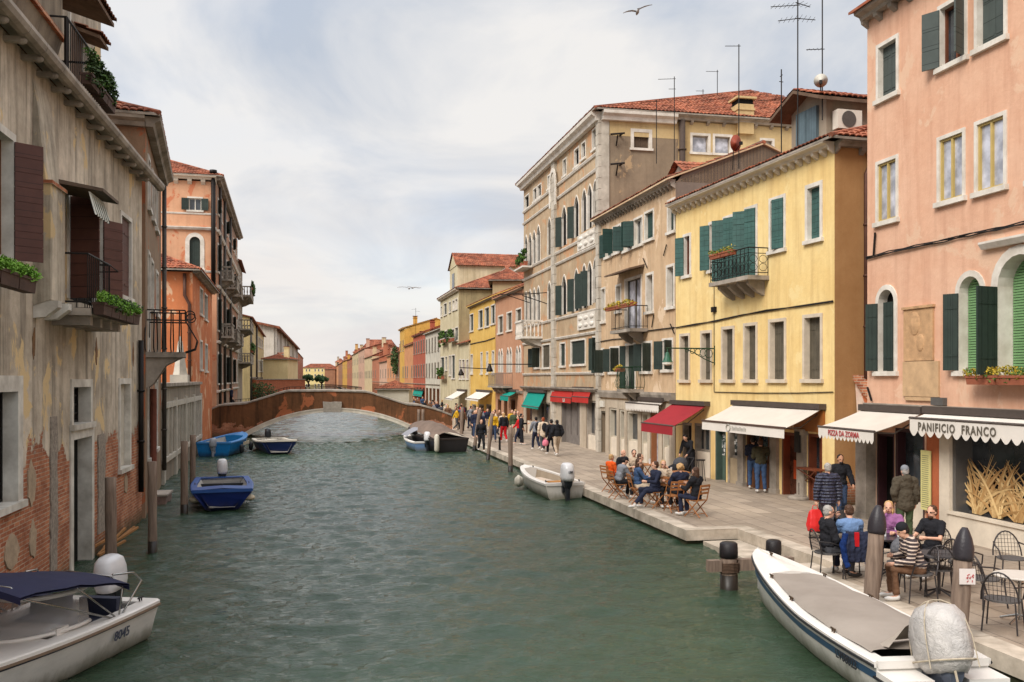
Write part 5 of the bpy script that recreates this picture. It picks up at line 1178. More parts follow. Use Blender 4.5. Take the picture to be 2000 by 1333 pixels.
# eave stones: heavy rounded gutter on small brackets
g = MB(); x = Ha.x0; rnd = random.Random(5)
while x < Fa.L+.3:
    w_ = rnd.uniform(.9, 1.3); g.tube([(x+.01, -.34, za+.02), (x+w_-.01, -.34, za+.02)], .14, 10); x += w_
g.box(Ha.x0, Fa.L+.3, -.34, 0, za+.03, za+.15); g.build('stone_gutter', STONE_D, Ha.root)
g = MB(); x = Ha.x0+.3
while x < Fa.L: g = MB(); g.box(x-.06, x+.06, -.28, -.0, za-.19, za-.10); g.ell((x, -.27, za-.15), (.065, .09, .07)); g.build('gutter_bracket', STONE_D, Ha.root); x += .9
rm_ = MB(); tilequad(rm_, (Ha.x0, -.2, za+.17), (Fa.L+.2, -.2, za+.17), (Fa.L+.2, 6, za+2.0), (Ha.x0, 6, za+2.0)); rm_.build('roof', TILE_D, Ha.root)
# hood with striped canvas
x0_, x1_ = xb-.05, Fa.s(232, -1.0); zh = Fa.z(190, 356, -1.0)
h_ = MB(); h_.prism([(0, zh+.16), (-1.0, zh-.02), (-1.0, zh-.08), (0, zh+.08)], 'x', x0_, x1_); h_.build('window_hood', rough('rusty_hood', srgb(110, 92, 78), .5, 3, .8), Ha.root)
h_ = MB(); n = 34
for i in range(n):
    if i % 2: h_.cur = 1
    else: h_.cur = 0
    a, b = x0_+.05+(x1_-x0_-.2)*i/n, x0_+.05+(x1_-x0_-.2)*(i+1)/n; yy = -.72-.03*(i % 2); yb = -.72-.03*((i+1) % 2)
    h_.quad((a, yy, zh-.08), (b, yb, zh-.08), (b, yb-.12, zh-.52+.04*(i % 3)), (a, yy-.12, zh-.52+.04*(i % 3)))
h_.build('striped_awning', [plain('canvas_white', srgb(214, 214, 204), .8), plain('canvas_green', srgb(60, 96, 82), .8)], Ha.root)
b_ = MB(); zb3 = Fa.z(165, 600, -.7); bx0, bx1 = xb+.02, Fa.s(219, -.75)
b_.box(bx0, bx1+1.6, -.75, -.002, zb3-.14, zb3)
for c in (bx0+.2, bx0+1.0, bx0+1.9, bx0+2.7): b_.box(c, c+.2, -.7, -.003, zb3-.32, zb3-.141)
bal = b_.build('balcony', STONE_D, Ha.root)
r = MB(); yy = -.7
for z in (zb3+1.05, zb3+.12): r.tube([(bx0, -.03, z), (bx0, yy, z), (bx1, yy, z), (bx1, -.03, z)], .022, 6)
nb_ = max(4, int((bx1-bx0)/.15))
for i in range(nb_+1): c = bx0+(bx1-bx0)*i/nb_; r.tube([(c, yy, zb3), (c, yy, zb3+1.05)], .010, 4)
for i in range(5): r.tube([(bx1, -.05-.16*i, zb3), (bx1, -.05-.16*i, zb3+1.05)], .012, 4)
r.tube([(bx1, yy, zb3+1.05), (bx1+.35, yy-.1, zb3+.95), (bx1+.5, -.3, zb3+.95)], .015, 5)
r.build('railing', IRON, bal)
flower_box('long planter of bright green seedlings on the balcony ledge of the weathered canal house', Fa, bx0+.05, bx1+1.75, -.88, zb3-.12, [LEAFB, LEAFB, LEAFD], n=3600, h=.24, hang=.1, size=.035, box=rough('dark_trough', srgb(86, 64, 54), .4, 5), lift=.16)
flower_box('planter of bright green seedlings under the far left window', Fa, Fa.s(-40, -.5), Fa.s(71, -.5), -.4, Fa.z(30, 562, -.5), [LEAFB, LEAFB], n=2400, h=.24, hang=.02, size=.035, box=rough('dark_trough', srgb(86, 64, 54), .4, 5), lift=.12)
for u, v in ((66, 665), (188, 685), (260, 690)):
    q = MB(); xx, zz = Fa.s(u), Fa.z(u, v); rnd_ = random.Random(u); q.prism([(xx+(.06+.05*abs(cos(a_)))*rnd_.uniform(.5, 1.2)*cos(a_), zz+(.28 if sin(a_) > 0 else .4)*rnd_.uniform(.5, 1.1)*sin(a_)) for a_ in [2*pi*k/17 for k in range(17)]], 'y', -.008, -.001); q.build('plaster_scar', rough('scar_brown', srgb(134, 98, 66), .5, 9, .9, bump=.8), Ha.root)
RC = rough('grey_roughcast', srgb(168, 156, 142), .55, 14, .95, bump=1.0, c2=srgb(112, 102, 92)); rnd_ = random.Random(9)
for u0_, u1_, v0_, v1_ in ((97, 110, 815, 1120), (190, 204, 850, 1045)):
    q = MB(); a_, b_ = Fa.s(u0_), Fa.s(u1_); z0_, z1_ = Fa.z(u0_, v1_), Fa.z(u0_, v0_); k = 14; L1_ = [(a_+rnd_.uniform(-.04, .04), z0_+(z1_-z0_)*i/k) for i in range(k+1)]; R1_ = [(b_+rnd_.uniform(-.05, .05), z0_+(z1_-z0_)*i/k) for i in range(k+1)]
    q.band(L1_, R1_, -.03, -.001); q.build('roughcast_strip', RC, Ha.root)
for u_, v_, w_, h_ in ((60, 945, .26, .40), (22, 1080, .38, .33), (63, 1055, .22, .36), (245, 945, .2, .3)):
    q = MB(); xx, zz = Fa.s(u_), Fa.z(u_, v_); q.prism([(xx+w_*rnd_.uniform(.7, 1.1)*cos(a_), zz+h_*rnd_.uniform(.7, 1.1)*sin(a_)) for a_ in [2*pi*k/15 for k in range(15)]], 'y', -.022, -.001); q.build('cement_patch', rough('cement_patch', srgb(182, 160, 134), .4, 6, .95, bump=.7), Ha.root)
pipe(Ha, [(Fa.s(268), -.1, Fa.z(268, 665)), (Fa.s(268), -.1, .9)], .075, IRON)
# dark electric meter bar and window stay on the far left shutter
# set-back upper storey with its roof terrace
zu = za+.3
up = MB(); ca0, ca1 = Fa.s(34, .1), Fa.s(122, .1); ux0, ux1 = ca1, Fa.s(197, .9)
up.box(Ha.x0, ca0+.4, 1.2, 7, za-.5, za+6); up.box(ux0-.1, ux1, .9, 7, za-.2, Fa.zx(ux1, .9, 40)+.6)
U = up.build('upper_storey', OLDS, Ha.root)
zc0 = Fa.zx(ca1, .1, 80); q = MB(); q.prism([(.1, zc0+4.5), (.1, zc0), (.35, zc0-.9), (.7, zc0-1.3), (1.3, zc0-1.4), (1.3, zc0+4.5)], 'x', ca0, ca1); q.build('chimney_stack', plaster('sooty_plaster', srgb(150, 138, 120), srgb(118, 106, 92), srgb(56, 50, 44), .75), U)
q = MB(); q.box(ca0-.05, ca1+.05, .03, .5, zc0-.02, zc0+.06); q.build('brick_ledge', brickm('ledge_brick', *BRK, .5), U)
q = MB(); dx0_ = Fa.s(134, .9); q.box(dx0_, Fa.s(157, .9), .86, .899, za+.25, Fa.zx(dx0_, .9, 35)); q.build('door', rough('old_eaves_wood', srgb(120, 96, 78), .5, 3, .9), U)
q = MB(); q.box(dx0_-.1, dx0_, .84, .9, za+.2, Fa.zx(dx0_, .9, 25)); q.box(Fa.s(157, .9), Fa.s(157, .9)+.1, .84, .9, za+.2, Fa.zx(dx0_, .9, 25)); q.build('door_frame', MARB, U)
xe = Fa.s(223, -.3); z1e = Fa.zx(xe, -.3, 46); xe2 = Fa.s(212, .3); z2e = Fa.zx(xe2, .3, 93)
for (a, b, y0, z) in ((xe-3.2, xe, -.3, z1e), (xe2-.9, xe2, .3, z2e)):
    q = MB(); soffit(q, [(a, y0, z), (b, y0, z), (b, 7, z+2.2), (a, 7, z+2.2)], .10); q.build('eaves_boards', rough('old_eaves_wood', srgb(120, 96, 78), .5, 3, .9), U)
    q = MB(); tilequad(q, (a-.05, y0-.04, z+.03), (b+.05, y0-.04, z+.03), (b+.05, 7, z+2.23), (a-.05, 7, z+2.23)); q.build('roof', TILE_D, U)
r = MB(); tz = Fa.z(125, 97, -.15)+.0; tb = za+.22; rx0, rx1 = Fa.s(124, -.15), Fa.s(190, -.15)
tz = tb+1.15
for z in (tz, tb+.1): r.tube([(rx0, .25, z), (rx0, -.2, z), (rx1, -.2, z), (rx1, .9, z)], .025, 6)
k_ = int((rx1-rx0)/.16)
for i in range(k_+1): c = rx0+(rx1-rx0)*i/k_; r.tube([(c, -.2, tb), (c, -.2, tz)], .012, 4)
r.tube([(rx0, -.2, tb-.3), (rx0, -.2, tz)], .04, 5); r.build('terrace_railing', IRON, U)
flower_box('dark leafy plants hanging through the roof terrace railing of the weathered canal house', Fa, rx0+.6, rx1+.1, -.42, tb+.05, [LEAFD, LEAFD, LEAFG], n=1800, h=.22, hang=.35, size=.055, lift=.45, box=rough('dark_trough', srgb(86, 64, 54), .4, 5), name='balcony_plants')

# L2 grey brown house
GB = plaster('grey_brown_plaster', srgb(150, 128, 106), srgb(132, 110, 90), srgb(86, 72, 60), .5, patch=.15, pc=srgb(160, 100, 70))
p0 = G(284, HV+.775*(634-284), 0)
Fb = Facade(p0, wxy(314.5, 35.0), 0.0); zbh = Fb.z(300, 300)
Hb = House('grey_brown_house', 'grey brown house with white eaves and a bulging iron balcony behind the weathered one', 'house', Fb, zbh, 8, GB, side0=False)
Sb = Hb.sub(Facade(Fb.p0+Fb.n*8, Fb.p0, 0.0))
cornice(Hb, z=zbh+.15, h=.3, p=.45, step=0, mat=STONE_D, ret=.2); cornice(Hb, 0, 8, z=zbh+.15, h=.3, p=.4, step=0, F=Sb, mat=STONE_D)
roof(Hb, oh=.42, rise=1.5, hl=3, hr=0, base=zbh+.1)
for a, b, t, bo in ((288, 292.5, 308, 415), (296, 300, 335, 435), (303, 307, 362, 455)): window(Hb, a, b, t, bo, .1, 'closed', BROWN, frame=MARB)
for a, b, t, bo in ((288, 292, 492, 700), (294, 299, 508, 610), (304, 308, 530, 620), (288, 292, 725, 900), (303, 307, 740, 880)): window(Hb, a, b, t, bo, .1, 'closed', OLDW, frame=MARB)
Hb.wall(); mbs = MB(); front(mbs, 0, 8, -.5, zbh, []); o = mbs.build('wall', plaster('rosy_grey_side', srgb(160, 122, 96), srgb(140, 116, 94), srgb(92, 76, 62), .4, patch=.3, pc=srgb(178, 106, 74)), Hb.root); o.matrix_local = Sb.M
bx0, bx1 = Fb.s(283, -.6), Fb.s(318, -1.2)-1.6; bx0 = max(.15, bx0); bx1 = max(bx0+1.3, min(bx1, bx0+2.2)); bz = Fb.zx(bx0, -1.0, 688); B_ = MB(); B_.box(bx0, bx1, -1.1, -.002, bz-.16, bz)
for c in (bx0+.1, bx1-.3): B_.prism([(-.002, bz-1.1), (-.2, bz-.95), (-.55, bz-.4), (-1.0, bz-.161), (-.002, bz-.161)], 'x', c, c+.2)
bb = B_.build('balcony', STONE_D, Hb.root); r = MB()
for z in (bz+1.25, bz+.95): r.tube([(bx0, -.03, z), (bx0, -1.1, z), (bx1, -1.1, z), (bx1, -.03, z)], .022, 6)
for i in range(15):
    t = i/14; pth = [(bx0, -1.1*t*3) if t < 1/3 else ((bx0+(bx1-bx0)*(t*3-1), -1.1) if t < 2/3 else (bx1, -1.1*(3-3*t))) for _ in (0,)][0]
    nx, ny = ((-1, 0) if t < 1/3 else ((0, -1) if t < 2/3 else (1, 0)))
    P_ = Vector((pth[0], pth[1], 0)); N_ = Vector((nx, ny, 0))
    r.tube([P_+Vector((0, 0, bz)), P_+N_*.28+Vector((0, 0, bz+.1)), P_+N_*.34+Vector((0, 0, bz+.35)), P_+N_*.12+Vector((0, 0, bz+.75)), P_+Vector((0, 0, bz+.95)), P_+Vector((0, 0, bz+1.25))], .02, 5)
for sx_ in (bx0, bx1): r.tube([(sx_, -1.1-.14*(1+cos(t)), bz+1.1+.14*sin(t)) for t in [2*pi*q/10 for q in range(10)]], .018, 5, closed=True)
r.build('railing', IRON, bb)
chb = MB(); cx_ = Sb.s(299); chimney(Hb, .55, 1.2, zbh, Fb.zx(.3, 1.0, 196), .55, .5, STONE_D)
pipe(Hb, [(Fb.L-.05, -.12, zbh-.2), (Fb.L-.05, -.12, .6)], .08, PIPEG)
pc_ = MB(); pc_.tube([(Fb.s(290), -.14, Fb.z(290, 760)), (Fb.s(290), -.14, .4)], .10, 8); pc_.build('downpipe', rough('rust_red_pipe', srgb(120, 66, 50), .4, 4), Hb.root)

# L3 garden wall with stone panels and an obelisk
Fc = Facade(wxy(314.7, 35.2), wxy(391, 51.5), 0.0); zc_ = Fc.z(340, 790-12)
zc_ = Fc.zx(0, 0, 756)
Hc = House('garden_wall', 'grey garden wall with white stone panels and a small obelisk along the canal', 'garden wall', Fc, zc_, .5, plaster('garden_wall_plaster', srgb(156, 146, 130), srgb(130, 120, 108), srgb(70, 64, 56), .6))
q = MB(); q.box(0, Fc.L, -.12, .6, zc_, zc_+.14); q.build('coping', STONE_D, Hc.root)
zlo, zhi = 1.0, zc_-.85
q = MB(); q.box(0, Fc.L, -.10, -.001, zhi, zhi+.22); q.box(0, Fc.L, -.12, -.001, zlo-.2, zlo)
x = .15; i = 0
while x < Fc.L-.2:
    w_ = .42 if i % 3 == 0 else .14; q.box(x, x+w_, -.09-.02*(i % 3 == 0), -.002, zlo if i % 3 else -.2, zhi if i % 3 else zhi+.35); x += w_+(1.15 if i % 3 else 1.05); i += 1
q.build('stone_frames', rough('pale_frame_stone', srgb(196, 188, 174), .3, 2), Hc.root)
xo = Fc.s(364); q = MB(); q.box(xo-.45, xo+.45, -.1, .7, zc_+.14, zc_+.5); q.lathe([(.34, 0), (.30, .15), (.10, 1.6), (.02, 1.85)], 4, (xo, .28, zc_+.5)); q.build('obelisk', rough('pale_frame_stone', srgb(196, 188, 174), .3, 2), Hc.root)
Hc.wall()
# L4 orange house behind the wall
ORG = plaster('orange_plaster', srgb(206, 126, 82), srgb(188, 110, 70), srgb(140, 92, 66), .22, patch=.16, pc=srgb(214, 172, 138))
pc0 = wxy(376, 50.5); Fd = Facade(pc0, wxy(414, 63.5), 0.0); zd = Fd.z(378, 534)
Hd = House('orange_house', 'orange plastered house with a tile roof behind the garden wall', 'house', Fd, zd, 8, ORG, side0=False)
Sd = Hd.sub(Facade(Fd.p0+Fd.n*8, Fd.p0, 0.0))
mbs = MB(); front(mbs, 0, 8, -.5, zd, []); o = mbs.build('wall', ORG, Hd.root); o.matrix_local = Sd.M
for a, b, t, bo in ((390, 396, 563, 618), (399, 405, 575, 628), (390, 395, 665, 725), (400, 405, 672, 728)): window(Hd, a, b, t, bo, .1, 'closed', GREEN3)
Hd.wall(); roof(Hd, oh=.5, rise=1.9, hl=4, base=zd); cornice(Hd, z=zd+.1, h=.15, p=.4, step=0, mat=STONE_D)
pipe(Hd, [(7.6, -.12, zd-.1), (7.6, -.12, zd-1.3), (7.9-.05, -.12, zd-1.8), (7.85, -.12, .5)], .09, PIPE, Sd)
mini_dormer(Hd, 1.2, 2.4, zd+.3, 1.6, 2.5, .7, .4)

# L5 tall salmon palazzo
SAL = plaster('salmon_palazzo_plaster', srgb(214, 166, 132), srgb(202, 148, 114), srgb(146, 108, 84), .35, patch=.08, pc=srgb(196, 122, 88))
SALC = plaster('greyed_palazzo_plaster', srgb(168, 136, 114), srgb(150, 122, 104), srgb(84, 70, 60), .55, patch=.25, pc=srgb(184, 120, 88))
pe0 = wxy(423, 66); Fe = Facade(pe0, wxy(464, 94), 0.0); ze = Fe.z(423, 356)
He = House('salmon_palazzo', 'tall salmon palazzo on the left bank beyond the garden wall', 'palazzo', Fe, ze, 11, SALC, side0=False)
Se = He.sub(Facade(Fe.p0+Fe.n*11, Fe.p0, 0.0))
window(He, 366, 396, 385, 414, .10, 'glass', WHITEF, frame=STONE, F=Se, leaves='LR', la=172, lmat=GREEN3, cw=.5); window(He, 362, 399, 455, 528, .28, 'closed', GREEN3, frame=STONE, arch=1, F=Se)
ledge(He, 0, 11, Se.z(380, 444), .2, .25, STONE, Se); ledge(He, 0, 11, Se.z(380, 528), .15, .08, STONE, Se); ledge(He, 0, 11, Se.z(380, 416), .12, .06, STONE, Se)
mbs = MB(); front(mbs, 0, 11, -.5, ze, Se.holes); o = mbs.build('wall', SAL, He.root); o.matrix_local = Se.M
cornice(He, z=ze+.35, h=.25, p=.55, step=0, mat=STONE_D, ret=.2); cornice(He, 0, 11, z=ze+.35, h=.25, p=.5, step=.9, F=Se, mat=CREAM, cb=(.3, .35))
roof(He, oh=.5, rise=2.4, hl=5, hr=4, base=ze+.28)
for j, (zt_, hh, ar_) in enumerate(((ze-.9, 1.3, 0), (ze-4.2, 2.2, 1), (ze-8.2, 2.5, 1), (ze-12.2, 2.4, 0))):
    for i in range(9):
        c = 1.6+i*(Fe.L-3)/8; window(He, c-.6, c+.6, zt_, zt_-hh, .16, 'closed', GREEN3, frame=STONE, arch=ar_ and 0, px=False, leaves='L' if i % 3 == 0 else '', la=150, cw=.5)
for zz in (ze-3.4, ze-7.4, ze-11.4, ze-15): ledge(He, 0, Fe.L, zz, .18, .2, STONE)
for a, b, z in ((2.5, 5.2, ze-6.7), (9, 13, ze-6.7), (16, 20, ze-6.7), (2, 5, ze-11), (10, 14, ze-11), (18, 21, ze-11)): balcony(He, a, b, z, .9, .95, style='stone', slab=STONE_D)
for x in (2.0, 7.4, 15): pipe(He, [(x, -.12, ze), (x, -.12, 1)], .1, PIPEG, brackets=False)
He.wall()
xc = Se.s(417); fl = MB(); fl.tube([(xc, -.2, Se.z(417, 560)), (xc, -.2, Se.z(417, 340))], .16, 10); fl.tube([(xc, -.2, Se.z(417, 340)), (xc, -.2, Se.z(417, 334))], .26, 10); o = fl.build('flue_pipe', IRON, He.root, smooth=True); o.matrix_local = Se.M
# L6 narrower grey house with stacked balconies
Ff = Facade(wxy(464.5, 94.5), wxy(473.5, 106), 0.0); GRYB = plaster('grey_balcony_plaster', srgb(170, 154, 136), srgb(146, 132, 116), None, .5)
Hf = House('balcony_house', 'grey house with stacked stone balconies and hanging plants on the left bank', 'house', Ff, Ff.z(468, 520), 8, GRYB); zf_ = Hf.zt
for zz in (zf_-1, zf_-4.5, zf_-8):
    for i in range(3): c = 1.5+i*(Ff.L-3)/2; window(Hf, c-.6, c+.6, zz, zz-2.2, .15, 'closed', GREEN3, px=False)
    balcony(Hf, 1, Ff.L-.4, zz-2.4, 1.2, .95, style='stone')
Hf.wall(); roof(Hf, oh=.4, rise=1.5, fine=False)
for zz, lb in ((zf_-2.6, 'leafy plants spilling over the top balcony of the grey balcony house'), (zf_-9.3, 'green plants on the lowest balcony of the grey balcony house')): flower_box(lb, Ff, 4, Ff.L-.2, -1.25, zz, [LEAFD, LEAFG], n=700, size=.16, hang=.5, lift=.7, h=.3, name='balcony_plants')
# L7 pale yellow house beyond the bridge
LY = plaster('pale_yellow_plaster', srgb(212, 190, 140), srgb(190, 168, 122), srgb(130, 116, 88), .5)
Fg = Facade(wxy(488, 112), wxy(515.3, 165), .35); Hg = House('pale_yellow_house', 'pale yellow house with grouped dark windows beyond the bridge on the left', 'house', Fg, Fg.z(489, 622), 12, LY, side0=True)
zg_ = Hg.zt; Hg.profile = [(0, -1.5), (0, zg_), (7, zg_+1.6), (12, zg_+1.0), (12, -1.5)]
for v0, v1 in ((655, 677), (703, 727)):
    for a, b in ((501, 503.5), (505, 507), (508, 510), (511, 513)): window(Hg, a, b, v0+(a-501)*.9*(1 if v0 < 700 else .1), v1+(a-501)*.5*(1 if v0 < 700 else 0), .1, 'closed', GREEN3)
for x in (.15, 18): pipe(Hg, [(x, -.15, zg_), (x, -.15, 0)], .13, PIPEG, brackets=False)
ledge(Hg, 0, Fg.L, Fg.z(500, 737), .2, .15); Hg.wall(); rf = MB(); soffit(rf, [(-.3, -.4, zg_+.1), (Fg.L, -.4, zg_+.1), (Fg.L, 7, zg_+1.9), (-.3, 7, zg_+1.9)], .15); soffit(rf, [(-.3, 13, zg_+1.0), (Fg.L, 13, zg_+1.0), (Fg.L, 7, zg_+1.9), (-.3, 7, zg_+1.9)], .15); rf.build('roof', TILE, Hg.root); chimney(Hg, 1.0, 1.8, zg_+.3, zg_+2.1, 1.2, .9, LY)
# L8 white gothic church wall
WH = plaster('white_church_plaster', srgb(206, 196, 184), srgb(188, 178, 164), srgb(130, 120, 108), .45)
Fh = Facade(wxy(535, 190), wxy(579.5, 330), .35); Hh = House('white_church', 'long white church with pointed windows far on the left bank', 'church', Fh, Fh.z(537, 640), 22, WH); zh_ = Hh.zt
Hh.profile = [(0, -1.5), (0, zh_), (22, zh_+4.5), (22, -1.5)]
for a, b, t, bo in ((537.5, 539, 657, 676), (540.5, 542, 657, 676), (561, 564, 664, 682)): window(Hh, a, b, t, bo, .25, 'dark', arch=2)
for u in (535.5, 547, 556, 571, 579): q = MB(); xx = Fh.s(u); q.box(xx-.6, xx+.6, -.5, 0, -.3, zh_-.3); q.build('buttress', WH, Hh.root)
Hh.wall(); rf = MB(); soffit(rf, [(-1, -1.2, zh_), (Fh.L, -1.2, zh_), (Fh.L, 22, zh_+4.8), (-1, 22, zh_+4.8)], .5); rf.build('roof', TILE_D, Hh.root)
# small cream annex, brick garden wall
def front_house(name, label, cat, ua, ub, d, vt, wall, vr, D=8, vb=None, hl=3, hr=3, rm=None, wl_=(), ph=1):
    F = Facade(wxy(ua, d), wxy(ub, d), .35); H = House(name, label, cat, F, F.z((ua+ub)/2, vt), D, wall)
    for a, b, t, bo in wl_: window(H, a, b, t, bo, .12, 'closed', GREEN3)
    if vr: roof(H, oh=.4, rise=max(.3, zat(wxy((ua+ub)/2, d+D/2), vr)-.35-H.zt-.12), hl=hl, hr=hr, mat=rm)
    H.wall(); return H
PC = plaster('annex_cream', srgb(226, 206, 160), srgb(214, 192, 146), None, .15)
Hi = front_house('cream_annex', 'small plain cream house with a hipped tile roof beyond the brick wall', 'house', 514, 562, 150, 703, PC, 690, 7)
chimney(Hi, Hi.F.L*.9, 1.0, Hi.zt, Hi.zt+2.2, .8, .8)
Hw = House('brick_garden_wall', 'long red brick garden wall beyond the bridge on the left', 'wall', Facade(wxy(500, 118), wxy(596, 135), .35), 0, .5, brickm('garden_brick', srgb(186, 106, 72), srgb(166, 88, 60), srgb(150, 110, 86), .3, .5)); Hw.zt = Hw.F.z(550, 742); Hw.profile = [(0, -1.5), (0, Hw.zt), (.5, Hw.zt), (.5, -1.5)]; Hw.wall()
q = MB(); q.box(0, Hw.F.L, -.1, .6, Hw.zt, Hw.zt+.1); q.build('coping', STONE_D, Hw.root)
Fj = Facade(wxy(579.6, 335), wxy(592, 450), .35); simple_house('red_brown_row', 'narrow red brown house at the far left end of the canal', 0, 0, 690, FARC['rust'], F=Fj, vtu=582, n=4, fine=False, win_w=1.6, D=12, ground=False)
Hk = front_house('canal_end_house', 'pale yellow house closing the far end of the canal behind two trees', 'house', 592, 650, 480, 719, plaster('end_yellow', srgb(226, 208, 150), srgb(214, 192, 130), None, .2), 711, 12, wl_=[(a, a+3, t, t+5) for t in (721, 731, 750) for a in (597, 603, 614, 621, 628)], rm=TILE)
front_house('canal_end_brick_house', 'brick red house beside the pale yellow one at the canal end', 'house', 634, 655, 470, 722, FARC['brown'], 716, 10, hl=1, hr=1)
struct(MB().box(-200, 200, 500, 560, -1, .36).build('far_quay', PAVE)); 
# ground left of the canal beyond the bridge
struct(MB().box(-200, -8.5, 64, 500, -1, .358).build('left_quay', PAVE))

# two umbrella pines
BARK = rough('pine_bark', srgb(96, 72, 56), .4, 6, .9, (4, 4, 1), .5)
def pine(label, u, d, vt, vb, w_px):
    p = wxy(u, d); t = thing('pine_tree', label, 'tree', (p[0], p[1], .36), 0, 'pines at the far end of the canal'); s = d/FPX; zt = zat(p, vt)-.36; zb = zat(p, vb)-.36; W_ = w_px*s/2
    m = MB(); m.tube([(0, 0, 0), (.1, 0, zb*.6), (0, .1, zb+.5)], [.45, .35, .25], 8)
    rnd = random.Random(int(u))
    for i in range(6): a = i*1.05; m.tube([(0, 0, zb*.75), (cos(a)*W_*.35, sin(a)*W_*.35, zb+.5), (cos(a)*W_*.6, sin(a)*W_*.6, (zb+zt)/2)], [.2, .14, .06], 5)
    m.build('trunk', BARK, t)
    c = MB()
    for i in range(26): a = rnd.uniform(0, 2*pi); r_ = sqrt(rnd.random())*W_*.85; leafcloud(c, (r_*cos(a), r_*sin(a), zb+(zt-zb)*(.55-.25*(r_/W_)**2+rnd.uniform(-.12, .2))), (W_*.26, W_*.26, (zt-zb)*.2), 90, .45, rnd)
    c.build('crown', foliage('pine_needles', (.03, .075, .03), (.07, .13, .05)), t)
pine('left one of two round dark pines at the canal end', 602, 400, 730, 746, 22); pine('right and wider one of two dark pines at the canal end', 628, 395, 731, 748, 27)

# kiosk on the right quay beyond the bridge
Fq = Facade(wxy(737, 96), wxy(799, 96), QZ); Hq = House('kiosk', 'low white kiosk with a pointed tile roof just beyond the bridge', 'kiosk', Fq, Fq.z(768, 760), 3.2, plaster('kiosk_plaster', srgb(214, 206, 188), srgb(204, 194, 174), None, .2)); Hq.wall()
rq = MB(); z = Hq.zt+.02; A, B, C, E = (-.25, -.3, z), (Fq.L+.25, -.3, z), (Fq.L+.25, 3.5, z), (-.25, 3.5, z); R_ = (Fq.L*.5, 1.6, Fq.z(766, 744))
for a, b in ((A, B), (B, C), (C, E), (E, A)): tilequad(rq, a, b, R_, R_)
rq.tube([A, R_], .07, 6); rq.tube([B, R_], .07, 6); rq.build('roof', TILE, Hq.root); q = MB(); soffit(q, [A, B, C, E], .1); q.build('eaves_boards', STONE_D, Hq.root)

# ------------------------------------------------------------ the brick bridge
YB = 66.5
xl = YB*((412-CX)/FPX*CA+SA)/(CA-(412-CX)/FPX*SA); xr_ = YB*((893-CX)/FPX*CA+SA)/(CA-(893-CX)/FPX*SA)
Fbr = Facade((xl, YB), (xr_, YB), 0.0); br = thing('brick_bridge', 'arched brick footbridge with a pale stone rim crossing the canal', 'bridge', (xl, YB, 0), 0); Fbr.rootobj = br
tp = [(Fbr.s(u), Fbr.z(u, v)) for u, v in ((405, 806), (411, 802), (428, 794), (480, 790), (551, 768), (562, 766), (640, 765), (715, 767), (724, 769), (796, 792), (819, 793), (850, 801), (880, 812), (893, 820))]
xa, xb = Fbr.s(474), Fbr.s(826); zap = Fbr.z(650, 805); zs0 = -.1
Rr = ((xb-xa)**2/4+(zap-zs0)**2)/(2*(zap-zs0)); xm = (xa+xb)/2
def arcz(x, dr=0): return zap-Rr+sqrt(max(0, (Rr+dr)**2-(x-xm)**2))
def topz(x):
    for (a, b), (c, d) in zip(tp, tp[1:]):
        if a <= x <= c: return b+(d-b)*(x-a)/(c-a)
    return tp[-1][1] if x > tp[-1][0] else tp[0][1]
xs = sorted(set([tp[0][0]+(tp[-1][0]-tp[0][0])*i/90 for i in range(91)]+[xa, xb]+[p[0] for p in tp]))
BRD = plaster('bridge_stucco', srgb(124, 84, 56), srgb(104, 70, 46), srgb(48, 38, 28), .95, brick=4.0, bh=.9, bn=.45, patch=.12, pc=srgb(166, 100, 66), fine=1.0)
BW = 3.6
for nm, y, y2 in (('parapet_wall', 0, .35), ('parapet_wall', BW-.35, BW)):
    m = MB()
    for a, b in zip(xs, xs[1:]):
        ba = arcz(a) if xa <= a and b <= xb else -1.5; bb_ = arcz(b) if xa <= a and b <= xb else -1.5
        for yy in (y, y2): m.quad((a, yy, ba), (b, yy, bb_), (b, yy, topz(b)), (a, yy, topz(a)))
        m.quad((a, y, topz(a)), (b, y, topz(b)), (b, y2, topz(b)), (a, y2, topz(a)))
    m.build(nm, BRD, br)
    m = MB()
    for a, b in zip(xs, xs[1:]):
        if xa <= a and b <= xb: m.quad((a, y, arcz(a)), (b, y, arcz(b)), (b, y2, arcz(b)), (a, y2, arcz(a)))
m.build('soffit', BRD, br)
m = MB()
for a, b in zip(xs, xs[1:]):
    dk = lambda x: topz(x)-.95
    m.quad((a, .35, dk(a)), (b, .35, dk(b)), (b, BW-.35, dk(b)), (a, BW-.35, dk(a)))
    if xa <= a and b <= xb: m.quad((a, .1, arcz(a)+.004), (b, .1, arcz(b)+.004), (b, BW-.1, arcz(b)+.004), (a, BW-.1, arcz(a)+.004))
m.build('deck', PAVE, br)
for y in (-.06, BW-.41):
    m = MB(); sec = []
    for x in xs: z = topz(x); sec.append([(x, y, z), (x, y, z+.10), (x, y+.23, z+.14), (x, y+.47, z+.10), (x, y+.47, z)])
    m.loft(sec, closed=True); m.build('coping', STONE_D, br)
m = MB(); angs = [xa+(xb-xa)*i/60 for i in range(61)]
m.band([(x, arcz(x)) for x in angs], [(xm+(x-xm)*(1+.20/Rr), arcz(x)+.2) for x in angs], -.12, .35); m.band([(xm+(x-xm)*(1+.21/Rr), arcz(x)+.205) for x in angs], [(xm+(x-xm)*(1+.30/Rr), arcz(x)+.29) for x in angs], -.15, .02)
m.build('arch_ring', rough('pale_rim_stone', srgb(232, 224, 208), .25, 1.5, .8, c2=srgb(196, 184, 166)), br)
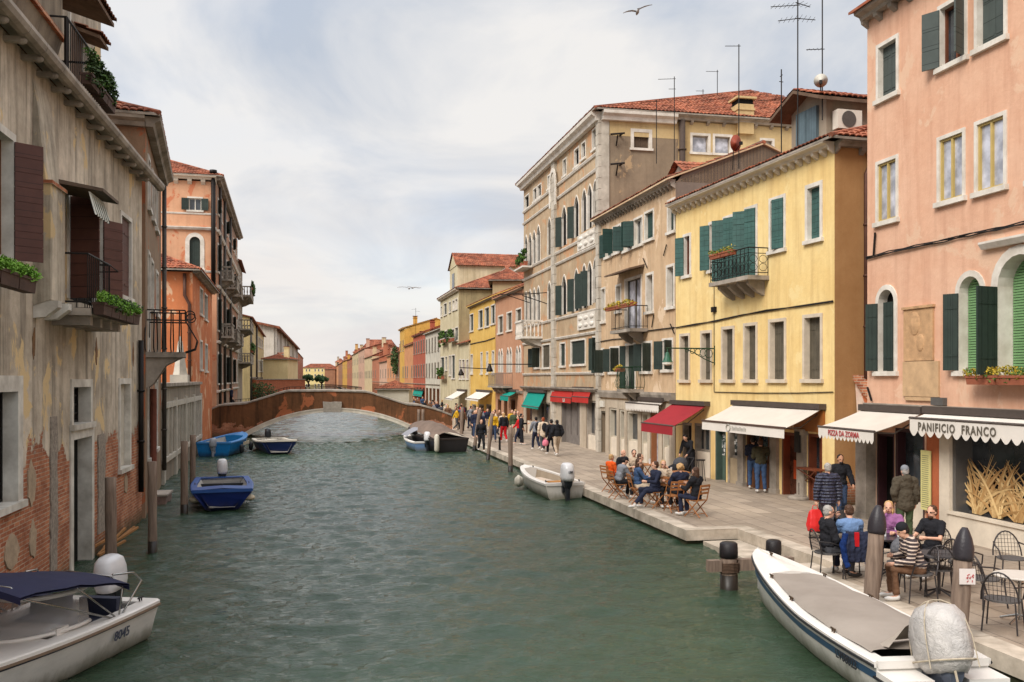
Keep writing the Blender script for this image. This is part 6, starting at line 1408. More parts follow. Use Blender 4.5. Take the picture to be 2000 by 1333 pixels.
m = MB(); kx = Fbr.s(649); m.prism([(kx-.62, zap-.02), (kx+.62, zap-.02), (kx+.66, zap+.72), (kx+.2, zap+.74), (kx-.15, zap+.70), (kx-.66, zap+.75)], 'y', -.22, -.0); m.build('keystone', rough('keystone_stone', srgb(182, 172, 158), .4, 5, .9, bump=.9), br)
m = MB(); e_ = tp[-1][0]; m.box(e_-.35, e_+.25, -.12, .45, .3, topz(e_)+.22); m.box(e_-.1, e_+.9, -.15, .4, .3, 1.35); m.box(e_-.1, e_+.9, BW-.5, BW, .3, 1.35); m.build('end_post', CREAM, br)
m = MB(); xq = [x for x in xs if x > Fbr.s(445) and x < Fbr.s(705)]
for z in (.32,): m.tube([(x, BW-.18, topz(x)+z) for x in xq], .02, 5)
for x in xq[::2]: m.tube([(x, BW-.18, topz(x)), (x, BW-.18, topz(x)+.32)], .02, 5)
m.build('far_railing', IRON, br)
# a second, lower bridge in the distance
F2b = Facade(wxy(562, 150), wxy(706, 150), 0); b2 = thing('distant_bridge', 'distant dark bridge with an iron railing seen over the brick bridge', 'bridge', (F2b.p0[0], F2b.p0[1], 0), F2b.rz)
m = MB(); n = 30; tz_ = lambda t: zat(F2b.p0+F2b.d*F2b.L*t, 767-5*sin(pi*t))
for i in range(n):
    a, b = F2b.L*i/n, F2b.L*(i+1)/n; za_, zb_ = tz_(i/n), tz_((i+1)/n); m.add([(a, 0, za_-1.2), (b, 0, zb_-1.2), (b, 0, zb_), (a, 0, za_), (a, 2.5, za_-1.2), (b, 2.5, zb_-1.2), (b, 2.5, zb_), (a, 2.5, za_)], [(0, 1, 2, 3), (4, 5, 6, 7), (3, 2, 6, 7), (0, 1, 5, 4)])
m.build('span', FARC['brown'], b2)
m = MB()
for i in range(61): x = F2b.L*i/60; z = tz_(i/60); m.tube([(x, .1, z), (x, .1, z+.85)], .06, 4)
m.tube([(F2b.L*i/60, .1, tz_(i/60)+.85) for i in range(61)], .07, 4); m.build('railing', IRON, b2)

# ------------------------------------------------------------ mooring posts
def post(label, u, vb, r, zb, zt, lean=(0, 0), cap='', group='mooring posts standing in the canal', sign=False, p=None):
    p = p or G(u, vb, 0); t = thing('mooring_post', label, 'post', (p[0], p[1], 0), 0, group)
    lx_, ly = lean; f = lambda z: (lx_*z, ly*z, z); m = MB(); n = 9
    zc = zt-(.42 if cap == 'cone' else .28 if cap else 0)
    pts = [f(-1.5)]+[f(zc*i/6) for i in range(7)]; m.tube(pts, [r*1.02]+[r*(1+.05*sin(i*2.1)) for i in range(7)], 12); m.build('shaft', WOODP, t, smooth=True)
    d = MB(); d.tube([f(-.5), f(.28)], [r*1.06, r*1.05], 12); d.build('wet_foot', rough('wet_dark_wood', srgb(48, 42, 36), .3, 6, .4), t, smooth=True)
    if cap == 'cone': c = MB(); c.tube([f(zc-.04), f(zc+.02), f(zc+.14), f(zc+.27), f(zt-.04), f(zt)], [r*1.08, r*1.14, r*1.12, r*.86, r*.5, r*.3], 12); c.build('cap', rough('black_plastic_cap', srgb(52, 48, 52), .3, 5, .4, bump=.5), t, smooth=True)
    elif cap: c = MB(); c.tube([f(zc-.02), f(zc+.1), f(zt-.03), f(zt)], [r*1.08, r*1.1, r*1.05, r*.8], 12); c.build('cap', PITCH, t, smooth=True)
    if sign:
        q = MB(); c = Vector(f(sign)); q.box(-.11, .11, -.012, .0, -.11, .11); o = q.build('notice', rough('notice_white', srgb(216, 206, 200), .1, 4), t); o.matrix_local = Matrix.Translation(c+Vector((-r*.2, -r*1.1, 0))) @ Matrix.Rotation(-.25, 4, 'Z')
        q = MB(); rnd_ = random.Random(1)
        for i in range(13): x_, z_ = rnd_.uniform(-.02, .09), rnd_.uniform(-.08, .03); q.tube([(x_, -.015, z_), (x_+rnd_.uniform(-.02, .03), -.015, z_+rnd_.uniform(.01, .04))], .006, 4)
        q.build('red_writing', ROSE, o)
    return t
def ptop(u, v, p): return zat(p, v)
def mk(label, ub, vb, ut, vt, wpx, cap='', zb=0, sign=None):
    p = G(ub, vb, zb); d = depth(p); zt = zat(p, vt); lat = (ut-ub)*d/FPX/max(.3, zt-zb)
    return post(label, ub, vb, wpx*d/FPX/2, zb, zt, (lat*CA, -lat*SA), cap, p=p, sign=sign)
def atx(u, X): d = X/((u-CX)/FPX*CA+SA); return wxy(u, d)
post('leaning grey mooring post with a black cap between the big boat and the cafe table', 0, 0, .13, 0, 2.0, (.09, .0), 'cone', p=atx(1697, 8.93))
post('dark topped mooring post with a white notice beside the round white table', 0, 0, .125, 0, 1.97, (.07, .0), 'cone', p=atx(1868, 8.93), sign=1.30)
mk('short thick post with a tarred head wrapped in rope near the water stairs', 1424, 1150, 1423, 1059, 33, 'flat')
mk('low tarred post top at the bow of the big covered boat', 1511, 1105, 1511, 1055, 28, 'flat')
for a in (('tall grey post beside the small white boat', 997, 922, 997, 835, 9), ('slim slanting grey post left of the small white boat', 953, 898, 961, 808, 7), ('slanting post in front of the dark covered barge', 926, 880, 937, 800, 7), ('post against the stone end of the bridge', 901, 858, 903, 796, 7),
          ('left one of the twin posts by the arch of the bridge', 818, 852, 818, 800, 6), ('right one of the twin posts by the arch of the bridge', 826, 852, 826, 800, 6),
          ('brown wooden post before the open doorway of the weathered house', 217, 1108, 216, 933, 21), ('grey wooden post just right of the doorway post', 298, 1080, 297, 902, 17), ('tall pale post at the corner of the near blue boat', 360, 1003, 360, 862, 14), ('tall pale post behind the one at the near blue boat', 376, 958, 377, 850, 11)): mk(*a)
rp = MB(); pp = G(1424, 1150, 0)
for i in range(7): rp.tube([(pp[0]+.185*cos(t), pp[1]+.185*sin(t), .34+.028*i+.01*sin(3*t)) for t in [2*pi*q/12 for q in range(12)]], .018, 5, closed=True)
tag(rp.build('mooring_rope', rough('brown_rope', srgb(86, 66, 52), .4, 20, .9)), 'dark rope coiled around the short thick post near the water stairs', 'rope')
dk = thing('timber_beam', 'short wooden beam joining the short thick post to the quay', 'beam', (pp[0], pp[1], .35)); q = MB(); q.box(.15, 1.35, -.08, .08, .0, .22); q.box(-.45, -.19, -.08, .08, .0, .22); q.build('beam', WOODP, dk)
pj = G(303, 985, 0); jt = thing('stone_landing', 'low red and white stone landing between the garden wall and the near blue boat', 'landing', (-5.6, pj[1], 0)); q = MB(); q.box(-1.2, .75, 0, 1.2, -.5, .25); q.cur = 1; q.box(-1.2, .8, -.05, 1.25, .25, .31); q.build('slab', [rough('rosy_slab', srgb(160, 130, 118), .4, 3), rough('white_slab', srgb(190, 176, 162), .4, 3)], jt)
bo = thing('iron_bollard', 'short dark iron bollard on the quay behind the tall grey post', 'bollard', tuple(G(976, 880))+(QZ,)); q = MB(); q.lathe([(.09, 0), (.06, .04), (.055, .6), (.08, .66), (.03, .72)], 10); q.build('shaft', IRON, bo)
# broken timber raft by the doorway
tr = thing('broken_timber', 'broken orange timber frame floating by the doorway of the weathered house', 'timber', tuple(G(190, 1075, 0))+(0,)); q = MB(); rnd = random.Random(4)
for i in range(8): a = Vector((rnd.uniform(-.5, .4), rnd.uniform(-1.4, .9), rnd.uniform(0, .15))); b = a+Vector((rnd.uniform(.2, .5), rnd.uniform(.4, 1.3), rnd.uniform(.1, .5))); q.tube([a, b], .035, 4)
q.build('boards', rough('orange_timber', srgb(170, 122, 76), .4, 4, .8), tr)

# ------------------------------------------------------------ boats
RUB = rough('rubber_black', srgb(40, 40, 42), .2, 6, .6); OARW = rough('varnished_wood', srgb(150, 100, 60), .3, 5, .4)
def gel(name, c, dirt=(.12, .11, .06)):
    if name in MATS: return MATS[name]
    t = NT(name); o = t.obj(); z = t.sep(o)[2]
    col = t.mix(t.math('MULTIPLY', t.ramp(t.noise(t.map(o, (1, 1, 2.5)), 2.2, 7, .68), .45, .75), .5), c, mul(c, .6))
    low = t.ramp(t.math('ADD', z, t.math('MULTIPLY', t.noise(t.map(o, (1, 1, .3)), 3, 6, .75), .5)), .28, .52, (1, 1, 1), (0, 0, 0))
    col = t.mix(t.math('MULTIPLY', low, .75), col, dirt)
    MATS[name] = t.out(col, .38, t.bump(t.noise(o, 5, 3), .05, .02), spec=.4); return MATS[name]
WGEL = gel('white_gelcoat', srgb(214, 210, 204)); DECKW = rough('deck_white', srgb(222, 216, 208), .14, 1.6, .45); FLOORG = rough('grey_boat_floor', srgb(168, 164, 158), .25, 3, .7)
def boat(label, p, ang, L, B, Fb, kind='point', hull=WGEL, rim=DECKW, floor=FLOORG, rimw=.14, stripe=None, fore=.0, foremat=None, seats=(), cat='boat', draft=.28, group=None, name='motor_boat', rise=.4, pw=1.7, strz=(.70, .84), flare=.86, transom=.92, blunt=.62, nose=0):
    """x forward from the stern, z up from the water line"""
    t = thing(name, label, cat, (p[0], p[1], 0), ang, group)
    def hb(s):
        if kind == 'point': return B/2*(transom+(1-transom)*min(1, s*2.5))*(max(0, 1-s**(pw*1.6)))**.62 if s > 0 else B/2*transom
        return B/2*((transom+(1-transom)*min(1, s*2.2))*(1-(1-blunt)*max(0, (s-.35)/.65)**2.2))
    def sh(s): return Fb*(1+rise*s**2.2)
    N = 22; st = [(i/N)**.85 if kind == 'point' else i/N for i in range(N+1)]
    if kind == 'point': st[-1] = .9995
    secs = []; fl = []
    for s in st:
        b = hb(s); z = sh(s); kz = -draft*(1-max(0, (s-.7)/.3)**2*.9); x = s*L; rk = (max(0, (s-.6)/.4)**2)*L*.05
        f2 = flare*(1-.25*s)
        half = [(x+rk, b, z), (x+rk*.9, b*1.0, z*.86), (x+rk*.7, b*(.5+.5*f2), z*.5), (x+rk*.3, b*f2, .04), (x, b*f2*.62, kz*.6), (x, 0, kz)]
        secs.append(half+[(a, -c, d) for a, c, d in half[-2::-1]])
    m = MB(); m.loft(secs, cap=False); n = len(secs[0]); m.add(secs[0], [tuple(range(n))]); m.add(secs[-1], [tuple(range(n))])
    m.build('hull', hull, t, smooth=False if kind != 'point' else True)
    if stripe:
        for sgn in (1, -1):
            q = MB()
            for s0, s1 in zip(st[:-2], st[1:-1]):
                def P(s, zz):
                    b = hb(s); rk = (max(0, (s-.6)/.4)**2)*L*.05; z = sh(s)*zz; f2 = flare*(1-.25*s); k = min(1, max(0, (.86-zz)/.36)); return (s*L+rk*.9, sgn*(b*((1-k)+k*(.5+.5*f2))+.006), z)
                q.quad(P(s0, strz[0]), P(s1, strz[0]), P(s1, strz[1]), P(s0, strz[1]))
            q.build('stripe', stripe, t)
    g = MB(); rw = rimw; prof = []
    for s in st:
        b = hb(s); z = sh(s); x = s*L+(max(0, (s-.6)/.4)**2)*L*.05; bi = max(0, b-rw)
        prof.append((x, b, bi, z))
    for sgn in (1, -1):
        g.loft([[(x, sgn*(b+.03), z-.05), (x, sgn*(b+.035), z+.02), (x, sgn*(b), z+.035), (x, sgn*bi, z+.035), (x, sgn*bi, z-.06)] for x, b, bi, z in prof], cap=True)
    x, b, bi, z = prof[0]; g.box(-.03, rw, -b+.01, b-.01, z-.06, z+.037)
    if kind != 'point': x, b, bi, z = prof[-1]; g.box(x-rw*1.6, x+.04, -b, b, z-.06, z+.04)
    g.build('gunwale', rim, t, smooth=False)
    iw = MB(); fz = .12; fi = lambda x: min(.86, flare*(1-.25*min(1, x/L))*.97)
    for sgn in (1, -1):
        iw.loft([[(x, sgn*bi, z-.02), (x, sgn*bi*fi(x), fz)] for x, b, bi, z in prof], cap=False)
    for (x0, b0, i0, z0), (x1_, b1, i1, z1_) in zip(prof, prof[1:]): iw.quad((x0, -i0*fi(x0), fz), (x0, i0*fi(x0), fz), (x1_, i1*fi(x1_), fz), (x1_, -i1*fi(x1_), fz))
    x, b, bi, z = prof[0]; iw.quad((rw, -bi, z), (rw, bi, z), (rw, bi*fi(0), fz), (rw, -bi*fi(0), fz))
    x, b, bi, z = prof[-1]
    if kind != 'point': iw.quad((x-rw, -bi, z), (x-rw, bi, z), (x-rw, bi*fi(x), fz), (x-rw, -bi*fi(x), fz))
    iw.build('inner_shell', floor, t)
    if fore:
        f = MB(); ps = [q for q, s in zip(prof, st) if s >= 1-fore]
        for (x0, b0, i0, z0), (x1_, b1, i1, z1_) in zip(ps, ps[1:]):
            f.add([(x0, -i0, z0+.034), (x0, 0, z0+.07), (x0, i0, z0+.034), (x1_, -i1, z1_+.034), (x1_, 0, z1_+.07), (x1_, i1, z1_+.034)], [(0, 1, 4, 3), (1, 2, 5, 4)])
        x0, b0, i0, z0 = ps[0]; f.add([(x0, -i0, z0+.034), (x0, 0, z0+.07), (x0, i0, z0+.034), (x0, i0*fi(x0), fz), (x0, -i0*fi(x0), fz)], [(0, 1, 2, 3, 4)])
        f.build('foredeck', foremat or rim, t)
    for s in seats:
        q = MB(); b = hb(s)-rimw; q.box(s*L-.14, s*L+.14, -b, b, Fb*.62, Fb*.62+.04); q.build('seat', OARW if hull != WGEL else floor, t)
    t['L'] = L; del t['L']
    return t, hb, sh
ENGW = rough('engine_white', srgb(206, 204, 204), .12, 3, .3, spec=.6); ENGB = rough('engine_black', srgb(38, 40, 44), .25, 5, .35)
def outboard(t, x, z, cowl=ENGW, leg=ENGB, s=1.0, y=0, tilt=0, rot=0, label=None, txt=None):
    M = Matrix.Translation((x, y, z)) @ Matrix.Rotation(tilt, 4, 'Y') @ Matrix.Rotation(rot, 4, 'Z') @ Matrix.Scale(s, 4)
    l = MB(); l.loft([[(a*w_+ox, b*d_, zz) for a, b in ((-1, -.6), (-1, .6), (-.5, 1), (.6, 1), (1, .4), (1, -.4), (.6, -1), (-.5, -1))] for zz, w_, d_, ox in ((.12, .22, .15, -.22), (-.05, .17, .12, -.22), (-.15, .12, .07, -.22), (-.75, .10, .05, -.24), (-.80, .15, .05, -.26))], closed=True)
    l.box(-.42, -.1, -.11, .11, -.72, -.70); l.tube([(-.42, 0, -.88), (-.1, 0, -.86), (0, 0, -.88)], [.05, .06, .02], 8); l.prism([(-.32, -.9), (-.18, -.9), (-.26, -1.08), (-.32, -1.06)], 'y', -.012, .012); l.box(-.12, .06, -.12, .12, -.28, .08)
    E = l.build('outboard_motor', leg, t, smooth=False); E.matrix_local = M
    c = MB(); secs = []
    for zz, w_, d_, ox in ((.10, .27, .17, -.2), (.20, .30, .19, -.2), (.42, .29, .185, -.2), (.56, .25, .165, -.19), (.62, .17, .12, -.18), (.635, .06, .05, -.18)):
        secs.append([(ox+w_*abs(cos(k*pi/8))**.7*(1 if cos(k*pi/8) >= 0 else -1), d_*abs(sin(k*pi/8))**.75*(1 if sin(k*pi/8) >= 0 else -1), zz) for k in range(16)])
    c.loft(secs, closed=True); C_ = c.build('cowling', cowl, E, smooth=True)
    pr = MB()
    for k in range(3):
        a = 2*pi*k/3; pr.add([(-.46, 0, -.88), (-.44, cos(a-.35)*.13, -.88+sin(a-.35)*.13), (-.47, cos(a)*.16, -.88+sin(a)*.16), (-.48, cos(a+.35)*.12, -.88+sin(a+.35)*.12)], [(0, 1, 2, 3)])
    pr.build('propeller', ENGB, E)
    if txt: text(E, txt, .10, ENGB, Matrix.Translation((-.505, 0, .34)) @ Matrix.Rotation(-pi/2, 4, 'Z') @ Matrix.Rotation(pi/2, 4, 'X'), 'lettering', .012)
    return E
def cleat(mb, x, y, z): mb.tube([(x-.07, y, z+.05), (x+.07, y, z+.05)], .014, 5); mb.tube([(x-.03, y, z), (x-.03, y, z+.05)], .012, 5); mb.tube([(x+.03, y, z), (x+.03, y, z+.05)], .012, 5)
def fender(t, x, y, z, r=.11, l=.3, mat=None, name='fender'):
    m = MB(); m.lathe([(.02, -l/2-.05), (r*.7, -l/2), (r, -l/2+.07), (r, l/2-.07), (r*.7, l/2), (.02, l/2+.05)], 10, (x, y, z)); return m.build(name, mat or rough('fender_white', srgb(206, 198, 182), .2, 5, .5), t, smooth=True)
def line(label, a, b, sag=.15, r=.012, mat=None):
    a, b = Vector(a), Vector(b); m = MB(); m.tube([a.lerp(b, i/8)-Vector((0, 0, sag*4*(i/8)*(1-i/8))) for i in range(9)], r, 5)
    return tag(m.build('mooring_line', mat or rough('pale_rope', srgb(186, 172, 150), .3, 20, .9)), label, 'rope')

# the big covered boat, lower right
pa = wxy(1822, 11.45); pb = wxy(1480, 17.4); dv = pb-pa; ang = atan2(dv[1], dv[0]); LB_ = dv.length
T, hb, sh = boat('large white open boat under a grey canvas cover, moored at the lower right', pa, ang, LB_*.955, 1.75, .56, hull=gel('white_gelcoat_aged', srgb(206, 202, 194)), rim=DECKW, rimw=.16, stripe=rough('blue_stripe', srgb(62, 92, 122), .25, 3, .4), strz=(.60, .80), rise=.5, transom=.84, fore=.24, foremat=DECKW, pw=1.15)
L_ = LB_*.955; cv = MB(); secs = []; rnd = random.Random(8)
for i in range(15):
    s = .045+.665*i/14; b = hb(s)-.10; z = sh(s)+.05; bul = .13*sin(pi*min(1, .12+i/15)); k = 10
    secs.append([(s*L_+(.05*cos(pi*j/k) if i in (0, 14) else 0)+(.4*(1-(2*j/k-1)**2) if i == 14 else 0), b*cos(pi*j/k), z+bul*sin(pi*j/k)+.012*sin(i*1.3+j)) for j in range(k+1)])
cv.loft(secs, cap=False); cv.loft([[(p[0], p[1]*1.02, p[2]) for p in (q[0], q[-1])] for q in secs], cap=False) if False else None
cv.build('canvas_cover', rough('grey_canvas', srgb(150, 140, 130), .16, 1.1, .9, bump=.25, c2=srgb(134, 124, 114)), T, smooth=True)
q = MB()
for s in (.22, .5, .72): 
    for y in (1, -1): cleat(q, s*L_, y*(hb(s)-.07), sh(s)+.035)
cleat(q, L_*.93, .0, sh(.93)+.07); q.build('cleats', rough('bronze', srgb(96, 78, 62), .3, 5, .4, metal=.7), T)
for y_ in (.22, -.74): q = MB(); q.box(-.42, .0, y_, y_+.52, .40, .47); q.build('stern_platform', DECKW, T)
q = MB(); q.box(-.44, .05, .20, .76, .375, .398); q.box(-.44, .05, -.76, -.20, .375, .398); q.build('rubbing_strip', RUB, T)
rub = MB()
for sgn in (1, -1): rub.tube([(s*L_+(max(0, (s-.6)/.4)**2)*L_*.05, sgn*(hb(s)+.035), sh(s)-.03) for s in [i/24*.995 for i in range(25)]], .022, 5)
rub.build('rubbing_strip', RUB, T)
E = outboard(T, -.06, .45, cowl=rough('engine_silver', srgb(150, 152, 160), .2, 3, .35), leg=rough('engine_grey_blue', srgb(92, 98, 112), .25, 4, .35, metal=.2), s=1.22, tilt=.35)
# engine wrapped in clear plastic and grey cloth
pk = MB(); M_ = Matrix.Translation((-.06, 0, .45)) @ Matrix.Rotation(.35, 4, 'Y') @ Matrix.Scale(1.22, 4); secs = []; rnd = random.Random(6)
for zz, r_ in ((-.02, .25), (.05, .32), (.16, .365), (.36, .37), (.52, .34), (.62, .25), (.665, .08)):
    secs.append([M_ @ Vector((-.2+(r_+rnd.uniform(-.016, .016))*cos(k*pi/10), (r_*.70+rnd.uniform(-.014, .014))*sin(k*pi/10), zz+rnd.uniform(-.01, .01))) for k in range(20)])
pk.loft(secs, closed=True)
tp_ = NT('crumpled_plastic'); tp_.out(tp_.mix(tp_.ramp(tp_.noise(tp_.obj(), 4, 6, .7), .35, .7), srgb(190, 184, 178), srgb(166, 161, 158)), .28, tp_.bump(tp_.noise(tp_.obj(), 6, 6, .7, .8), .9, .06), spec=.6)
pk.build('plastic_wrap', tp_.m, E.parent, smooth=True)
rr = MB()
for a in (.5, 2.1): rr.tube([M_ @ Vector((-.2+.40*cos(pi*j/12)*cos(a), .31*cos(pi*j/12)*sin(a), .02+.68*sin(pi*j/12)**.6)) for j in range(13)], .008, 5)
rr.tube([M_ @ Vector((-.2+.37*cos(2*pi*j/16), .27*sin(2*pi*j/16), .10)) for j in range(16)], .012, 5, closed=True); rr.tube([M_ @ Vector((-.45, .05, .05)), M_ @ Vector((-.5, .06, -.5))], .014, 5)
rr.build('tie_rope', rough('pale_rope', srgb(186, 172, 150), .3, 20, .9), T)
cl = MB(); cl.loft([[(.22+.10*j, -.42+.22*i, sh(0)+.10+.42*sin(pi*i/4)*(1-j/3.2)+.03*sin(i*2+j)) for i in range(5)] for j in range(4)], cap=False); cl.build('stern_tarp', rough('pale_tarp', srgb(176, 164, 150), .2, 3, .8), T, smooth=True)
fender(T, -.55, .30, .12, .2, .42, name='fender')
text(T, "LV08023", .17, plain('black_lettering', srgb(40, 40, 46), .6), Matrix.Translation((.72, hb(.14)+.012, .345)) @ Matrix.Rotation(pi, 4, 'Z') @ Matrix.Rotation(pi/2+.10, 4, 'X'), 'registration', .003, .003)

# left boat with blue bimini, lower left
pa = wxy(203, 14.55); ang = radians(250.0); L_ = 5.6
T, hb, sh = boat('white speedboat with a navy blue folding canopy and curved windscreen, moored at the lower left', pa, ang, L_, 1.95, .60, hull=WGEL, rim=DECKW, rimw=.22, rise=.22, transom=.94, fore=.62, pw=1.5, stripe=rough('dark_pinstripe', srgb(58, 60, 72), .2, 3, .4), strz=(.86, .90))
rub = MB()
for sgn in (1, -1): rub.tube([(s*L_+(max(0, (s-.6)/.4)**2)*L_*.05, sgn*(hb(s)+.03), sh(s)-.04) for s in [i/24*.99 for i in range(25)]], .025, 5)
rub.build('rubbing_strip', rough('brown_fender_strip', srgb(124, 104, 86), .3, 5), T)
wsg = NT('acrylic_windscreen'); wsg.out((.62, .60, .58), .12, spec=.5); wsg.b.inputs['Alpha'].default_value = .38
def ws_pts(z, r, dx_): return [(1.85+dx_+r*1.15*cos(a)*1.0, r*.80*sin(a), z) for a in [(-1.75+3.5*i/22) for i in range(23)]]
z0 = sh(.5)+.05; m = MB(); m.loft([ws_pts(z0, .92, -.15), ws_pts(z0+.22, .80, -.28), ws_pts(z0+.42, .66, -.42)], cap=False); m.build('windscreen', wsg.m, T, smooth=True)
m = MB(); m.tube(ws_pts(z0+.42, .66, -.42), .035, 8); m.tube(ws_pts(z0+.01, .925, -.15), .03, 6); m.build('windscreen_frame', DECKW, T, smooth=True)
m = MB(); m.box(.75, 1.15, -.7, -.1, .2, .55); m.box(.65, .8, -.7, -.1, .5, .82); m.box(.75, 1.15, .1, .7, .2, .55); m.box(.65, .8, .1, .7, .5, .82); m.build('seat', rough('navy_upholstery', srgb(50, 54, 72), .2, 3, .6), T)
m = MB(); m.box(1.95, 2.2, -.7, .7, .2, .74); m.build('dashboard', DECKW, T)
m = MB(); m.tube([(1.85, .35+.17*cos(t), .80+.17*sin(t)) for t in [2*pi*k/16 for k in range(16)]], .014, 5, closed=True); m.tube([(1.85, .35, .80), (2.0, .35, .7)], .015, 5); m.build('steering_wheel', IRON, T)
NAVY = rough('navy_canvas', srgb(34, 36, 66), .25, 2, .8, bump=.3)
def bow_(x, zt_, xb, w_=.86): return [(xb, -w_, sh(.2)), (x, -w_, zt_-.16), (x, -w_*.8, zt_-.02), (x, 0, zt_+.04), (x, w_*.8, zt_-.02), (x, w_, zt_-.16), (xb, w_, sh(.2))]
zt_ = 1.24
m = MB(); prof = []
for i in range(9): x = .9+2.4*i/8; k = sin(pi*i/8); prof.append([(x, y, zt_+.05*k-.13*(y/.86)**2-.02+.012*sin(i*2.4+y*5)) for y in [-.88+1.76*j/8 for j in range(9)]])
prof = [[(a, b*1.1, c+.15*(a-.9)) for a, b, c in q] for q in prof]
m.loft(prof, cap=False); m.loft([[(a, b, c-.03) for a, b, c in q] for q in prof], cap=False)
for e in (0, -1): m.loft([[(a, b, c) for a, b, c in prof[e]], [(a, b, c-.09) for a, b, c in prof[e]]], cap=False)
m.build('canopy', NAVY, T, smooth=True)
m = MB(); CH = rough('chrome_tube', srgb(160, 158, 154), .15, 4, .25, metal=.9)
for x, xb in ((.9, 1.0), (1.9, 1.05), (3.1, 1.1)): m.tube(bow_(x, zt_-.05+.15*(x-.9), xb), .014, 6)
m.tube([(.95, -.86, sh(.2)), (.35, -.84, 1.0), (.5, -.8, 1.15), (.9, -.7, 1.2)], .016, 6); m.tube([(.95, .86, sh(.2)), (.35, .84, 1.0), (.5, .8, 1.15), (.9, .7, 1.2)], .016, 6); m.build('canopy_frame', CH, T, smooth=True)
E = outboard(T, -.02, .60, s=1.02, tilt=.12)
q = MB()
for s, y in ((.04, .75), (.04, -.75), (.62, .55), (.62, -.55)): cleat(q, s*L_, y*1.0, sh(s)+.05)
q.build('cleats', IRON, T)
text(T, "8045", .2, plain('grey_blue_lettering', srgb(70, 76, 92), .6), Matrix.Translation((1.0, hb(.18)-.028, .30)) @ Matrix.Rotation(pi, 4, 'Z') @ Matrix.Rotation(pi/2+.14, 4, 'X'), 'registration', .003, .003)

# other boats
BLUE = gel('blue_hull_paint', srgb(24, 44, 112), (.012, .012, .014)); BLUER = rough('blue_deck_paint', srgb(44, 84, 150), .25, 3, .45); SKYB = gel('bright_blue_hull_paint', srgb(16, 112, 176), (.012, .016, .02)); SKYR = rough('pale_blue_rim', srgb(62, 128, 188), .2, 3, .5); NAVH = gel('dark_blue_hull', srgb(24, 40, 88), (.01, .01, .012))
p = wxy(434, 33.2); T, hb, sh = boat('blue blunt bowed workboat with pale bow patches, nearest of the blue boats', p, atan2(-p[1], -p[0]), 4.9, 1.95, .52, 'blunt', BLUE, BLUER, FLOORG, .18, blunt=.90, rise=.25, fore=.24, foremat=BLUER, flare=.74)
E = outboard(T, .0, .55, s=1.0)
m = MB()
for y in (-.80, .80): m.ell((4.78, y, .36), (.22, .20, .10))
m.build('bow_patches', rough('worn_cream_paint', srgb(200, 186, 160), .3, 6), T, smooth=True)
m = MB(); cleat(m, 4.4, 0, .72); cleat(m, 3.0, .85, .62); cleat(m, 3.0, -.85, .62); m.box(1.2, 1.35, -.7, .7, .15, .45); m.build('fittings', RUB, T)
line('pale mooring line from the near blue boat to the tall pale post', (T.location[0]-.75, T.location[1]-4.2, .66), tuple(G(360, 1003, 0))+(.5,))
p = wxy(417, 48.2); T, hb, sh = boat('bright blue open boat with its stern to the viewer, left one under the bridge', p, radians(80), 5.6, 1.95, .72, 'point', SKYB, SKYR, FLOORG, .2, rise=.3, fore=.3, foremat=SKYB, pw=1.8)
outboard(T, .1, .42, s=.9, cowl=rough('engine_silver', srgb(150, 152, 160), .2, 3, .35), leg=rough('engine_silver', srgb(150, 152, 160), .2, 3, .35)); m = MB(); m.box(2.2, 3.4, -1.02, -.985, .45, .62); m.box(.5, 1.2, -.4, .4, .12, .5); m.build('name_board', rough('worn_cream_paint', srgb(200, 186, 160), .3, 6), T)
for k in (1.5, 3.5): fender(T, k, -1.08, .3, .12, .4, RUB)
p = wxy(524, 54.0); T, hb, sh = boat('dark blue dinghy with a cream foredeck, right of the bright blue boat', p, atan2(-p[1], -p[0])+.12, 4.6, 2.0, .58, 'blunt', NAVH, rough('cream_deck', srgb(200, 192, 178), .15, 3), FLOORG, .16, blunt=.93, rise=.3, fore=.5, flare=.78)
outboard(T, .0, .55, s=.95, cowl=ENGB); m = MB()
for y in (-.6, 0, .6): cleat(m, 4.2, y, .79)
m.build('cleats', RUB, T)
p = wxy(833, 52.0); T, hb, sh = boat('small grey and blue boat with a white outboard near the right end of the arch', p, radians(98), 4.2, 1.6, .5, 'point', gel('grey_blue_hull', srgb(104, 132, 168)), DECKW, rough('dark_boat_floor', srgb(84, 72, 66), .3, 4), .14, fore=.25)
outboard(T, .0, .5, s=.95)
m = MB(); m.loft([[(1.6+.5*i, y, .75+.5*cos(y/.75*pi/2)*(.7+.3*sin(i))) for y in [-.74+1.48*j/8 for j in range(9)]] for i in range(4)], cap=False); m.build('spray_hood', rough('grey_hood', srgb(140, 140, 146), .2, 3), T, smooth=True)
p = wxy(884, 51.0); T, hb, sh = boat('dark wooden barge under a brown tarpaulin at the foot of the bridge', p, radians(104), 6.5, 2.1, .75, 'point', gel('black_hull', srgb(36, 34, 36), (.01, .01, .01)), rough('tarred_rim', srgb(56, 46, 42), .3, 4), FLOORG, .14, rise=.5, fore=.1)
m = MB(); m.loft([[(.4+.65*i, y, .80+.10*i*.5+(.30+.28*sin(pi*i/8))*cos(y/(hb(.06+.1*i)+.01)*pi/2)+.03*sin(3*i+y*4)) for y in [(-1+2*j/8)*hb(.06+.1*i) for j in range(9)]] for i in range(9)], cap=False); m.build('tarpaulin', rough('brown_tarp', srgb(122, 104, 92), .4, 2, .9), T, smooth=True)
fender(T, -.15, 1.0, .55, .14, .9)
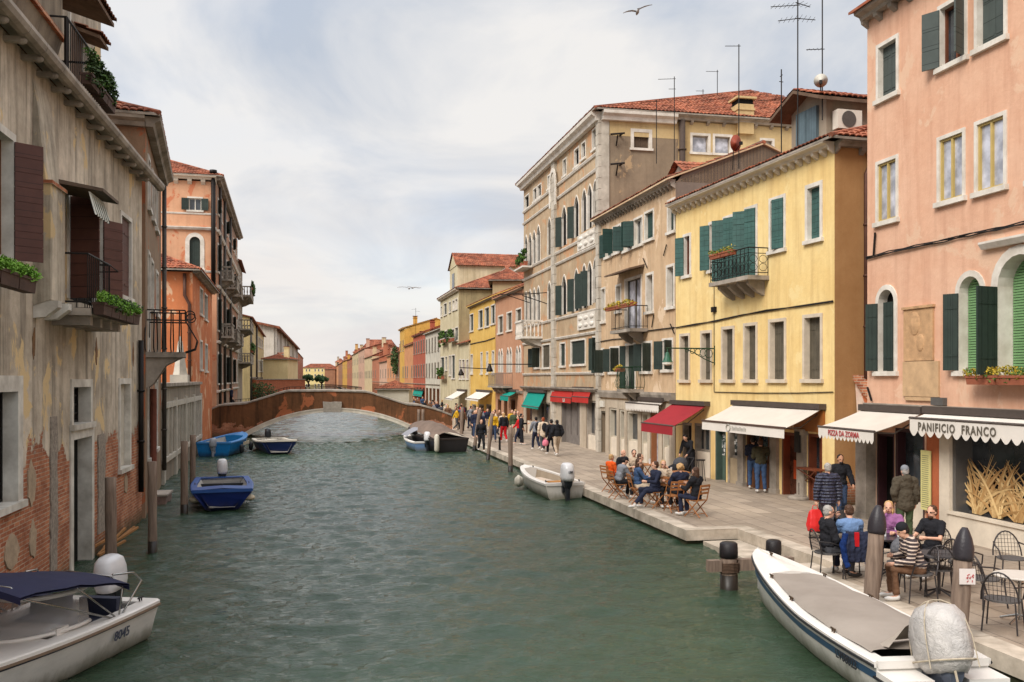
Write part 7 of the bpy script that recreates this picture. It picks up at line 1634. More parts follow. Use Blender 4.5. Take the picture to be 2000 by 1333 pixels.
p = wxy(1104, 31.2); T, hb, sh = boat('small white open boat with a white outboard tied by the wooden chairs', p, radians(93), 4.9, 1.5, .52, 'point', gel('chalky_white_hull', srgb(196, 190, 180)), DECKW, rough('sandy_floor', srgb(170, 152, 130), .25, 4), .13, rise=.3, fore=.16, pw=1.5)
outboard(T, -.0, .55, s=1.12, txt="150"); m = MB(); m.box(1.5, 1.9, -.5, .1, .12, .42); m.build('locker', rough('orange_plywood', srgb(186, 128, 66), .3, 3), T); m = MB(); m.box(1.8, 3.1, -.45, .1, .3, .42, Matrix.Rotation(.12, 4, 'Z')); m.box(.3, .55, -.62, .62, .35, .40); m.build('bench', rough('pale_plank', srgb(206, 186, 166), .2, 4), T)
fender(T, 3.2, .75, .28, .17, .32); fender(T, 2.9, .85, .35, .1, .3); q = MB(); cleat(q, .3, .6, .56); cleat(q, .3, -.6, .56); cleat(q, 3.9, 0, .72); q.build('cleats', IRON, T)

# ------------------------------------------------------------ people
def cloth(name, c, var=.22): return rough('cloth_'+name, srgb(*c), var, 5, .9, bump=.5, spec=.15)
CL = {'black': cloth('black', (38, 38, 42)), 'navy': cloth('navy', (44, 48, 66)), 'grey': cloth('grey', (132, 134, 140)), 'dgrey': cloth('dark_grey', (76, 76, 80)), 'denim': cloth('denim', (66, 88, 122)), 'jeans': cloth('jeans', (60, 74, 100)), 'olive': cloth('olive', (70, 66, 50)), 'beige': cloth('beige', (190, 170, 148)), 'red': cloth('red', (190, 30, 36)), 'orange': cloth('orange', (226, 92, 34)),
      'lblue': cloth('light_blue', (112, 140, 180)), 'purple': cloth('purple', (150, 98, 142)), 'white': cloth('white', (216, 212, 206)), 'yellow': cloth('mustard', (206, 160, 40)), 'brown': cloth('brown', (112, 82, 62)), 'green': cloth('green', (72, 84, 60)), 'pink': cloth('pink', (226, 130, 150)), 'cream': cloth('cream', (214, 194, 170)), 'teal': cloth('teal', (50, 110, 120))}
SKIN = [plain('skin_light', srgb(214, 166, 140), .6, spec=.3), plain('skin_tan', srgb(190, 140, 112), .6, spec=.3)]
EYE = plain('eye_dark', (.02, .015, .012), .3); LIP = plain('lip_tone', srgb(170, 96, 88), .5)
HAIR = {'black': rough('hair_black', srgb(34, 28, 26), .3, 30, .6, (1, 1, .2)), 'brown': rough('hair_brown', srgb(82, 56, 40), .4, 30, .6, (1, 1, .2)), 'blond': rough('hair_blond', srgb(196, 156, 106), .35, 30, .6, (1, 1, .2)), 'grey': rough('hair_grey', srgb(168, 162, 156), .3, 30, .6, (1, 1, .2)), 'red': rough('hair_red', srgb(156, 72, 36), .35, 30, .6, (1, 1, .2))}
SHOEW = plain('shoe_white', srgb(214, 210, 204), .6); SHOEB = plain('shoe_black', srgb(36, 34, 34), .5)
V3 = Vector
def skeleton(pose, lean=0, twist=0, arms=('down', 'down'), headturn=0, nod=0):
    J = {}
    sit = pose.startswith('sit')
    pz = .56 if sit else .97
    up = {'waist': (0, -.01, .16), 'chest': (0, .01, .36), 'neck': (0, -.005, .50), 'head': (0, .03, .655), 'sL': (-.185, 0, .44), 'sR': (.185, 0, .44)}
    A = {'down': ((.245, -.03, .17), (.25, .05, -.08)), 'table': ((.25, .16, .20), (.13, .38, .22)), 'lap': ((.25, .05, .18), (.12, .26, .08)), 'face': ((.24, .24, .30), (.09, .22, .55)), 'phone': ((.22, .12, .20), (.08, .32, .30)), 'pocket': ((.28, -.05, .18), (.20, .04, -.02)), 'fwd': ((.22, .22, .26), (.16, .46, .20)), 'swingf': ((.24, .12, .18), (.22, .32, .02)), 'swingb': ((.24, -.15, .18), (.24, -.25, -.05)), 'bag': ((.26, 0, .17), (.27, .03, -.10)), 'back': ((.27, -.12, .2), (.12, -.3, .1)), 'reach': ((.28, .2, .3), (.3, .48, .28))}
    for sd_, ar in ((-1, arms[0]), (1, arms[1])):
        e_, w_ = A[ar]; k = 'L' if sd_ < 0 else 'R'; up['e'+k] = (e_[0]*sd_, e_[1], e_[2]); up['w'+k] = (w_[0]*sd_, w_[1], w_[2])
    R = Matrix.Rotation(-lean, 3, 'X') @ Matrix.Rotation(twist, 3, 'Z')
    for k, v in up.items(): J[k] = R @ V3(v)+V3((0, 0, pz))
    J['pelvis'] = V3((0, 0, pz))
    for sd_, k in ((-1, 'L'), (1, 'R')):
        J['h'+k] = V3((.09*sd_, 0, pz-.04))
        if sit:
            kn, an = (.13, .44, .53), (.13, .40, .09)
            if pose == 'sit_ext' and sd_ < 0: kn, an = (.12, .42, .50), (.14, .78, .16)
            if pose == 'sit_cross' and sd_ > 0: kn, an = (.02, .42, .62), (-.16, .48, .28)
        elif pose == 'walk':
            kn, an = ((.10, .20, .52), (.10, .24, .12)) if sd_ < 0 else ((.10, .02, .50), (.10, -.30, .19))
        elif pose == 'walk2':
            kn, an = ((.10, .18, .52), (.10, .26, .10)) if sd_ > 0 else ((.10, .0, .50), (.10, -.26, .16))
        else: kn, an = (.11, .03, .51), (.11 if sd_ < 0 else .14, -.01 if sd_ < 0 else .06, .09)
        J['k'+k] = V3((kn[0]*sd_, kn[1], kn[2])); J['a'+k] = V3((an[0]*sd_, an[1], an[2]))
        d = V3((.02*sd_, .16, -.05 if an[2] < .13 else -.11)); J['t'+k] = J['a'+k]+d
    J['R'] = Matrix.Rotation(headturn, 3, 'Z') @ Matrix.Rotation(-nod-lean*.3, 3, 'X')
    return J
def body_mb(J, fem=0, detail=True):
    m = MB(); H = J['head']; R = J['R']; P = lambda x, y, z: H+R @ V3((x, y, z))
    m.ell(P(0, 0, .03), (.076, .094, .095), R, 14, 10); m.ell(P(0, .022, -.045), (.056, .068, .075), R, 12, 8)
    if detail:
        m.ell(P(0, .098, -.012), (.014, .022, .026), R, 8, 6); m.ell(P(0, .082, -.062), (.026, .014, .012), R, 8, 6); m.ell(P(0, .085, .022), (.045, .016, .012), R, 8, 6)
        for x in (-1, 1): m.ell(P(.078*x, -.005, -.005), (.012, .022, .032), R, 8, 6)
    m.tube([J['chest']+V3((0, 0, .06)), J['neck'], H-V3((0, .01, .03))], [.075, .055, .054], 10)
    k = .92 if fem else 1
    m.ell(J['pelvis'], (.155, .11, .13), None, 12, 8); m.ell(J['waist'], (.135*k, .095, .15), None, 12, 8); m.ell(J['chest'], (.165*k, .11, .17), None, 12, 8)
    m.tube([J['sL'], J['chest']+V3((0, 0, .09)), J['sR']], [.062*k, .085, .062*k], 10)
    for q in 'LR':
        m.tube([J['s'+q], J['e'+q], J['w'+q]], [.055*k, .042*k, .027], 9); m.ell(J['s'+q], (.06*k,)*3, None, 9, 6); m.ell(J['e'+q], (.042*k,)*3, None, 8, 6)
        m.tube([J['h'+q], J['k'+q], J['a'+q]], [.088, .058, .038], 10); m.ell(J['k'+q], (.058,)*3, None, 8, 6); m.ell(J['h'+q], (.09,)*3, None, 8, 6)
        m.ell((J['a'+q]+J['t'+q])/2-V3((0, 0, .0)), (.038, .11, .032), None, 8, 6)
        d = (J['w'+q]-J['e'+q]).normalized(); s = V3((1 if q == 'L' else -1, 0, 0)); s = (s-d*s.dot(d)).normalized(); nn = d.cross(s)
        c = J['w'+q]+d*.045; m.tube([J['w'+q], c, c+d*.04], [.026, .036, .034], 8)
        for i, ln in enumerate((.075, .085, .08, .062)):
            b = c+d*.035+nn*(.030-.020*i)
            m.tube([b, b+d*ln*.55+s*.006, b+d*ln*.85+s*.022], [.0105, .010, .008], 6)
        m.tube([c-d*.02+nn*.03, c+nn*.05+s*.02+d*.02, c+nn*.05+s*.03+d*.05], [.012, .011, .009], 6)
    return m
def top_mb(J, fat=.018, lng=0, fem=0, short=False, hood=0):
    m = MB(); k = (.92 if fem else 1); f = fat
    m.ell(J['waist'], (.14*k+f, .10+f, .17), None, 14, 9); m.ell(J['chest'], (.168*k+f, .115+f, .18), None, 14, 9); m.ell(J['pelvis']+V3((0, 0, .05)), (.16+f, .115+f, .10+lng), None, 14, 8)
    if lng > .05: m.ell(J['pelvis']-V3((0, 0, .1)), (.165+f, .13+f, .16), None, 12, 8)
    m.tube([J['sL'], J['chest']+V3((0, 0, .095)), J['sR']], [.064*k+f, .088+f*.6, .064*k+f], 12)
    m.tube([J['chest']+V3((0, 0, .1)), J['neck']+V3((0, 0, .02))], [.09, .062+f*.5], 12)
    for q in 'LR':
        w_ = J['e'+q].lerp(J['w'+q], .25 if short else .97) if not short else J['s'+q].lerp(J['e'+q], .8)
        m.ell(J['s'+q], (.062*k+f,)*3, None, 10, 7)
        if short: m.tube([J['s'+q], w_], [.058*k+f, .052*k+f], 10)
        else: m.tube([J['s'+q], J['e'+q], w_], [.056*k+f, .046*k+f*.9, .034+f*.7], 10); m.ell(J['e'+q], (.045*k+f,)*3, None, 9, 6)
    if hood: m.ell(J['neck']+V3((0, -.09, .02)), (.11, .075, .09), None, 10, 7)
    return m
def legs_mb(J, f=.014, skirt=False):
    m = MB(); m.ell(J['pelvis'], (.158+f, .112+f, .12), None, 12, 8)
    for q in 'LR':
        m.ell(J['h'+q], (.09+f,)*3, None, 9, 6); m.ell(J['k'+q], (.06+f,)*3, None, 9, 6)
        m.tube([J['h'+q], J['k'+q], J['a'+q].lerp(J['k'+q], .06)], [.09+f, .062+f, .048+f], 11)
    return m
def shoes_mb(J):
    m = MB()
    for q in 'LR': a, t = J['a'+q], J['t'+q]; m.ell((a+t)/2-V3((0, -.01, .012)), (.047, .135, .042), None, 10, 7); m.ell(a-V3((0, .01, .02)), (.045, .055, .055), None, 9, 6)
    return m
def hair_mb(J, style):
    m = MB(); H = J['head']; R = J['R']; P = lambda x, y, z: H+R @ V3((x, y, z))
    if style == 'bald': m.ell(P(0, -.055, -.01), (.072, .05, .045), R, 12, 8); return m
    m.ell(P(0, -.022, .052), (.086, .092, .085), R, 14, 9); m.ell(P(0, -.045, .0), (.082, .065, .075), R, 12, 8)
    if style == 'long':
        m.ell(P(0, -.06, -.09), (.085, .055, .13), R, 12, 8); m.ell(P(-.07, -.01, -.07), (.025, .045, .10), R, 8, 6); m.ell(P(.07, -.01, -.07), (.025, .045, .10), R, 8, 6)
    elif style == 'curly':
        for i in range(12): a = i*2*pi/12; m.ell(P(.085*cos(a), -.02+.08*sin(a)*(1 if sin(a) < 0 else .4), .02+.04*sin(3*a)), (.045,)*3, R, 7, 5)
    elif style == 'bun': m.ell(P(0, -.09, .09), (.045,)*3, R, 8, 6)
    return m
def person(label, loc, face, pose='stand', top='black', legs='jeans', hair='brown', style='short', skin=0, arms=('down', 'down'), lean=0, twist=0, headturn=0, nod=0, scale=1.0, fat=.018, lng=0, fem=0, short=False, shoes=SHOEW, hood=0, vox=.015, hat=None, glasses=False, group=None, bag=None, beard=None, quilt=False, stripes=False):
    t = thing('person', label, 'person', loc if len(loc) == 3 else (loc[0], loc[1], QZ+.01), radians(face-90), group); t.scale = (scale,)*3
    J = skeleton(pose, lean, twist, arms, headturn, nod); H = J['head'].copy(); R = J['R'].copy()
    def post(me, H=H, R=R):
        me.materials.append(EYE); me.materials.append(LIP); Ri = R.inverted()
        for p in me.polygons:
            c = Ri @ (p.center-H)
            if c.y > .055:
                if abs(abs(c.x)-.031) < .014 and abs(c.z-.004) < .008: p.material_index = 1
                elif abs(c.x) < .024 and abs(c.z+.062) < .008: p.material_index = 2
    b = remeshed('body', body_mb(J, fem), min(vox, .013), SKIN[skin], t, 2, post)
    tm = CL[top] if isinstance(top, str) else top
    remeshed('jacket' if fat > .02 else 'shirt', top_mb(J, fat, lng, fem, short, hood), vox, tm, t, 5)
    remeshed('trousers', legs_mb(J), vox, CL[legs], t, 5); remeshed('shoes', shoes_mb(J), vox, shoes, t, 3)
    if style: remeshed('hair', hair_mb(J, style), vox*.8, HAIR[hair], t, 3)
    P = lambda x, y, z: H+R @ V3((x, y, z))
    if hat: remeshed('hat', MB().ell(P(0, -.01, .075), (.093, .105, .075), R, 14, 8).ell(P(0, .09, .05), (.06, .06, .012), R, 10, 5) if hat[1] else MB().ell(P(0, -.01, .065), (.092, .106, .095), R, 14, 8), vox*.7, CL[hat[0]], t, 2)
    if glasses:
        m = MB(); m.ell(P(-.033, .088, .006), (.022, .008, .014), R, 8, 5); m.ell(P(.033, .088, .006), (.022, .008, .014), R, 8, 5); m.tube([P(-.055, .085, .01), P(-.08, .0, .012)], .004, 4); m.tube([P(.055, .085, .01), P(.08, .0, .012)], .004, 4); m.tube([P(-.01, .1, .01), P(.01, .1, .01)], .004, 4); m.build('glasses', plain('lens_black', (.015, .015, .018), .15), t)
    if beard: remeshed('beard', MB().ell(P(0, .05, -.085), (.052, .05, .045), R, 12, 8), vox*.8, HAIR[beard], t, 2)
    return t, J
def seatloc(u, v, s=1.0, h=1.31): p = head(u, v, h*s); return (p[0], p[1])
def standloc(u, v, s=1.0, h=1.75): p = head(u, v, h*s); return (p[0], p[1])
def facing(F_, k=0): return 0
# face angles: 90 looks away down the canal, 270 looks at the camera, 0 looks to the houses, 180 to the water
WCH = rough('folding_chair_wood', srgb(172, 112, 66), .3, 4, .5); MCH = rough('dark_metal_chair', srgb(70, 66, 66), .25, 8, .45, metal=.5); MESH_ = rough('woven_grey_seat', srgb(96, 92, 90), .4, 40, .7)
def wood_chair():
    t = thing('folding_chair', 'x', 'chair', (0, 0, 0), 0, 'wooden folding chairs at the terrace tables')
    for x in (-.2, .2):
        m = MB(); m.tube([(x, -.24, .01), (x, .02, .5), (x, .0, .45), (x, -.02, .44)], .016, 5) if False else m.tube([(x, .24, .01), (x, -.2, .46), (x, -.30, .88)], .017, 5); m.build('back_leg', WCH, t)
        m = MB(); m.tube([(x*.86, -.24, .01), (x*.86, .2, .46)], .017, 5); m.build('front_leg', WCH, t)
    m = MB()
    for i in range(6): m.box(-.2, .2, -.19+.068*i, -.135+.068*i, .445, .465)
    m.build('seat', WCH, t); m = MB()
    for z, y in ((.66, -.25), (.76, -.275), (.86, -.297)): m.box(-.2, .2, y-.01, y+.01, z-.028, z+.028)
    m.build('backrest', WCH, t); m = MB(); m.tube([(-.2, .15, .10), (.2, .15, .10)], .012, 5); m.tube([(-.17, -.16, .10), (.17, -.16, .10)], .012, 5); m.build('stretcher', WCH, t)
    return t
def metal_chair():
    t = thing('metal_chair', 'x', 'chair', (0, 0, 0), 0, 'dark metal cafe chairs')
    for x, y in ((-.24, .22), (.24, .22), (-.22, -.22), (.22, -.22)): m = MB(); m.tube([(x*1.08, y*1.1, 0), (x*.92, y*.9, .45)], .013, 6); m.build('leg', MCH, t)
    m = MB(); m.loft([[(.25*cos(a), .24*sin(a), z) for a in [2*pi*k/16 for k in range(16)]] for z in (.44, .465)], closed=True); m.build('seat', MESH_, t)
    m = MB(); bk = [(.25*cos(a)*1.0, -.20-.10*(sin(a)), .46+.44*sin(a)) for a in [pi*k/12 for k in range(13)]]; m.tube(bk, .014, 6)
    for x in (-1, 1): m.tube([(x*.24, .20, .45), (x*.28, .16, .62), (x*.28, -.05, .68), (x*.22, -.27, .70)], .013, 6)
    m.build('back_frame', MCH, t)
    m = MB(); n = 9
    for i in range(1, n): x = -.25+.5*i/n; h_ = sqrt(max(0, 1-(x/.25)**2)); m.tube([(x, -.20, .47), (x, -.20-.10*h_, .46+.44*h_)], .0045, 4)
    for z in (.55, .62, .69, .76, .83): k = (z-.46)/.44; w_ = .25*sqrt(max(0, 1-k*k)); m.tube([(-w_, -.20-.10*k, z), (w_, -.20-.10*k, z)], .0045, 4)
    m.build('back_mesh', MCH, t); return t
WC, MC = wood_chair(), metal_chair(); used = {}
def chair(proto, label, p, face):
    if not used.get(proto.name): used[proto.name] = 1; proto.location = (p[0], p[1], QZ+.012); proto.rotation_euler = (0, 0, radians(face-90)); proto['label'] = label; return proto
    return dup(proto, label, (p[0], p[1], QZ+.012), radians(face-90))
def table(label, p, face, w_, d_, h=.73, mat=WCH, kind='wood'):
    t = thing('cafe_table', label, 'table', (p[0], p[1], QZ+.012), radians(face-90))
    if kind == 'wood':
        m = MB()
        for i in range(7): m.box(-w_/2+w_*i/7+.004, -w_/2+w_*(i+1)/7-.004, -d_/2, d_/2, h-.025, h)
        m.build('tabletop', mat, t)
        for x in (-1, 1):
            for s in (-1, 1): m = MB(); m.tube([(x*(w_/2-.05), s*d_*.42, 0), (x*(w_/2-.05), -s*d_*.42, h-.03)], .018, 5); m.build('leg', mat, t)
    else:
        m = MB()
        if kind == 'round': m.lathe([(w_/2-.01, h-.03), (w_/2, h-.02), (w_/2, h-.005), (w_/2-.01, h)], 28)
        else: m.box(-w_/2, w_/2, -d_/2, d_/2, h-.03, h)
        m.build('tabletop', mat, t); m = MB(); m.tube([(0, 0, .03), (0, 0, h-.03)], .028, 8); m.build('leg', CH if kind == 'round' else MCH, t)
        m = MB()
        for a in range(4): c, s = cos(a*pi/2+.4), sin(a*pi/2+.4); m.tube([(0, 0, .12), (c*.3, s*.3, .015)], .018, 6); m.tube([(0, 0, h-.16), (c*.22, s*.22, h-.035)], .012, 5)
        m.build('foot', CH if kind == 'round' else MCH, t)
    return t
def off_(p, face, k): a = radians(face); return (p[0]+cos(a)*k, p[1]+sin(a)*k)

# the terrace group on wooden chairs -------------------------------------------
seats = [
 ('child in a bright orange vest at the far left of the terrace group', 1193, 890, 20, dict(top='orange', legs='dgrey', hair='blond', scale=.93, arms=('lap', 'lap'), hood=0)),
 ('man in a grey sweater and black cap leaning forward at the left of the terrace', 1207, 893, 10, dict(top='grey', legs='black', hair='black', hat=('black', True), lean=.35, arms=('lap', 'fwd'), nod=.3)),
 ('bald man in a black jacket seated at the back left of the terrace group', 1216, 881, 300, dict(top='black', legs='dgrey', hair='grey', style='bald', fat=.03)),
 ('man with black sunglasses facing the camera at the back of the terrace group', 1238, 881, 262, dict(top='beige', legs='jeans', hair='black', glasses=True, arms=('table', 'table'))),
 ('brown haired woman seated behind the woman in the denim jacket', 1249, 889, 330, dict(top='brown', legs='black', hair='brown', style='long', fem=1)),
 ('woman in a blue denim jacket and patterned skirt with long hair and sunglasses', 1246, 899, 355, dict(top='denim', legs='cream', hair='brown', style='long', fem=1, glasses=True, arms=('table', 'table'), headturn=-.6)),
 ('man in a dark navy sweater stretching one leg towards the water', 1281, 904, 190, dict(top='navy', legs='navy', hair='brown', pose='sit_ext', arms=('table', 'down'), headturn=-.4)),
 ('blond woman in a cream fur coat with sunglasses touching her chin', 1295, 902, 262, dict(top='cream', legs='black', hair='blond', style='long', glasses=True, arms=('face', 'table'), fem=1, fat=.035)),
 ('person with curly blond hair and a navy coat seated beside the pram', 1329, 908, 95, dict(top='navy', legs='black', hair='blond', style='curly', arms=('table', 'table'), fat=.03)),
 ('woman with long brown hair seen from behind on a wooden chair with a dark coat', 1360, 916, 120, dict(top='black', legs='navy', hair='brown', style='long', fem=1, arms=('table', 'phone'), fat=.03)),
]
ST = []
for lb, u, v, f, k in seats:
    k.setdefault('pose', 'sit'); p = seatloc(u, v, k.get('scale', 1)); person(lb, p, f, **k); ST.append((p, f))
for i, (p, f) in enumerate(ST):
    chair(WC, 'wooden folding chair under the '+['child in the orange vest', 'man in the grey sweater', 'bald man', 'man with black sunglasses', 'brown haired woman', 'woman in the denim jacket', 'man in the navy sweater', 'blond woman in the cream coat', 'person with curly blond hair', 'woman with long brown hair'][i], p, f)
for lb, u, v, f in (('empty wooden folding chair seen from behind in the middle of the terrace', 1316, 1001, 92), ('empty wooden folding chair left of the middle one', 1296, 990, 60)): chair(WC, lb, G(u, v), f)
tb = [table('wooden folding table in front of the curly blond person', G(1322, 966), 90, .7, .6), table('wooden folding table between the denim jacket and the navy sweater', G(1266, 948), 0, .7, .6), table('wooden folding table at the left end of the terrace group', G(1226, 935), 0, .7, .6)]
gl = MB()
def glassware(label, tb_, x, y, c, h=.13, r=.032):
    p = tb_.location; t = thing('drink_glass', label, 'glass', (p[0]+x, p[1]+y, p[2]+.73)); m = MB(); m.lathe([(r*.8, 0), (r, h), (r*.9, h), (r*.7, .01)], 10); m.build('glass_wall', glass('clear_cup', (.5, .5, .5)), t); m = MB(); m.lathe([(r*.7, .008), (r*.85, h*.7)], 10); m.build('drink', plain('drink_'+c, srgb(*{'orange': (230, 110, 30), 'beer': (216, 160, 50), 'white': (226, 222, 214)}[c]), .2), t)
glassware('orange drink in a glass on the middle wooden table', tb[1], .1, .1, 'orange', .17, .045); glassware('glass of orange drink on the table by the curly blond person', tb[0], -.15, .1, 'orange')
p = standloc(1349, 856, 1, 1.50); person('woman in black bending over a pram behind the terrace group', p, 215, top='black', legs='black', hair='black', style='long', fem=1, lean=.55, nod=.5, arms=('fwd', 'fwd'), short=False, shoes=SHOEB)
pr_ = thing('pram', 'black pram with a rounded hood behind the terrace group', 'pram', tuple(G(1322, 953))+(QZ+.01,), radians(200))
m = MB(); m.ell((0, 0, .62), (.42, .24, .20), None, 14, 8); m.build('carrycot', CL['black'], pr_); m = MB(); m.ell((-.16, 0, .78), (.28, .25, .26), None, 14, 8); m.build('hood', CL['dgrey'], pr_)
m = MB(); m.tube([(.4, -.2, .15), (-.3, -.2, .62), (-.62, -.2, 1.0), (-.62, .2, 1.0), (-.3, .2, .62), (.4, .2, .15)], .014, 5); m.tube([(-.4, -.2, .15), (.2, -.2, .6)], .014, 5); m.tube([(-.4, .2, .15), (.2, .2, .6)], .014, 5); m.build('frame', MCH, pr_)
for x in (-.4, .4):
    for y in (-.24, .24): m = MB(); m.tube([(x+.14*cos(a), y, .15+.14*sin(a)) for a in [2*pi*k/14 for k in range(14)]], .018, 5, closed=True); m.tube([(x, y-.02, .15), (x, y+.02, .15)], .03, 6); m.build('wheel', RUB, pr_)
hs = thing('bar_stool', 'tall dark stool against the bar wall behind the pram', 'stool', tuple(G(1368, 940))+(QZ+.01,)); m = MB(); m.lathe([(.17, .74), (.18, .78), (.02, .79)], 14); m.build('seat', MCH, hs)
for a in range(4): m = MB(); m.tube([(.12*cos(a*pi/2+.7), .12*sin(a*pi/2+.7), .75), (.2*cos(a*pi/2+.7), .2*sin(a*pi/2+.7), 0)], .014, 5); m.build('leg', MCH, hs)

# the table of five in front of the pizza shop ----------------------------------
near = [
 ('grey haired man in glasses and a black jacket raising a hand to his face', 1616, 992, 352, dict(top='black', legs='dgrey', hair='grey', style='short', glasses=True, arms=('face', 'lap'), fat=.03, shoes=SHOEB)),
 ('man in a light blue shirt seen from behind at the cafe table', 1662, 992, 78, dict(top='lblue', legs='navy', hair='brown', arms=('table', 'table'), lean=.12, nod=.15)),
 ('blond woman in a purple shawl behind the leaning post', 1736, 983, 232, dict(top='purple', legs='jeans', hair='blond', style='long', fem=1, arms=('table', 'face'), fat=.035)),
 ('person with a black hat and a striped jumper leaning over the cafe table', 1793, 1022, 165, dict(top='brown', legs='brown', hair='black', style='short', hat=('black', False), arms=('table', 'phone'), lean=.35, nod=.3, fem=1, fat=.035)),
 ('bearded man in a black t-shirt and sunglasses at the right of the cafe table', 1822, 992, 200, dict(top='black', legs='black', hair='brown', beard='brown', glasses=True, arms=('table', 'table'), short=True, skin=0, vox=.013)),
]
NT_ = []
for lb, u, v, f, k in near:
    k.setdefault('pose', 'sit'); k.setdefault('vox', .013)
    if 'striped' in lb:
        ts_ = NT('striped_knit'); z = ts_.sep(ts_.obj())[2]; fr = ts_.math('FRACT', ts_.math('MULTIPLY', z, 16)); ts_.out(ts_.mix(ts_.math('LESS_THAN', fr, .35), srgb(56, 46, 48), srgb(196, 176, 160)), .9); k['top'] = ts_.m
    p = seatloc(u, v, k.get('scale', 1)); person(lb, p, f, **k); NT_.append((p, f))
for (p, f), lb in zip(NT_, ('grey haired man', 'man in the light blue shirt', 'woman in the purple shawl', 'person in the striped jumper', 'bearded man')): chair(MC, 'dark metal chair under the '+lb, p, f)
def atz(u, v, h): return G(u, v, QZ+h)
TN = table('dark cafe table crowded by five people', atz(1742, 1048, .74), 80, .8, .8, mat=plain('black_tabletop', srgb(50, 46, 48), .35), kind='sq')
TS = table('empty dark square table beside the post with the notice', atz(1834, 1082, .73), 80, .68, .68, mat=rough('dark_slatted_top', srgb(74, 72, 74), .2, 9, .45), kind='sq')
TR_ = table('round white cafe table at the right edge', atz(1992, 1124, .73), 0, .75, .75, mat=rough('white_tabletop', srgb(206, 198, 188), .12, 4, .4), kind='round')
glassware('glass of beer on the crowded cafe table', TN, -.12, .05, 'beer', .15, .036); glassware('white mug on the crowded cafe table', TN, .12, -.05, 'white', .1, .045); glassware('pale milky drink on the crowded cafe table', TN, .2, .15, 'white', .14, .034)
for lb, u, v, f in (('empty mesh backed chair between the square table and the notice post', 1832, 1163, 60), ('mesh chair behind the notice post', 1880, 1150, 20), ('mesh chair left of the round white table', 1921, 1185, 5), ('nearest mesh chair in front of the round white table', 1958, 1232, 40), ('mesh chair beyond the round white table', 1976, 1140, 250), ('dark chair holding the grey backpack', 1760, 1150, 110)): chair(MC, lb, G(u, v), f)
def sack(name, label, p, z, r, mat, cat='bag', lumps=4, strap=None, face=0):
    t = thing(name, label, cat, (p[0], p[1], z), radians(face)); rnd = random.Random(len(label)); m = MB(); m.ell((0, 0, r[2]), r, None, 12, 8)
    for i in range(lumps): m.ell((rnd.uniform(-.5, .5)*r[0], rnd.uniform(-.5, .5)*r[1], r[2]*rnd.uniform(.5, 1.4)), (r[0]*.55, r[1]*.55, r[2]*.5), None, 8, 6)
    if name == 'shopping_bag': m = MB(); m.loft([[(x*r[0]*k+.01*sin(z*40), y*r[1]*k2+.012*sin(z*30+x), z) for x, y in ((-1, -1), (-.3, -1.15), (.4, -.95), (1, -1), (1, 1), (.2, 1.1), (-.5, .9), (-1, 1))] for z, k, k2 in ((0, .95, .9), (r[2]*.5, 1.05, 1.15), (r[2]*1.2, .95, .95), (r[2]*1.75, .8, .5), (r[2]*1.9, .5, .2))], closed=True)
    remeshed('bag_body', m, .016, mat, t, 3)
    if strap: q = MB(); q.tube([(-r[0]*.5, 0, r[2]*1.8), (-r[0]*.3, 0, r[2]*1.8+strap), (r[0]*.3, 0, r[2]*1.8+strap), (r[0]*.5, 0, r[2]*1.8)], .01, 5); q.build('handles', mat, t)
    return t
p = G(1760, 1150); sack('backpack', 'grey patterned backpack standing on a chair', p, QZ+.48, (.20, .15, .22), rough('grey_print_fabric', srgb(112, 112, 116), .55, 22, .8, c2=srgb(60, 60, 66)))
p = off_(NT_[1][0], NT_[1][1], -.31); tj = thing('coat', 'dark navy coat with bright blue sleeves hanging over a chair back', 'coat', (p[0], p[1], QZ+.05), radians(NT_[1][1]-90))
m = MB()
for i in range(5): x_ = -.2+.1*i; m.tube([(x_*.8, 0, .86), (x_*1.05, -.06, .6), (x_*1.15, -.05, .30)], [.05, .075, .06], 8)
remeshed('coat_body', m, .016, CL['navy'], tj, 3); m = MB(); m.tube([(-.22, -.02, .82), (-.30, -.09, .62), (-.27, -.12, .38), (-.22, -.15, .22)], [.06, .065, .055, .045], 9); m.tube([(.22, -.02, .82), (.28, -.1, .62), (.22, -.15, .40), (.10, -.18, .28)], [.06, .065, .055, .045], 9); remeshed('sleeves', m, .016, cloth('royal_blue', (30, 58, 118), .7), tj, 3)
p = off_(NT_[1][0], NT_[1][1], -.33); q = MB(); q.box(-.04, .04, -.02, .02, -.13, .13); tt = thing('red_tag', 'red fabric label hanging on the blue coat', 'label', (p[0]-.06, p[1]-.07, QZ+.78), radians(NT_[1][1]-90)); q.build('tag', CL['red'], tt)
# standing people near by -------------------------------------------------------
QN = NT('quilted_navy'); z_ = QN.sep(QN.obj())[2]; fr = QN.math('SINE', QN.math('MULTIPLY', z_, 85)); QN.out(QN.mix(QN.math('LESS_THAN', fr, -.7), srgb(52, 54, 74), srgb(30, 30, 42)), .45, QN.bump(fr, .8, .02))
p = standloc(1617, 906); person('man in a quilted navy jacket walking away with a red shopping bag', p, 80, 'walk', QN.m, 'dgrey', 'grey', 'short', arms=('bag', 'bag'), fat=.045, lng=.08, shoes=SHOEB, vox=.013)
d_ = radians(80-90); pL = Matrix.Rotation(d_, 3, 'Z') @ V3((-.27, .03, 0)); pR = Matrix.Rotation(d_, 3, 'Z') @ V3((.30, .05, 0))
sack('shopping_bag', 'red shopping bag hanging from the hand of the man in the quilted jacket', (p[0]+pL[0]*1.1, p[1]+pL[1]), QZ+.16, (.17, .09, .27), plain('red_bag_plastic', srgb(212, 36, 36), .45), strap=.12)
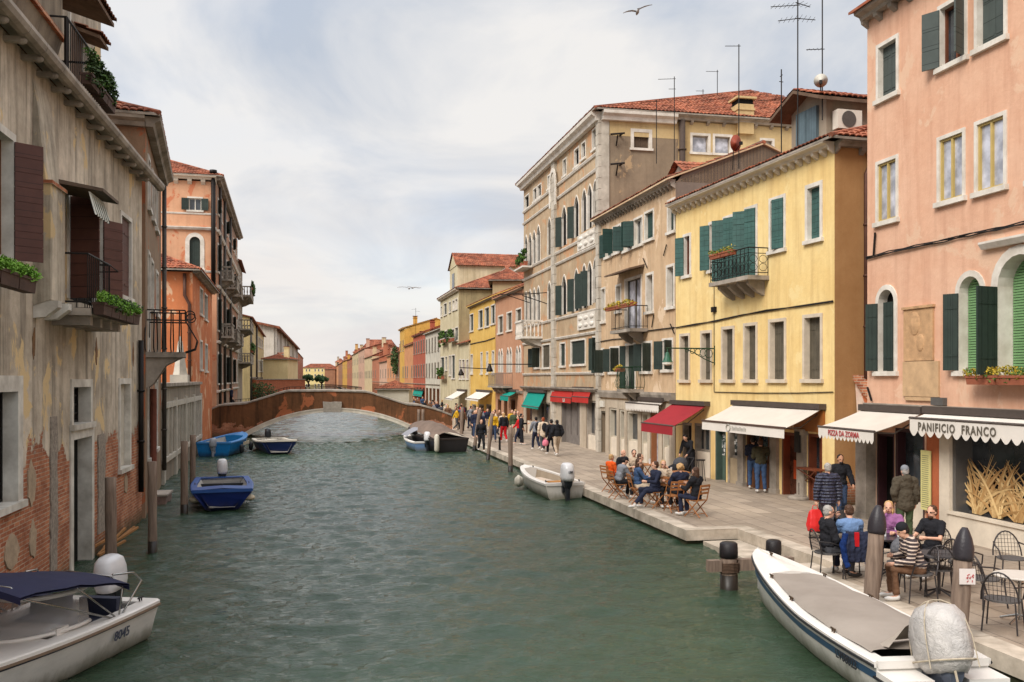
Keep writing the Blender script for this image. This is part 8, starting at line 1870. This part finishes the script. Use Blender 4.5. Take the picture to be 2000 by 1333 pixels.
sack('shopping_bag', 'black shopping bag with a green top held by the man in the quilted jacket', (p[0]+pR[0]*1.25, p[1]+pR[1]), QZ+.12, (.20, .12, .28), plain('black_bag_plastic', srgb(44, 42, 42), .5), strap=.1)
p = standloc(1641, 889); person('dark haired man in a black jacket coming towards the camera', p, 258, 'walk2', 'black', 'jeans', 'black', 'short', 1, fat=.03, arms=('swingf', 'pocket'), beard='black', vox=.013)
p = standloc(1768, 912); person('man in an olive hooded jacket and grey woollen hat seen from behind', p, 80, 'stand', cloth('olive_grey', (82, 74, 62)), 'green', 'grey', 'short', hat=('grey', False), fat=.05, lng=.10, hood=1, arms=('pocket', 'down'), shoes=SHOEB, vox=.013)
p = standloc(1471, 855); person('man in a navy jacket and jeans at the bar counter, the left one of two', p, 60, 'stand', 'navy', 'denim', 'black', 'short', fat=.03, arms=('phone', 'phone'), nod=.3)
p = standloc(1486, 859); person('man in an olive sweater and jeans leaning at the bar counter', p, 72, 'stand', 'olive', 'denim', 'brown', 'short', fat=.035, lng=.03, arms=('phone', 'reach'), lean=.08)
wk = [('man in a grey jacket with a black backpack walking along the quay', 1047, 815, 95, dict(top='grey', legs='navy', hair='black', pose='walk', arms=('swingf', 'swingb'), fat=.03)),
      ('red haired woman in a pale coat walking beside the man with the backpack', 1061, 816, 90, dict(top='cream', legs='dgrey', hair='red', pose='walk2', fem=1, fat=.03, lng=.1)),
      ('person in black carrying a pink bag along the quay', 1077, 820, 100, dict(top='black', legs='black', hair='black', pose='walk', arms=('bag', 'down'), fat=.03)),
      ('man in a black hooded jacket and beige trousers walking away', 1088, 821, 95, dict(top='black', legs='beige', hair='black', pose='walk2', fat=.045, hood=1, arms=('pocket', 'pocket'))),
      ('woman in a black jacket and bright red trousers among the walkers', 984, 807, 95, dict(top='black', legs='red', hair='blond', pose='walk', fem=1, fat=.03, style='long')),
      ('person in a black coat over white print walking towards the camera near the posts', 940, 820, 270, dict(top='black', legs='black', hair='brown', pose='walk', fem=1, fat=.025, scale=.95)),
      ('man in a mustard and black jacket and jeans near the posts', 964, 806, 250, dict(top='yellow', legs='jeans', hair='brown', pose='stand', fat=.03, shoes=SHOEB)),
      ('man in an open dark jacket and grey trousers walking towards the camera', 1005, 803, 262, dict(top='dgrey', legs='grey', hair='brown', pose='walk2', fat=.035))]
for lb, u, v, f, k in wk:
    p = standloc(u, v, k.get('scale', 1)); t, J = person(lb, p, f, vox=.018, **k)
    if 'backpack' in lb: m = MB(); m.ell((.02, -.2, 1.25), (.15, .11, .24), None, 10, 7); remeshed('backpack', m, .02, CL['black'], t, 2)
    if 'pink' in lb: sack('handbag', 'pink bag in the hand of the person in black', (p[0]-.3, p[1]), QZ+.45, (.16, .08, .17), CL['pink'], strap=.1)
# the crowd farther along: eight figures, copied and recoloured ------------------
protos = []
rnd = random.Random(21)
for i, (pz_, ar_, fm, hr_, st_) in enumerate((('stand', ('pocket', 'down'), 0, 'black', 'short'), ('walk', ('swingb', 'swingf'), 0, 'brown', 'short'), ('walk2', ('down', 'bag'), 1, 'brown', 'long'), ('stand', ('phone', 'down'), 1, 'blond', 'long'), ('walk2', ('swingf', 'swingb'), 0, 'grey', 'short'), ('stand', ('table', 'pocket'), 1, 'black', 'bun'))):
    t, J = person('x', (12, 60+i), 90, pz_, 'black', 'jeans', hr_, st_, arms=ar_, fem=fm, fat=.03, vox=.03); protos.append(t)
RECOL = []
cols = ['black', 'navy', 'grey', 'black', 'brown', 'red', 'beige', 'dgrey', 'navy', 'green', 'cream', 'dgrey', 'brown', 'yellow', 'black', 'navy', 'denim']
names = {'dgrey': 'dark grey', 'yellow': 'mustard'}
where = [('by the teal awning', 1000, 1028, 806), ('beside the cream awnings', 930, 985, 803), ('by the small yellow house', 905, 940, 800), ('beside the bridge end', 868, 905, 793), ('behind the bridge parapet', 830, 868, 785), ('near the kiosk', 800, 830, 779)]
k = 0
for wi, (wn_, ua, ub, vv) in enumerate(where):
    for j in range((6, 10, 9, 10, 9, 7)[wi]):
        u = rnd.uniform(ua, ub); v = vv+rnd.uniform(-5, 5)-(u-ub)*(-.12); p = standloc(u, v, 1)
        p = (min(14.6, max(9.7, p[0])), p[1]); c = rnd.choice(cols); lc = rnd.choice(['jeans', 'black', 'dgrey', 'beige', 'navy']); src = protos[k % 6]; face = rnd.choice([90, 270, 80, 260, 180, 0])
        act = ('standing', 'walking', 'walking', 'standing', 'walking', 'standing')[k % 6]
        lb = 'distant person in a %s coat and %s trousers %s %s' % (names.get(c, c), {'jeans': 'blue', 'dgrey': 'grey'}.get(lc, lc), act, wn_)
        if k < 6: t = src; t.location = (p[0], p[1], QZ+.01); t.rotation_euler = (0, 0, radians(face-90)); t['label'] = lb
        else: t = dup(src, lb, (p[0], p[1], QZ+.01), radians(face-90))
        t['group'] = 'walkers in the distance'; t.scale = (rnd.uniform(.92, 1.03),)*3; RECOL.append((t, c, lc)); k += 1
# a lone figure on the bridge steps at the left and gulls in the sky
p = wxy(452, 69.5); person('dark clad person walking up the left side of the brick bridge', (p[0], p[1], 1.75), 10, 'walk', 'navy', 'black', 'black', 'short', fat=.03, vox=.03)
GULL = rough('gull_grey', srgb(176, 170, 166), .3, 8, .8); 
def gull(label, u, v, d, span, roll, yaw, dihedral=.35):
    p = wxy(u, d); t = thing('gull', label, 'bird', (p[0], p[1], zat(p, v)), yaw); t.rotation_euler = (0, roll, yaw); t['group'] = 'gulls'
    m = MB(); m.lathe([(.005, -.24), (.05, -.14), (.065, 0), (.05, .12), (.03, .18), (.035, .22), (.006, .28)], 8); b = MB(); b.v = [(x, z, y) for x, y, z in m.v]; b.f = m.f; b.mi = m.mi
    for s in (-1, 1):
        W_ = span/2; pr = [(0, .11, -.07, .02), (.28*W_, .14, -.05, dihedral*W_*.55), (.55*W_, .10, -.08, dihedral*W_*.62), (.85*W_, -.02, -.14, dihedral*W_*.45), (W_, -.14, -.17, dihedral*W_*.25)]
        b.loft([[(s*x, y0, z+.012), (s*x, (y0+y1)/2, z+.02), (s*x, y1, z), (s*x, (y0+y1)/2, z-.008)] for x, y0, y1, z in pr], closed=True)
    b.add([(0, -.2, 0), (-.08, -.36, .0), (.08, -.36, 0), (0, -.2, .01)], [(0, 1, 2), (3, 2, 1)])
    b.build('body', GULL, t, smooth=True)
gull('gull gliding high in the sky above the palazzo roof', 1245, 24, 34, 1.12, radians(-16), radians(-12)); gull('gull with level wings low over the far canal', 799, 564, 62, 1.6, 0, 0, .2); gull('smaller of the two gulls low over the far canal', 806, 563, 80, 1.2, .1, .3, .2)

# ------------------------------------------------------------ aerials, dishes, small roof things
def an(label, u, vb, vt, d, arms):
    p = wxy(u, d); zb = zat(p, vb); zt = zat(p, vt)
    A = [(zat(p, v), ln*d/FPX, radians(a), kd) for v, ln, a, kd in arms]; return antenna(label, (p[0], p[1], zb), zt, A)
an('tallest aerial, a tall mast with two crossed arrays above the roof dormer', 1558, 330, -25, 29.5, [(10, 55, 175, .25), (36, 38, 165, .3), (36, 34, -15, .3), (6, 30, 10, .2)])
an('tall mast with a white dish beside the roof dormer', 1606, 235, -20, 29.8, [(96, 34, 180, .12)])
an('slender aerial rising past the big chimney with a single boom', 1443, 330, 87, 36, [(90, 30, 185, .04)])
an('aerial with a right-angled boom on the palazzo roof', 1401, 225, 137, 52, [(140, 26, 190, .05)])
an('short aerial between two taller ones on the palazzo roof', 1373, 222, 175, 54, [(178, 16, 190, .05)])
an('double aerial at the palazzo roof ridge', 1317, 322, 150, 46, [(154, 34, 182, .05), (174, 12, 185, .05)])
an('low aerial at the front of the palazzo roof with a slanting boom', 1282, 320, 196, 46, [(198, 34, 180, .04)])
an('stout aerial with stacked dipoles left of the roof dormer', 1526, 300, 136, 31, [(148, 5, 90, .3), (195, 52, 186, .04), (160, 4, 0, .25)])
an('aerial on the far right bank above the ochre house', 812, 660, 602, 120, [(604, 8, 180, .2), (608, 8, 0, .2)])
def dish(label, u, v, d, r, col, aim, tilt=.5, stem=1.2):
    p = wxy(u, d); t = thing('satellite_dish', label, 'satellite dish', (p[0], p[1], zat(p, v)), aim); m = MB(); n = 18
    secs = [[(rr*r*cos(2*pi*k/n), -.18*r*(1-rr*rr), rr*r*sin(2*pi*k/n)) for k in range(n)] for rr in (.05, .5, .85, 1)]; m.loft(secs, closed=True); M_ = Matrix.Rotation(-tilt, 4, 'X'); m.v = [tuple(M_ @ Vector(q)) for q in m.v]
    m.build('reflector', col, t, smooth=True); q = MB(); q.tube([tuple(M_ @ Vector((0, 0, -r))), tuple(M_ @ Vector((0, .75*r, -.1*r)))], .012, 5); e_ = M_ @ Vector((0, .8*r, -.05*r)); q.box(e_[0]-.05, e_[0]+.05, e_[1]-.05, e_[1]+.05, e_[2]-.06, e_[2]+.06); q.build('receiver', IRON, t); q = MB(); q.tube([(0, -.1, 0), (0, -.15, -stem)], .02, 5); q.build('bracket', IRON, t)
dish('white satellite dish on the mast beside the roof dormer', 1603, 158, 29.7, .22, WHITEF, radians(150), stem=.3); dish('rust red satellite dish in front of the palazzo wall', 1437, 280, 35.4, .32, rough('rust_red_dish', srgb(158, 74, 52), .3, 4, .6), radians(205), .15, stem=1.0)
# parasol foot and small clutter by the bar
pf = thing('parasol_base', 'round stone parasol base with a steel pole stub in front of the bar door', 'parasol base', tuple(G(1561, 975))+(QZ+.01,)); m = MB(); m.lathe([(.36, 0), (.36, .05), (.30, .09), (.05, .11)], 24); m.build('disc', STONE_D, pf); m = MB(); m.tube([(0, 0, .1), (0, 0, .5)], .03, 8); m.build('pole', CH, pf)
# loose plants in the thin cracks and bushes by the far left bank
bh = thing('ivy_bush', 'dark green bush hanging over the bank left of the bridge', 'plant', tuple(wxy(507, 118))+(1.6,)); m = MB(); leafcloud(m, (0, 0, .8), (2.2, 1.2, 1.3), 900, .16); m.build('leaves', LEAFD, bh)
finalize()
for t, c, lc in RECOL:
    for ch in t.children:
        kd = ch.name.split('.')[0]
        if kd in ('jacket', 'shirt', 'trousers') and ch.material_slots: s_ = ch.material_slots[0]; s_.link = 'OBJECT'; s_.material = CL[c if kd != 'trousers' else lc]
